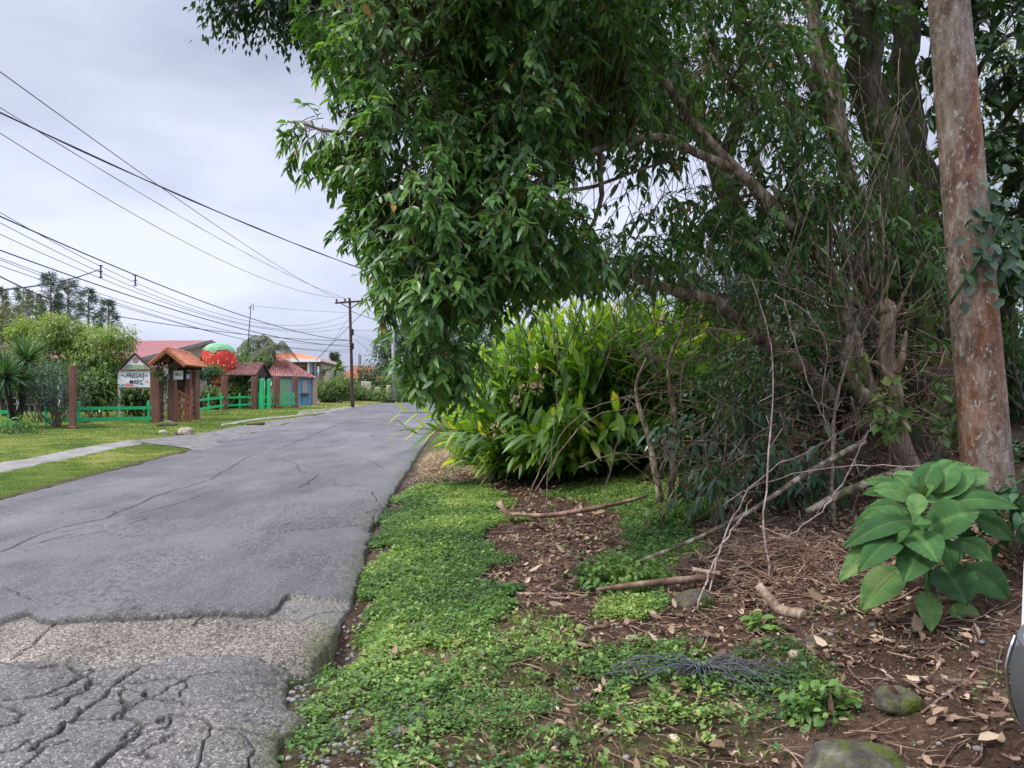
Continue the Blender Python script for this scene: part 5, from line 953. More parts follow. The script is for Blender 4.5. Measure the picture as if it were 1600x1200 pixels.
Lb('limb', [(1385, 560, 9), (1352, 400, 8.8), (1318, 260, 8.7), (1278, 100, 8.6), (1258, -20, 8.6), (1225, -200, 8.3)], .10, .06, 'bark_pale', n=26, seed=3)
Lb('limb', [(1318, 260, 8.7), (1296, 90, 8.9), (1265, -30, 9), (1250, -160, 9.2)], .08, .05, 'bark_pale', n=22, seed=4)
Lb('limb', [(1340, 520, 8.6), (1285, 410, 8.2), (1215, 330, 7.8), (1150, 270, 7.5), (1070, 228, 7.2), (1000, 212, 7.0), (930, 235, 6.8), (850, 275, 6.6), (780, 330, 6.4), (730, 400, 6.2)], .065, .015, 'bark_pale', n=40, seed=5)
Lb('limb', [(1215, 330, 7.8), (1130, 240, 7.6), (1060, 160, 7.6), (990, 40, 7.4), (930, -60, 7.2)], .055, .03, 'bark_pale', n=24, seed=6)
Lb('limb', [(1300, 630, 8.8), (1235, 560, 8.6), (1180, 520, 8.3), (1130, 475, 8), (1060, 460, 7.8), (980, 432, 7.6), (900, 415, 7.2), (820, 430, 6.7)], .095, .02, 'bark_pale', n=34, seed=7, rough=.25)
Lb('limb', [(1315, -60, 9), (1150, -150, 8.4), (980, -180, 7.6), (820, -160, 6.9), (680, -60, 6.4), (600, 80, 6.1)], .12, .03, 'bark_moss', n=30, seed=8)
Lb('limb', [(980, -180, 7.6), (760, -260, 6.9), (560, -230, 6.8), (430, -120, 7.6)], .07, .03, 'bark_moss', n=24, seed=9)
Lb('limb', [(680, -60, 6.4), (640, 100, 6), (600, 200, 5.9), (520, 205, 5.9), (450, 190, 5.9)], .035, .008, 'bark_thin', n=20, seed=10)
Lb('limb', [(850, 275, 6.6), (760, 260, 6.3), (680, 300, 6), (620, 340, 5.9), (560, 330, 5.9)], .03, .008, 'bark_thin', n=20, seed=11)
Lb('limb', [(940, 240, 6.8), (935, 330, 6.9), (905, 380, 7)], .03, .012, 'bark_thin', n=12, seed=12)
Lb('limb', [(870, 300, 6.6), (930, 290, 6.9), (1000, 265, 7.3), (1060, 250, 7.6)], .02, .012, 'bark_thin', n=12, seed=13)
Lb('limb', [(1160, -100, 8.4), (1105, 30, 8.2), (1130, 110, 8.1), (1140, 130, 8)], .05, .03, 'bark_pale', n=14, seed=14)
Lb('limb', [(1330, 300, 8.9), (1240, 60, 8.4), (1190, 50, 8.3), (1130, 10, 8.2)], .05, .02, 'bark_thin', n=14, seed=15)
nodes = np.array(nodes)
# hanging leafy sprays
def sprays(mb, tw, ells, ncl, L=.115, W=.047, gate=.40, base=.42, per=(8, 13), len_=.34, seed=0, shell=.35, sc=1.6, hang=.75, tmpl=T8, keep=None):
    vol = np.array([e[3] * e[4] * e[5] for e in ells]) ** .67; vol = vol / vol.sum(); pts = []
    for e, v in zip(ells, vol):
        p, d = ell_points(max(2, int(ncl * v)), e[:3], e[3:6], shell, gate, seed, sc)
        if keep is not None: m_ = keep(p); p, d = p[m_], d[m_]
        for q, o in zip(p, d):
            pts.append(q); k = rng.integers(*per); D0 = nrm(o * A(.8, .8, .2) + rng.normal(0, .5, 3) + A(0, 0, -.25)); t = np.linspace(0, 1, 5)[:, None]
            R_ = q + D0 * t * len_ + A(0, 0, -1) * t * t * len_ * .55; tube(tw, R_, [.004, .0015], 3, cap=False, r=.5)
            tt = np.clip(rng.beta(2.4, 1.2, k), 0, 1); idx = tt[:, None]; B = q + D0 * idx * len_ + A(0, 0, -1) * idx ** 2 * len_ * .55
            a = rng.uniform(0, 6.28, k); sd = np.stack([np.cos(a), np.sin(a), np.zeros(k)], 1); D = D0 * .5 + sd * .75 + A(0, 0, -hang) * rng.uniform(.4, 1.3, (k, 1)); s = np.clip(rng.lognormal(0, .28, k), .45, 1.45)
            b0 = base + rng.normal(0, .13); rr = np.clip(b0 + rng.normal(0, .13, k), 0, .95); rr = np.where(rng.random(k) < .006, 1, rr); young = rng.random() < .10
            if young: rr = np.clip(rr + .3, 0, .95)
            U = A(0, 0, .8) + rdir(k) * .35 - sd * .2 + o * .5; leaves(mb, B, D, U, L * s, W * s * rng.uniform(.8, 1.15, k), rr, tmpl, rng.uniform(-.1, .55, k), rng.uniform(.05, .6, k))
    return np.array(pts)
mb = MB(); tw = MB()
HL = [E3(650, 60, 6.0, .55, .8, .66), E3(545, 15, 6.6, .25, .4, .32), E3(535, 195, 5.9, .30, .4, .14), E3(640, 225, 6.0, .50, .8, .40), E3(665, 320, 5.9, .48, .75, .36), E3(680, 400, 5.8, .34, .6, .34), E3(678, 460, 5.7, .28, .5, .32),
      E3(690, 520, 5.6, .17, .35, .24), E3(700, 565, 5.6, .09, .2, .12), E3(765, 425, 5.9, .28, .5, .20), E3(790, 350, 6.1, .5, .8, .36), E3(880, 385, 6.7, .50, .7, .12), E3(960, 385, 7.3, .5, .7, .14),
      E3(830, 110, 6.4, .85, 1.0, .65), E3(790, 250, 6.2, .42, .7, .42), E3(820, -40, 6.2, 1.3, 1.2, .7)]
P1 = sprays(mb, tw, HL, 4300, seed=1, gate=.51, sc=3.4, base=.58, L=.077, W=.036, hang=.5, len_=.27, per=(8, 14))  # left sprays get a lighter leaf colour, standing in for light from the left
HL2 = [E3(1040, 60, 7.4, 1.05, 1.1, .95), E3(1180, 330, 8.0, .5, .7, .5), E3(1110, 400, 8.2, .55, .7, .2), E3(1240, 230, 8.4, .75, .9, .9), E3(1150, 110, 8.2, .9, 1.0, .9), E3(980, 150, 7.0, .6, .8, .45), E3(1280, 60, 9.4, .9, .7, .9), E3(1450, 420, 8.8, .5, .4, .9), E3(1330, 400, 9.6, .9, .5, .9), E3(1010, 320, 7.8, .35, .4, .2), E3(1120, 300, 8.4, .5, .4, .35)]
P2 = sprays(mb, tw, HL2, 1650, seed=5, gate=.48, base=.46, sc=1.7, L=.092, W=.040, hang=.5, len_=.3)
HL3 = [[*PX(950, -260, 6.8), 2.6, 2.2, .8], [*PX(560, -150, 6.6), 1.1, 1.2, .55], [*PX(1350, -250, 8.6), 2.3, 1.8, 1.0]]
P3_ = sprays(mb, tw, HL3, 950, seed=9, gate=.42, base=.35, sc=1.2, L=.14, W=.06, tmpl=T5)
allP = np.concatenate([P1, P2, P3_])
twigs(tw, allP, nodes, 4, .006)
obj('crown', mb, M['leaf_tree'], T); obj('twigs', tw, M['bark_thin'], T)
# higher tree with small dark leaves at the top left of the canopy
b0 = A(4.5, 13.5, 0); mb = MB(); tw = MB(); T2 = empty('tall_tree', (b0[0], b0[1], 1.4), 'taller tree with small dark leaves above and behind the overhanging one', 'tree')
S1 = limb(tw, [(4.5, 13.5, 1.2), (3.5, 12.8, 5), (1.5, 11.5, 7.5), (-1.2, 10.2, 7.6), (-3.0, 9.2, 7.2)], .22, .03, n=30); S2 = limb(tw, [(3.5, 12.8, 5), (3.6, 12, 7), (2.5, 11, 9)], .14, .05, n=14)
EL = [E3(450, 10, 9.5, 1.0, 1.0, .62), E3(400, -30, 9.2, .8, .8, .5), E3(560, -20, 9.5, 1.1, 1.1, .8), E3(700, 30, 10.5, 1.5, 1.2, 1.2), E3(900, 60, 11.5, 2.0, 1.3, 1.9), E3(1120, 60, 12.5, 2.0, 1.3, 1.7), E3(1160, 430, 12.5, 1.2, 1, .6)]
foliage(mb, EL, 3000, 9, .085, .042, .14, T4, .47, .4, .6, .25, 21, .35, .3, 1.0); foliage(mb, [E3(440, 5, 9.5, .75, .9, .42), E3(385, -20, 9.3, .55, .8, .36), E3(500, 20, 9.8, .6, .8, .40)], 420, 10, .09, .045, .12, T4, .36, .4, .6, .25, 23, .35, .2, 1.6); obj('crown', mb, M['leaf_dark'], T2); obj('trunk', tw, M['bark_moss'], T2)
# broad glossy-leaved tree behind the pole
mb = MB(); tw = MB(); T3 = empty('glossy_leaved_tree', (7.5, 10.5, 1.3), 'tree with big glossy dark leaves behind the rusty brown pole', 'tree')
S = limb(tw, [(6.9, 10.6, 1.2), (6.5, 10.4, 3.2), (6.1, 10.2, 5), (6.0, 10, 7)], .16, .08, n=20); nd = list(S)
for pl in ([(1500, 330, 10.3), (1545, 230, 9.6), (1600, 150, 9.2), (1660, 100, 9)], [(1500, 440, 10.3), (1560, 420, 9.8), (1640, 440, 9.4)], [(1490, 200, 10.2), (1540, 90, 9.8), (1620, 30, 9.5)], [(1500, 350, 10.2), (1560, 340, 9.5), (1620, 320, 9)]): nd += list(limb(tw, pl, .05, .02, n=12))
mp_ = sprays(mb, tw, [E3(1590, 60, 9.3, .8, .8, .6), E3(1440, 60, 10.4, .8, .6, 1.0), E3(1580, 250, 9.3, .6, .7, .5), E3(1590, 370, 9.0, .55, .6, .4), E3(1500, 260, 10.4, .6, .5, .9), E3(1640, 180, 9.2, .8, .8, .8), E3(1560, 430, 8.9, .35, .5, .25), E3(1560, -120, 9.6, 1.8, 1.2, .8)], 620, L=.18, W=.085, gate=.42, base=.42, per=(6, 10), len_=.3, hang=.15, seed=31)
twigs(tw, mp_, np.array(nd), 3, .008); obj('crown', mb, M['leaf_dark'], T3); obj('trunk', tw, M['bark_moss'], T3)
# pale trees further right
tree('pale_tree', (13.5, 19), [A(13.3, 19, 4), A(13, 19, 7)], [E3(1600, 150, 20, 1.6, 1.4, 2.0), E3(1650, 300, 20, 1.8, 1.4, 2.0), E3(1580, 420, 21, 1.4, 1.2, 1.0), E3(1570, 60, 20, .9, 1, 1)], 'pale olive tree far behind the pole at the right edge', 'tree', M['hedge'], 900, 7, .16, .06, gate=.42, base_r=.6, shell=.3)
# ------------------------------------------------------------------ utility pole
pb = A((1547 - 800) / F * 6.3, 6.3, 0); pb[2] = float(H(pb[0], pb[1]))
e = empty('concrete_utility_pole', pb, 'leaning rusty brown concrete utility pole beside the large leaved plant', 'utility pole')
m, nt, b, o = mat_new('rust_stained_concrete'); z = noise_node(nt, 9, 9, .78, (1, 1, .4)); c = ramp(nt, [(.34, (.07, .045, .032)), (.44, (.15, .095, .066)), (.52, (.235, .17, .125)), (.62, (.35, .30, .25))]); nt.links.new(z.outputs['Fac'], c.inputs[0])
z2_ = noise_node(nt, 1.4, 5, .6, (1, 1, .3)); c2 = ramp(nt, [(.42, (.95, .62, .42)), (.50, (.96, .97, .98))]); nt.links.new(z2_.outputs['Fac'], c2.inputs[0])
z3 = noise_node(nt, 26, 6, .8, (1, 1, .6)); c3 = ramp(nt, [(.56, (0, 0, 0)), (.60, (1, 1, 1))]); nt.links.new(z3.outputs['Fac'], c3.inputs[0])
q1 = nt.nodes.new('ShaderNodeMix'); q1.data_type = 'RGBA'; q1.blend_type = 'MULTIPLY'; q1.inputs['Factor'].default_value = 1; nt.links.new(c.outputs[0], q1.inputs['A']); nt.links.new(c2.outputs[0], q1.inputs['B'])
q2 = nt.nodes.new('ShaderNodeMix'); q2.data_type = 'RGBA'; nt.links.new(c3.outputs[0], q2.inputs['Factor']); nt.links.new(q1.outputs['Result'], q2.inputs['A']); q2.inputs['B'].default_value = (.38, .35, .31, 1); nt.links.new(q2.outputs['Result'], b.inputs['Base Color'])
b.inputs['Roughness'].default_value = .85; bp = nt.nodes.new('ShaderNodeBump'); bp.inputs['Strength'].default_value = .8; bp.inputs['Distance'].default_value = .008; nt.links.new(z3.outputs['Fac'], bp.inputs['Height']); nt.links.new(bp.outputs[0], b.inputs['Normal'])
mb = MB(); q0 = PX(1548, 800, 6.3); q1_ = PX(1482, 0, 6.3); dd = (q1_ - q0) / (q1_[2] - q0[2]); S = np.array([q0 + dd * k for k in np.linspace(-.3, 8, 40)]); tube(mb, S, np.linspace(.196, .115, 40), 40, rough=.02); obj('shaft', mb, m, e)
mb = MB()   # creeper clinging to the pole
PP = np.array([q0 + dd * k for k in rng.normal(2.15, .22, 60)]) + np.stack([rng.uniform(-.2, .26, 60), rng.uniform(-.28, -.17, 60), np.zeros(60)], 1); D = rdir(60) * A(1, .4, .6) + A(0, -.2, -.5); leaves(mb, PP, D, A(0, -1, .4), .11, .075, np.clip(rng.normal(.4, .2, 60), 0, 1), T8, .2, .2)
for x in (0, 1): tube(mb, spl([q0 + dd * 1.7 + A(-.25, -.1, 0), q0 + dd * 2.1 + A(.05 * x, -.2, .1 * x), q0 + dd * 2.4 + A(.24, -.1, 0)], 10), .012, 5)
obj('creeper', mb, M['leaf_dark'], origin=q0 + dd * 2.1, label='small dark creeper clinging round the middle of the rusty pole', cat='creeper')
# ------------------------------------------------------------------ stump with splintered top, and its leaning stems
sb = PX(1412, 735, 7.6); sb[2] = float(H(sb[0], sb[1])); e = empty('broken_stump', sb, 'broken pale tree stump with a splintered top and a side spike', 'stump')
mb = MB(); S = spl([A(sb[0] + .12, sb[1], sb[2] - .15), PX(1408, 690, 7.5), PX(1395, 620, 7.5), PX(1388, 560, 7.5), PX(1387, 478, 7.5)], 60); tube(mb, S, [.13, .105, .09, .085, .09, .075, .07], 28, rough=.45, seed=4)
top = PX(1387, 478, 7.5)
for i in range(40):
    a = rng.uniform(0, 6.28); q_ = rng.uniform(.02, .066); p_ = top + A(math.cos(a) * q_, math.sin(a) * q_, -.07); tube(mb, [p_, p_ + A(0, 0, .04), p_ + A(rng.normal(0, .006), rng.normal(0, .006), .07 + .075 * fbm(math.cos(a) * 1.5 + 4, math.sin(a) * 1.5, 0, 3, 2) + rng.uniform(0, .03))], [.017, .014, .002], 4, r=.8)
obj('trunk', mb, M['dead_wood'], e)
mb = MB(); tube(mb, spl([PX(1398, 580, 7.45), PX(1409, 560, 7.4), PX(1416, 517, 7.4)], 10), [.05, .045, .012], 8, rough=.3); obj('spike', mb, M['dead_wood'], e)
mb = MB(); tube(mb, spl([PX(1395, 600, 7.45), PX(1372, 570, 7.4), PX(1360, 566, 7.4)], 8), [.035, .03, .012], 8, rough=.4); obj('spur', mb, M['dead_wood'], e)
# multi-stemmed pollard
ce = PX(1430, 740, 8.0); ce[2] = float(H(ce[0], ce[1])); e = empty('pollard', ce, 'old pollarded shrub with many pale upright shoots left of the broken stump', 'shrub')
mb = MB(); nd = []
for pl, r0, r1 in (([(1440, 760, 7.9), (1405, 690, 7.9), (1365, 610, 7.9), (1335, 540, 7.9), (1320, 480, 7.9), (1290, 410, 7.9), (1245, 340, 7.9), (1205, 290, 7.9)], .085, .025), ([(1400, 690, 8.1), (1385, 580, 8.2), (1360, 490, 8.2), (1330, 400, 8.2)], .085, .045), ([(1380, 660, 7.8), (1330, 580, 7.8), (1325, 510, 7.8), (1300, 420, 7.8)], .07, .04)):
    S = limb(mb, pl, r0, r1, n=26, rough=.3, seed=int(r0 * 100), sides=12); nd += list(S)
obj('trunk', mb, M['bark_pale'], e)
mb = MB()
for i in range(80):
    q = PX(rng.uniform(1270, 1395), rng.uniform(400, 500), rng.uniform(7.7, 8.1)); a = rng.normal(-.15, .45); L = rng.uniform(.4, 1.5); end = q + A(math.sin(a) * L, rng.normal(0, .15), math.cos(a) * L); S = spl([q, (q + end) / 2 + A(rng.normal(0, .06), 0, .05), end], 8); tube(mb, S, [rng.uniform(.006, .019), .003], 5, r=rng.random()); nd += list(S[3:])
obj('shoots', mb, M['bark_pale'], e, kind='stuff')
mb = MB(); tw = MB(); sprays(mb, tw, [E3(1330, 330, 7.8, .6, .4, .6), E3(1240, 400, 7.8, .5, .4, .35), E3(1400, 330, 7.9, .45, .3, .5)], 120, L=.09, W=.038, gate=.35, base=.5, per=(4, 8), len_=.3, seed=41); obj('foliage', mb, M['leaf_fine'], e)
# young leaf sprouts
for (px, py, Y, r, n, lab) in ((1390, 640, 7.3, (.22, .15, .28), 34, 'light green leafy sprout on the lower stump'), (1485, 640, 7.6, (.26, .2, .42), 60, 'leafy green sapling between the stump and the rusty pole'), (1345, 570, 7.6, (.08, .08, .1), 9, 'tiny green sprout on the leaning pale stem'), (1445, 520, 8.2, (.22, .2, .35), 40, 'dim green sprout behind the broken stump')):
    c = PX(px, py, Y); g = float(H(c[0], c[1])); en = empty('sapling', (c[0], c[1], max(g, c[2] - .5)), lab, 'sapling'); mb = MB(); foliage(mb, [[*c, *r]], n, 3, .11, .065, .04, T8, .25, .1, .5, .2, 5, .75, .2); obj('foliage', mb, M['weed' if 'light' in lab or 'tiny' in lab else 'leaf_fine'], en)
    mb = MB(); tube(mb, spl([c - A(0, 0, r[2] + .35), c, c + A(.02, 0, r[2] * .8)], 8), [.014, .004], 5); obj('stem', mb, M['bark_thin'], en)
# ------------------------------------------------------------------ ginger clump
def ginger(name, cx, cy, rx, ry, n, hmin, hmax, label, lean=.55, L=.44, base=.45, seed=0):
    g = float(H(cx, cy)); e = empty(name, (cx, cy, g), label, 'ginger clump', None); ml = MB(); ms = MB()
    for i in range(n):
        a = rng.uniform(0, 6.28); k = math.sqrt(rng.random()); x, y = cx + math.cos(a) * rx * k, cy + math.sin(a) * ry * k; z = float(H(x, y)); h = rng.uniform(hmin, hmax) * (1 - .28 * k * k)
        od = A(math.cos(a), math.sin(a), 0) * lean * k ** 1.5 * rng.uniform(.5, 1.7) + A(rng.normal(0, .12), rng.normal(0, .12), 0); t = np.linspace(0, 1, 12)[:, None]
        if k > .75 and rng.random() < .55: od *= 1.7; h *= .75
        if k > .6 and rng.random() < .5: h *= rng.uniform(.3, .6); od = A(math.cos(a), math.sin(a), 0) * rng.uniform(.55, 1.15)
        S = A(x, y, z) + A(0, 0, 1) * t * h + od * h * t ** 1.8 + A(0, 0, -1) * t ** 3.0 * h * min(.75, np.linalg.norm(od) * .42); tube(ms, S, [.012, .005], 4, r=rng.random())
        m_ = 17; tt = np.linspace(.10, 1, m_) + rng.normal(0, .01, m_); T_ = nrm(np.gradient(S, axis=0)); f_ = np.clip(tt, 0, 1) * 11
        B = np.stack([np.interp(f_, np.arange(12), S[:, q]) for q in range(3)], 1); Tg = nrm(np.stack([np.interp(f_, np.arange(12), T_[:, q]) for q in range(3)], 1))
        aa = rng.uniform(0, 6.28); sd = np.cross(Tg, A(math.cos(aa), math.sin(aa), .2)); sd = nrm(sd) * np.where(np.arange(m_) % 2, 1, -1)[:, None]
        D = Tg * (.55 + .5 * tt[:, None] ** 2) + sd * .85 + A(0, 0, .18) + rng.normal(0, .12, (m_, 3)); s = (.65 + .5 * np.sin(np.clip(tt, 0, 1) * 3.0)) * rng.uniform(.85, 1.15, m_)
        rr = np.clip(base - .30 + .62 * tt ** 2.5 * rng.uniform(.3, 1.3) + rng.normal(0, .09, m_), 0, .97); rr = np.where(rng.random(m_) < .025, .98, rr)  # upper leaves lighter, lower ones darker: light from above put into leaf colour
        leaves(ml, B, D, Tg + A(0, 0, .6), L * s * .92, L * .25 * s, rr, T8, rng.uniform(-.05, .38, m_), .25)
    obj('leaves', ml, M['leaf_ginger'], e); obj('canes', ms, M['leaf_dark'], e); return e
gc = Gd(905, 742, .12)
g1 = ginger('ginger_clump', 1.25, 12.4, 1.55, 1.2, 420, 2.3, 3.1, 'big clump of shell ginger with arching canes at the edge of the bank', .34)
ginger('ginger_clump', 3.0, 13.8, 1.5, 1.1, 210, 2.2, 2.8, 'second ginger clump behind the bare saplings, in shade', .4, base=.5)
ginger('ginger_clump', .75, 19.5, 1.3, 2.2, 170, 1.7, 2.4, 'ginger clump further along the verge behind the big one', .5, base=.55)
ginger('ginger_clump', -.6, 29, 1.3, 3.0, 150, 1.6, 2.3, 'far ginger clump where the verge narrows', .5, base=.6)
for (px, py, lab) in ((823, 606, 'pale shell flower cluster hanging on the left of the ginger clump'), (843, 608, 'pale shell flower cluster beside the first on the ginger clump'), (776, 670, 'pinkish flower cluster low on the left of the ginger clump'), (808, 628, 'dry brown flower head on the ginger clump')):
    c = PX(px, py, 10.9); mb = MB(); P_, d_ = ell_points(16, c, (.07, .06, .07), .3); leaves(mb, P_, d_, rdir(16), .07, .045, rng.uniform(.5, 1, 16), T5, .1, .3); tube(mb, [c + A(0, .05, 0), c + A(.05, .35, .15)], .006, 4)
    obj('flower_cluster', mb, M['straw' if 'dry' in lab else 'straw'], origin=c, label=lab, cat='flower', group='flowers of the ginger clump')
c = PX(1157, 565, 9); mb = MB(); stone(mb, c, (.034, .034, .034), 1, 2); tube(mb, [c, c + A(0, 0, .12)], .003, 4); obj('orange_fruit', mb, plain('orange_skin', (.65, .22, .05), .5), origin=c, label='single small orange fruit hanging among the dark leaves', cat='fruit')
# ------------------------------------------------------------------ understorey on the bank
def wall_bush(px, py, Y, r, label, mat, n, L, W, name='shade_shrub', gate=.38, base=.4, droop=.35, down=.5, group=None, tmpl=T4, stems=9, k=7, bark='bark_thin'):
    return bush(name, PX(px, py, Y), r, label, 'shrub', M[mat], int(n * .8), k, L, W, tmpl, group, stems, gate, bark, base, droop, down)
GR = 'shaded shrubs on the bank'
wall_bush(1160, 660, 8.6, (.85, .6, .55), 'blue green coffee like shrub in the middle of the bank', 'leaf_coffee', 60, .15, .055, tmpl=T8, gate=.42, group=GR, name='coffee_shrub')
wall_bush(1060, 690, 8.8, (.45, .5, .42), 'coffee like shrub left of the middle, beside the two bare saplings', 'leaf_coffee', 40, .15, .055, tmpl=T8, gate=.42, group=GR, name='coffee_shrub')
wall_bush(1120, 760, 7.3, (.45, .35, .32), 'low coffee like plant with drooping leaves above the weed patch', 'leaf_coffee', 36, .14, .05, tmpl=T8, gate=.42, group=GR, name='coffee_shrub')
wall_bush(1250, 740, 7.4, (.6, .4, .38), 'coffee like shrub behind the brush pile', 'leaf_coffee', 60, .14, .055, tmpl=T8, group=GR, name='coffee_shrub')
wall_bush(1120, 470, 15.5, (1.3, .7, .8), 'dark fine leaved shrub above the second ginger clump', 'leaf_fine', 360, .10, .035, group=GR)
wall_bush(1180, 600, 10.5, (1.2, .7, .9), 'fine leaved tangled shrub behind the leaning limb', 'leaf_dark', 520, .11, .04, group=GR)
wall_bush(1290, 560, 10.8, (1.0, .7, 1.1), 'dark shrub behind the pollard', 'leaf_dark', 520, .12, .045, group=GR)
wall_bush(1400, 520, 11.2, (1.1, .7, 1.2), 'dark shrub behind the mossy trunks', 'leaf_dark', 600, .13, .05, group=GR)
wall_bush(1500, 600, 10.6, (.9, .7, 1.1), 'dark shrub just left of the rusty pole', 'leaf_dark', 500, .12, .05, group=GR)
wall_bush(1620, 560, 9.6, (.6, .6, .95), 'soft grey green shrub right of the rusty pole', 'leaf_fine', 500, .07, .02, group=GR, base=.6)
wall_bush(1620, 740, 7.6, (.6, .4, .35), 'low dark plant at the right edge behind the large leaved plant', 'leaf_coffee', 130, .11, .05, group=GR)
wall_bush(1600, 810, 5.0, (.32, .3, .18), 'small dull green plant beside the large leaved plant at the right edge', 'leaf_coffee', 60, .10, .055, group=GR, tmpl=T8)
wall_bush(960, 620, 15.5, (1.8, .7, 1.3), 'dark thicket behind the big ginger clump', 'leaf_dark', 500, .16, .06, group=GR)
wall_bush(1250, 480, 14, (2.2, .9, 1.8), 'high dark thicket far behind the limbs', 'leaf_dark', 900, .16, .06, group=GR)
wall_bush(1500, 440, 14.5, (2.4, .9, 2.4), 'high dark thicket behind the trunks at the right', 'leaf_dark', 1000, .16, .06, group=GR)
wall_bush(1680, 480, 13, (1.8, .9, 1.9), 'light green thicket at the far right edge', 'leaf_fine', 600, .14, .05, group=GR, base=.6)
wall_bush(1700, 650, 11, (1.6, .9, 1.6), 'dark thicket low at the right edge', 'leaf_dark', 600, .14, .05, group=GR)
# two bare pale saplings
for pl, lab in (([(1035, 735, 8.6), (1015, 690, 8.6), (1000, 640, 8.6), (994, 600, 8.6), (1010, 560, 8.6)], 'bare pale sapling leaning left in front of the ginger clump'), ([(1045, 735, 8.7), (1056, 690, 8.7), (1050, 620, 8.7), (1045, 565, 8.7), (1068, 510, 8.7), (1085, 440, 8.8)], 'bare pale sapling leaning right, taller than its neighbour')):
    P_ = [PX(*p) for p in pl]; P_[0][2] = float(H(P_[0][0], P_[0][1])) - .03; en = empty('bare_sapling', P_[0], lab, 'sapling'); mb = MB(); S = spl(P_, 18); tube(mb, S, [.040, .034, .022, .013], 8, rough=.25); obj('trunk', mb, M['bark_pale'], en)
    for i in range(7):
        mb = MB(); q = S[rng.integers(6, len(S))]; d = rdir(1)[0] * A(1, .4, .5) + A(0, 0, .4); L = rng.uniform(.25, .8); tube(mb, spl([q, q + d * L * .5, q + d * L + A(0, 0, -.1)], 6), [.009, .003], 4); obj('branch', mb, M['bark_thin'], en)
# tangle: canes, vines
CAN = [([(1225, 1100, 5.0), (1205, 940, 5.4), (1195, 800, 5.6), (1206, 640, 5.8), (1200, 520, 6.0), (1175, 440, 6.2)], .008, 'pinkish upright cane in the middle of the brush'), 
 ([(1085, 1010, 5.2), (1130, 850, 5.6), (1185, 750, 6.2), (1290, 690, 6.8), (1350, 655, 7.2)], .007, 'long cane rising to the right across the bank'),
 ([(1068, 1000, 4.9), (1120, 870, 5.2), (1175, 780, 5.4)], .007, 'pale cane leaning left of the brush pile'),
 ([(1215, 850, 5.8), (1290, 790, 6.0), (1345, 700, 6.3), (1370, 650, 6.5)], .008, 'pale bent cane right of the brush pile'),
 ([(1130, 790, 6.2), (1190, 755, 6.4), (1300, 730, 6.0), (1420, 728, 5.6), (1520, 740, 5.3)], .006, 'long thin cane lying across the top of the large leaved plant'),
 ([(1210, 460, 6.8), (1260, 490, 6.8), (1290, 540, 6.9), (1285, 640, 7.0), (1295, 665, 7.0)], .007, 'pale vine bending over beside the leaning limb'),
 ([(1225, 470, 7.0), (1250, 560, 6.9), (1285, 650, 6.9), (1300, 670, 6.9)], .007, 'straight pale vine under the bending one'),
 ([(822, 790, 9.0), (850, 720, 9.2), (905, 650, 9.2), (980, 620, 9.2), (1080, 610, 9.3)], .009, 'arching grey stem in front of the ginger, left one'),
 ([(835, 770, 8.8), (880, 700, 8.9), (930, 650, 8.9), (1010, 640, 9), (1100, 670, 9)], .009, 'arching grey stem in front of the ginger, lower one'),
 ([(905, 730, 8.2), (960, 710, 8.2), (1040, 715, 8.3), (1120, 700, 8.3)], .008, 'reddish low branch in front of the ginger'),
 ([(940, 790, 7.0), (965, 690, 7.4), (985, 620, 7.6), (990, 570, 7.8)], .005, 'thin upright dry stem before the ginger clump'),
 ([(1000, 545, 8), (1080, 600, 8), (1180, 660, 7.6), (1260, 720, 7.2)], .008, 'long diagonal dry stem running down to the right'),
 ([(850, 800, 7.4), (862, 700, 7.9), (870, 600, 8.3), (868, 520, 8.6)], .004, 'hair thin hanging vine left of the ginger'),
 ([(1310, 900, 6.6), (1300, 760, 6.8), (1305, 640, 7.2), (1330, 540, 7.5), (1345, 480, 7.6)], .020, 'crooked brown root like stem reaching the ground behind the brush'),
 ([(1145, 440, 7.0), (1220, 445, 7.0), (1320, 480, 6.8), (1430, 470, 6.6), (1540, 420, 6.1)], .006, 'thin vine stretched between the limb and the rusty pole'),
 ([(1400, 820, 6.5), (1470, 760, 6.3), (1530, 720, 6.0), (1600, 690, 5.6)], .006, 'thin vine crossing low in front of the rusty pole'),
 ([(1370, 560, 7.0), (1410, 470, 6.8), (1445, 400, 6.6), (1490, 385, 6.2)], .012, 'reddish branch leaning against the rusty pole')]
for pl, r, lab in CAN:
    P_ = [PX(*p) for p in pl]; S = spl(P_, 26); S[1:-1] += rng.normal(0, .008, (len(S) - 2, 3)); mb = MB(); tube(mb, S, [r, r * .8, r * .35], 6, rough=.2)
    for i in range(5):
        q = S[rng.integers(3, len(S) - 3)]; d = rdir(1)[0]; L = rng.uniform(.06, .25); tube(mb, [q, q + d * L], [r * .5, r * .2], 4)
    obj('dry_cane', mb, M['cane' if 'pink' in lab or 'pale' in lab or 'cane' in lab else 'bark_thin'], origin=S[0], label=lab, cat='dry stem', group='dry canes and vines on the bank')
mb = MB()
for i in range(260):      # thin hanging vine curtain
    q = PX(rng.uniform(820, 1460), rng.uniform(60, 470), rng.uniform(6.8, 8.4)); L = rng.uniform(.2, 1.1); dx = rng.normal(0, .35); end = q + A(dx * L, rng.normal(0, .15) * L, -L); tube(mb, spl([q, (q + end) / 2 + A(rng.normal(0, .08), 0, -.08), end], 7), rng.uniform(.0018, .005), 4, r=rng.random())
obj('hanging_vines', mb, M['bark_thin'], kind='stuff', label='tangle of thin vines hanging from the branches', cat='vines')
mb = MB()
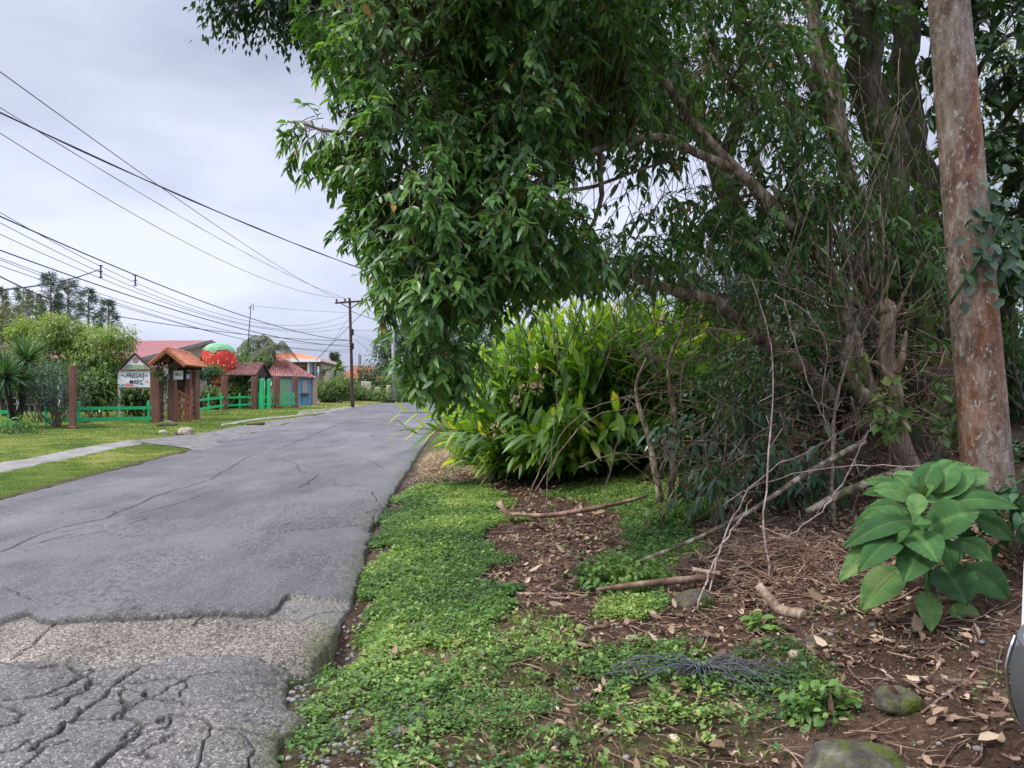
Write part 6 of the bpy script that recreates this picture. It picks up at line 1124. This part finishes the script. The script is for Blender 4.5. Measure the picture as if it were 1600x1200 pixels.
for i in range(620):
    q = PX(1480 - 460 * rng.uniform(0, 1) ** 1.3, rng.uniform(480, 780), rng.uniform(7, 8.6)); d = rdir(1)[0] * A(1, .3, .9); L = rng.uniform(.25, 1.0); e1 = q + d * L
    g = float(H(e1[0], e1[1])); e1[2] = max(e1[2], g + .02); tube(mb, spl([q, (q + e1) / 2 + rng.normal(0, .07, 3), e1], 7), [rng.uniform(.002, .009), .0015], 4, r=rng.random())
obj('dry_tangle', mb, M['brush'], kind='stuff', label='tangle of dry stems filling the shaded bank', cat='dry stems')
# narrow-leaved climber through the shade
mb = MB(); tw = MB()
sprays(mb, tw, [E3(1060, 480, 8.6, .8, .5, .35), E3(1200, 470, 8.0, .6, .4, .45), E3(1180, 590, 8.4, .6, .4, .4), E3(1350, 250, 8.4, .7, .4, .6), E3(1430, 380, 8.3, .5, .3, .6), E3(1080, 330, 8, .5, .4, .3)], 420, L=.10, W=.016, gate=.38, base=.55, per=(7, 12), len_=.3, seed=51, hang=.3, tmpl=T4)
obj('narrow_leaved_climber', mb, M['leaf_fine'], label='narrow leaved climber threading through the limbs above the bank', cat='climber', kind='stuff')
# ------------------------------------------------------------------ logs and brush on the ground
def log(pts, r, mat, lab, name='log', n=16, rough=.2):
    P_ = [PX(*p) for p in pts]; S = spl(P_, n)
    for q in S: q[2] = max(q[2], float(H(q[0], q[1])) + (r[0] if isinstance(r, list) else r) * .9)
    mb = MB(); tube(mb, S, r, 10, rough=rough); obj(name, mb, M[mat], origin=S[0], label=lab, cat=name.replace('_', ' '))
log([(1185, 915, 4.9), (1222, 958, 4.75), (1258, 1000, 4.6)], [.030, .032, .034], 'dead_wood', 'thick pale cut log end in front of the brush pile')
log([(932, 921, 5.3), (1010, 912, 5.4), (1070, 906, 5.5), (1130, 900, 5.6)], [.012, .024, .028, .026], 'brush', 'brown branch with a pointed tip lying across the weed patch', 'branch')
log([(1082, 890, 5.45), (1125, 897, 5.4)], [.02, .014], 'dead_wood', 'short whitish split stick on the end of the brown branch', 'stick')
log([(990, 880, 6.2), (1080, 845, 6.3), (1170, 800, 6.4), (1260, 740, 6.7), (1350, 690, 7.1)], [.012, .018, .022, .028], 'bark_pale', 'long fallen branch climbing the bank to the right', 'branch', 26)
log([(1260, 800, 6.6), (1330, 765, 6.6), (1410, 735, 6.8)], [.03, .04], 'bark_pale', 'thick fallen branch ending at the large leaved plant', 'branch')
log([(800, 803, 8.3), (860, 805, 8.2), (950, 790, 8.2), (1010, 775, 8.3)], [.02, .026, .024, .014], 'brush', 'brown branch lying along the bare soil below the ginger', 'branch')
log([(730, 1000, 4.9), (745, 1012, 4.8)], [.02, .018], 'dark_wood' if False else 'pole_wood', 'small dark chunk of wood on the weedy verge', 'wood_chunk', 4)
log([(780, 785, 8.6), (790, 800, 8.5), (800, 812, 8.4)], [.035, .02], 'brush', 'short broken brown root at the edge of the grass', 'root', 6, .4)
log([(715, 1147, 3.6), (790, 1120, 3.7), (850, 1095, 3.8)], [.006, .009, .006], 'brush', 'thin curved stick among the foreground weeds', 'stick')
log([(875, 1108, 3.75), (940, 1118, 3.7), (1010, 1130, 3.7)], [.006, .008, .005], 'brush', 'long thin stick on the foreground soil', 'stick')
log([(1130, 1110, 3.75), (1163, 1135, 3.6), (1168, 1165, 3.5)], [.004, .008, .007], 'brush', 'forked bare twig standing in the foreground weeds', 'stick')
log([(760, 935, 5.7), (820, 945, 5.6), (905, 950, 5.6)], [.010, .013, .008], 'brush', 'dark stick on the soil left of the weed clump', 'stick')
log([(880, 1020, 4.7), (960, 1008, 4.8), (1000, 1000, 4.9)], [.012, .016, .012], 'brush', 'reddish flattened stick beside the cable bundle', 'stick')
log([(1440, 1130, 3.4), (1490, 1080, 3.6), (1530, 1060, 3.8)], [.006, .008, .006], 'brush', 'curved twig on the litter right of the large mossy rock', 'stick')
mb = MB()
for i in range(900):
    c = PX(1210, 860, 5.7); x, y = c[0] + rng.normal(0, .40), 5.75 + rng.normal(0, .42); g = float(H(x, y)); hh = max(0, .26 * math.exp(-((x - c[0]) / .45) ** 2 - ((y - 5.75) / .5) ** 2)) * rng.random(); a = rng.normal(.3, 1.3); L = rng.uniform(.06, .42); d = A(math.cos(a), math.sin(a) * .7, rng.normal(0, .28)) * L / 2
    q = A(x, y, g + .015 + hh); P_ = [q - d, q + rng.normal(0, .018, 3), q + d + rng.normal(0, .02, 3)]
    for p_ in P_: p_[2] = max(p_[2], float(H(p_[0], p_[1])) + .006)
    tube(mb, spl(P_, 6), [rng.uniform(.002, .009), .002], 4, r=rng.random())
obj('brush_pile', mb, M['brush'], label='pile of dry brown twigs and roots in front of the bank', cat='brush pile', kind='stuff')
# ------------------------------------------------------------------ rocks
def rock(px, py, z, s, lab, mt='rock', seed=1):
    c = Gd(px, py, z); c[2] = float(H(c[0], c[1])) + s[2] * .18; mb = MB(); stone(mb, c, s, seed, 4); o = obj('rock', mb, M[mt], origin=c - A(0, 0, s[2] * .3), label=lab, cat='rock')
rock(1338, 1178, .18, (.185, .17, .13), 'large mossy rock at the bottom edge of the picture', seed=3)
rock(1400, 1085, .2, (.105, .085, .075), 'mid sized brown rock with green moss near the car', seed=6)
rock(1241, 1017, .2, (.032, .032, .028), 'small round pale stone at the end of the cut log', 'rock_pale', 2)
rock(1275, 1000, .22, (.07, .06, .04), 'low mossy stone touching the cut log', seed=9)
rock(1085, 930, .2, (.14, .12, .09), 'dusty buried rock under the brown branch', seed=11)
rock(650, 1120, .04, (.045, .04, .03), 'grey stone on the soil beside the asphalt edge', 'gravel', 12)
rock(620, 1135, .04, (.03, .03, .02), 'small grey stone beside the larger one near the asphalt', 'gravel', 14)
# cable bundle
c = Gd(1095, 1042, .17); c[2] = float(H(c[0], c[1])) + .05; mb = MB()
for i in range(64):
    a = [rng.normal(2.8, .22), rng.normal(-.55, .28), rng.normal(2.95, .3), rng.normal(-.3, .25), rng.normal(.2, .5), rng.normal(-1.6, .5)][i % 6]; L = rng.uniform(.12, .5) * (1 if i % 6 < 4 else .5); q = c + rng.normal(0, .008, 3); e1 = c + A(math.cos(a) * L, math.sin(a) * L * .8, 0); e1[2] = float(H(e1[0], e1[1])) + rng.uniform(.01, .05)
    md = (q + e1) / 2 + A(rng.normal(0, .03), rng.normal(0, .03), rng.uniform(.02, .08)); e2 = e1 + A(rng.normal(.04, .14), rng.normal(0, .12), 0); e2[2] = float(H(e2[0], e2[1])) + .015; tube(mb, spl([q, md, e1, e2], 14), .0027, 5)
tube(mb, [c + A(-.02, 0, .02), c + A(.02, 0, .02)], .02, 8); obj('cable_bundle', mb, plain('weathered_cable', (.075, .078, .088), .6, bump=0), origin=c, label='tied bundle of loose dark grey cables lying in the weeds', cat='cable bundle')
# foreground clumps of bigger weeds
for (px, py, r, n, L, lab) in ((965, 912, (.34, .26, .16), 260, .055, 'round clump of taller weeds under the brown branch'), (1285, 1105, (.16, .12, .09), 60, .06, 'light green weed growing over the large mossy rock'), (505, 1050, (.09, .07, .05), 40, .035, 'small weed tuft at the broken corner of the asphalt'), (1192, 990, (.08, .06, .05), 12, .085, 'oval leaved seedling beside the cut log'), (1060, 830, (.4, .2, .14), 160, .06, 'weeds on the soil mound below the coffee plant')):
    c = Gd(px, py, .15 if px > 600 else 0.02); z = float(H(c[0], c[1])); en = empty('weed_clump', (c[0], c[1], z), lab, 'weed'); mb = MB(); foliage(mb, [[c[0], c[1], z + r[2] * .6, *r]], n, 4, L, L * .62, .02, T8 if L > .05 else T4, .3, -.1, .5, .3, 3, .55, .3, zmin=z - .05); obj('foliage', mb, M['weed'], en)
c = Gd(757, 1034, .06); c[2] = float(H(c[0], c[1])) + .03; mb = MB(); leaves(mb, np.tile(c, (5, 1)), np.stack([np.cos(np.arange(5) * 1.26), np.sin(np.arange(5) * 1.26), .5 + 0 * np.arange(5)], 1), A(0, 0, 1), .022, .016, .5, T5, .1, .2); obj('purple_flower', mb, plain('violet_petals', (.22, .14, .48), .6, bump=0), origin=c, label='single tiny purple flower in the verge weeds', cat='flower')
# ------------------------------------------------------------------ large soft-leaved plant
bp_ = A((1452 - 800) / F * 4.5, 4.5, 0); bp_[2] = float(H(bp_[0], bp_[1])); e = empty('broad_leaved_plant', bp_, 'large plant with big soft oval green leaves in front of the rusty pole', 'plant')
mb = MB(); hub = PX(1448, 850, 4.5); tube(mb, spl([bp_ - A(0, 0, .05), (bp_ + hub) / 2, hub, PX(1432, 760, 4.5)], 12), [.022, .018, .012], 8); obj('stem', mb, M['leaf_broad'], e)
# base(x,y) tip(x,y) in photo pixels, width px, depth at base and tip
LV = [(1436,775,1462,722,36,4.5,4.62),(1430,775,1398,743,32,4.5,4.6),(1455,772,1492,722,42,4.52,4.6),(1462,778,1545,738,34,4.55,4.7),(1460,785,1512,728,50,4.5,4.75),(1425,780,1362,765,32,4.45,4.5),(1418,800,1355,795,30,4.4,4.4),
 (1480,785,1592,795,30,4.5,4.45),(1450,830,1532,800,62,4.35,4.2),(1435,772,1428,812,26,4.3,4.2),(1425,815,1316,858,36,4.35,4.15),(1400,835,1310,910,40,4.3,4.1),(1405,840,1340,895,40,4.25,4.05),(1398,845,1424,826,24,4.2,4.12),
 (1425,832,1466,882,52,4.25,4.0),(1440,860,1412,912,48,4.25,4.05),(1445,812,1428,822,26,4.2,4.1),(1470,840,1488,892,28,4.3,4.2),(1484,850,1495,884,24,4.3,4.2),(1500,845,1550,878,34,4.3,4.2),(1405,890,1345,955,48,4.45,4.3),
 (1470,885,1512,948,60,4.35,4.15),(1505,885,1576,938,52,4.45,4.3),(1448,925,1454,988,33,4.3,4.15),(1490,945,1528,992,36,4.4,4.25),(1520,810,1582,845,36,4.55,4.5),(1495,800,1560,815,36,4.65,4.7),(1400,790,1345,812,26,4.6,4.6),(1440,805,1400,850,34,4.5,4.45),(1475,830,1450,868,30,4.5,4.4),(1420,770,1350,752,24,4.7,4.8),(1498,760,1542,745,30,4.8,4.9)]
LV += [(1440 + dx * .25, 790 + dy * .4, 1440 + dx, 800 + dy, w_, 4.62, 4.7 + .003 * abs(dx)) for dx, dy, w_ in ((-95, -25, 26), (-110, 30, 30), (-85, 75, 30), (-40, -62, 28), (60, -75, 30), (115, -20, 30), (120, 30, 30), (95, 80, 34), (40, 105, 30), (-30, 110, 30), (-60, 50, 26), (70, 20, 28), (20, 60, 28))]
LV += [(1440, 778, 1440 + a_, 778 + b_, 14, 4.45, 4.4) for a_, b_ in ((-22, -18), (20, -22), (-5, -34), (26, 8), (-26, 12))]
nr = 45; uu = np.linspace(0, 1, nr); prof = np.sin(np.pi * np.clip(uu, 0, 1) ** .82) ** .75; prof[0] = .06; prof[-1] = .02
for i, (x0, y0, x1, y1, w, d0, d1) in enumerate(LV):
    a, b_ = PX(x0, y0, d0), PX(x1, y1, d1); L = np.linalg.norm(b_ - a); W = w / F * (d0 + d1) / 2 * .56; ax = nrm(b_ - a); vw = nrm(A(-a[0] * .4, -a[1] * .6, 2.6)); s = nrm(np.cross(ax, vw)); n_ = np.cross(s, ax); n_ = n_ if n_ @ vw > 0 else -n_
    v = np.linspace(-1, 1, 9)[None, :, None]; t = uu[:, None, None]; arch = L * .13 * np.sin(np.pi * uu)[:, None, None]; uv_ = uu[:, None, None] - .10 * np.abs(v); wav = .045 * W * np.abs(np.sin(uv_ * 34)) * np.sqrt(np.abs(v)) + .05 * W * (fbm(uu * 4, i, 0, i, 2)[:, None, None] - .5) * 4 * np.abs(v)
    V = a + (b_ - a) * t + s * v * prof[:, None, None] * W + n_ * (arch + np.abs(v) * W * .22 - .10 * W * v ** 4 + wav)
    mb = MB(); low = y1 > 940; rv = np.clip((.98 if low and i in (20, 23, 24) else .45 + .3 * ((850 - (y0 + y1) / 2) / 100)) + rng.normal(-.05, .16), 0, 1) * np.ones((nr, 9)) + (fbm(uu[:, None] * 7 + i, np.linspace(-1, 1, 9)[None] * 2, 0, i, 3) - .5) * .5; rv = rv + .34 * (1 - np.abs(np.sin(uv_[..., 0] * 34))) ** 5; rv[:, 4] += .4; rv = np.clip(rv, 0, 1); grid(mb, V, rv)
    vein = A(0, 0, 0) + V[:, 4] + n_ * .0015; tube(mb, vein, [.0035, .0012], 5, r=.97)
    if i in (14, 15, 20, 21, 22, 23, 24, 10, 11, 12, 8): tube(mb, spl([hub + (a - hub) * .1, (hub + a) / 2 + A(0, 0, .02), a], 8), .004, 5, r=.9)
    obj('leaf', mb, M['leaf_broad'], e)
# ------------------------------------------------------------------ white car at the right edge
M['car_white'] = plain('white_car_paint', (.72, .73, .74), .22, var=.01, bump=0, spec=.6); M['car_trim'] = plain('dark_grey_trim', (.07, .072, .078), .5, bump=0)
M['chrome'] = plain('bright_trim', (.75, .76, .78), .15, 1.0, bump=0, var=.01); M['lamp'] = plain('headlamp_lens', (.55, .62, .75), .08, bump=0, spec=.8, var=.02)
# car frame: nose points along -x; x' runs back from the nose, y' across, z up
cg = .07
ce = empty('parked_car', (3.7, 2.05, cg), 'white car with dark grey bumper trim, only its corner in view at right edge', 'car')
def cp(x, y, z): return A(1.66 + x, 2.05 + y, cg + z)
# side profile rows: x of the nose surface at height z
ZS = np.array([.20, .28, .36, .45, .55, .65, .74, .80, .86, .92])
XS = np.array([.16, .09, .035, .008, .0, .03, .09, .13, .20, .34])
ny = 25; yy = np.linspace(-.90, .90, ny); V = np.zeros((len(ZS), ny, 3))
for i in range(len(ZS)):
    for j in range(ny):
        t = abs(yy[j]) / .90; V[i, j] = cp(XS[i] + .34 * t ** 4.0 + .03 * t * t, yy[j] * (1 - .02 * (ZS[i] > .7)), ZS[i])
mb = MB(); 
for i in range(len(ZS) - 1): pass
# bumper: lower dark part and upper painted part share the surface, split by rows/columns
def patch_(rows, cols, mat, name, off=0.0, th=.02, par=ce):
    Q = V[np.ix_(rows, cols)].copy(); nn = np.zeros_like(Q); gx = np.gradient(Q, axis=0); gy = np.gradient(Q, axis=1); nn = nrm(np.cross(gy, gx)); nn = np.where(nn[..., :1] > 0, -nn, nn)
    mb = MB(); grid(mb, Q + nn * off); B_ = Q + nn * (off - th); grid(mb, B_[:, ::-1])
    for a_, b__ in ((Q[0], B_[0]), (Q[-1], B_[-1]), (Q[:, 0], B_[:, 0]), (Q[:, -1], B_[:, -1])):
        aa = a_ + (0 if off == 0 else 0) ; k = len(aa); o_ = (nn[0] if a_ is Q[0] else None)
    for idx in ((0, slice(None)), (-1, slice(None)), (slice(None), 0), (slice(None), -1)):
        aa = (Q + nn * off)[idx]; bb = B_[idx]; k = len(aa); mb.add(np.concatenate([aa, bb]), [np.array([[i, i + 1, k + i + 1, k + i] for i in range(k - 1)])])
    return obj(name, mb, M[mat], par)
R_ = list(range(len(ZS)))
patch_(R_[0:10], list(range(ny)), 'car_white', 'front_bumper', 0, .02)
patch_(R_[1:6], list(range(0, 7)), 'car_trim', 'corner_trim', .018, .02); patch_(R_[1:6], list(range(18, 25)), 'car_trim', 'corner_trim', .018, .02)
patch_(R_[0:5], list(range(7, 18)), 'car_trim', 'lower_grille', .012, .02); patch_(R_[6:8], list(range(8, 17)), 'car_trim', 'grille', .014, .02)
for c_ in (3, 7, 17, 21):
    S = V[1:6, c_] + A(-.03, 0, 0); mb = MB(); tube(mb, spl(S, 12), .006, 6); obj('bright_strip', mb, M['chrome'], ce)
S = V[6, 6:19] + A(-.035, 0, .01); mb = MB(); tube(mb, S, .008, 6); obj('bright_strip', mb, M['chrome'], ce)
patch_(R_[7:10], list(range(18, 24)), 'lamp', 'headlight', .02, .03); patch_(R_[7:10], list(range(1, 7)), 'lamp', 'headlight', .02, .03)
# body shell: lofted sections along x
SX = [.30, .6, 1.1, 1.45, 2.2, 2.9, 3.5, 3.85, 4.1]; HT = [.93, .98, 1.03, 1.08, 1.50, 1.52, 1.46, 1.15, .95]; WT = [.86, .89, .90, .90, .72, .72, .70, .80, .80]
secs = []
for x, h, w in zip(SX, HT, WT):
    belt = min(h, .98); prof_ = [(-.88, .22), (-.905, .4), (-.905, .62), (-.89, belt * .93), (-w, h * .97 if h > 1.1 else belt), (-w * .8, h), (0, h + .02), (w * .8, h), (w, h * .97 if h > 1.1 else belt), (.89, belt * .93), (.905, .62), (.905, .4), (.88, .22)]
    secs.append([cp(x, a, z) for a, z in prof_])
secs = np.array(secs); mb = MB(); grid(mb, secs); mb.add(secs[-1], [np.array([list(range(13))])]); mb.add(secs[0], [np.array([list(range(13))])]); mb.add(np.array([secs[0][0], secs[0][-1], secs[-1][-1], secs[-1][0]]), [np.array([[0, 1, 2, 3]])]); obj('body', mb, M['car_white'], ce)
for sg in (-1, 1):
    for x in (.78, 3.35):
        mb = MB(); cc = cp(x, sg * .80, .32); tube(mb, [cc + A(0, -.11, 0), cc + A(0, -.10, 0), cc + A(0, .10, 0), cc + A(0, .11, 0)], [.28, .32, .32, .28], 28); w_ = obj('wheel', mb, M['black'], ce); mb = MB(); tube(mb, [cc + A(0, sg * .10, 0), cc + A(0, sg * .125, 0)], [.20, .19], 20); obj('rim', mb, M['grey_metal'], w_)
    mb = MB(); beam(mb, cp(1.75, sg * .80, 1.22), cp(3.45, sg * .80, 1.22), .03, .32); obj('side_window', mb, M['glass'], ce)
    mb = MB(); stone(mb, cp(1.5, sg * 1.0, 1.08), (.06, .11, .08), 1, 2); obj('mirror', mb, M['car_white'], ce)
mb = MB(); beam(mb, cp(1.42, 0, 1.10), cp(2.12, 0, 1.50), 1.36, .02); obj('windscreen', mb, M['glass'], ce)
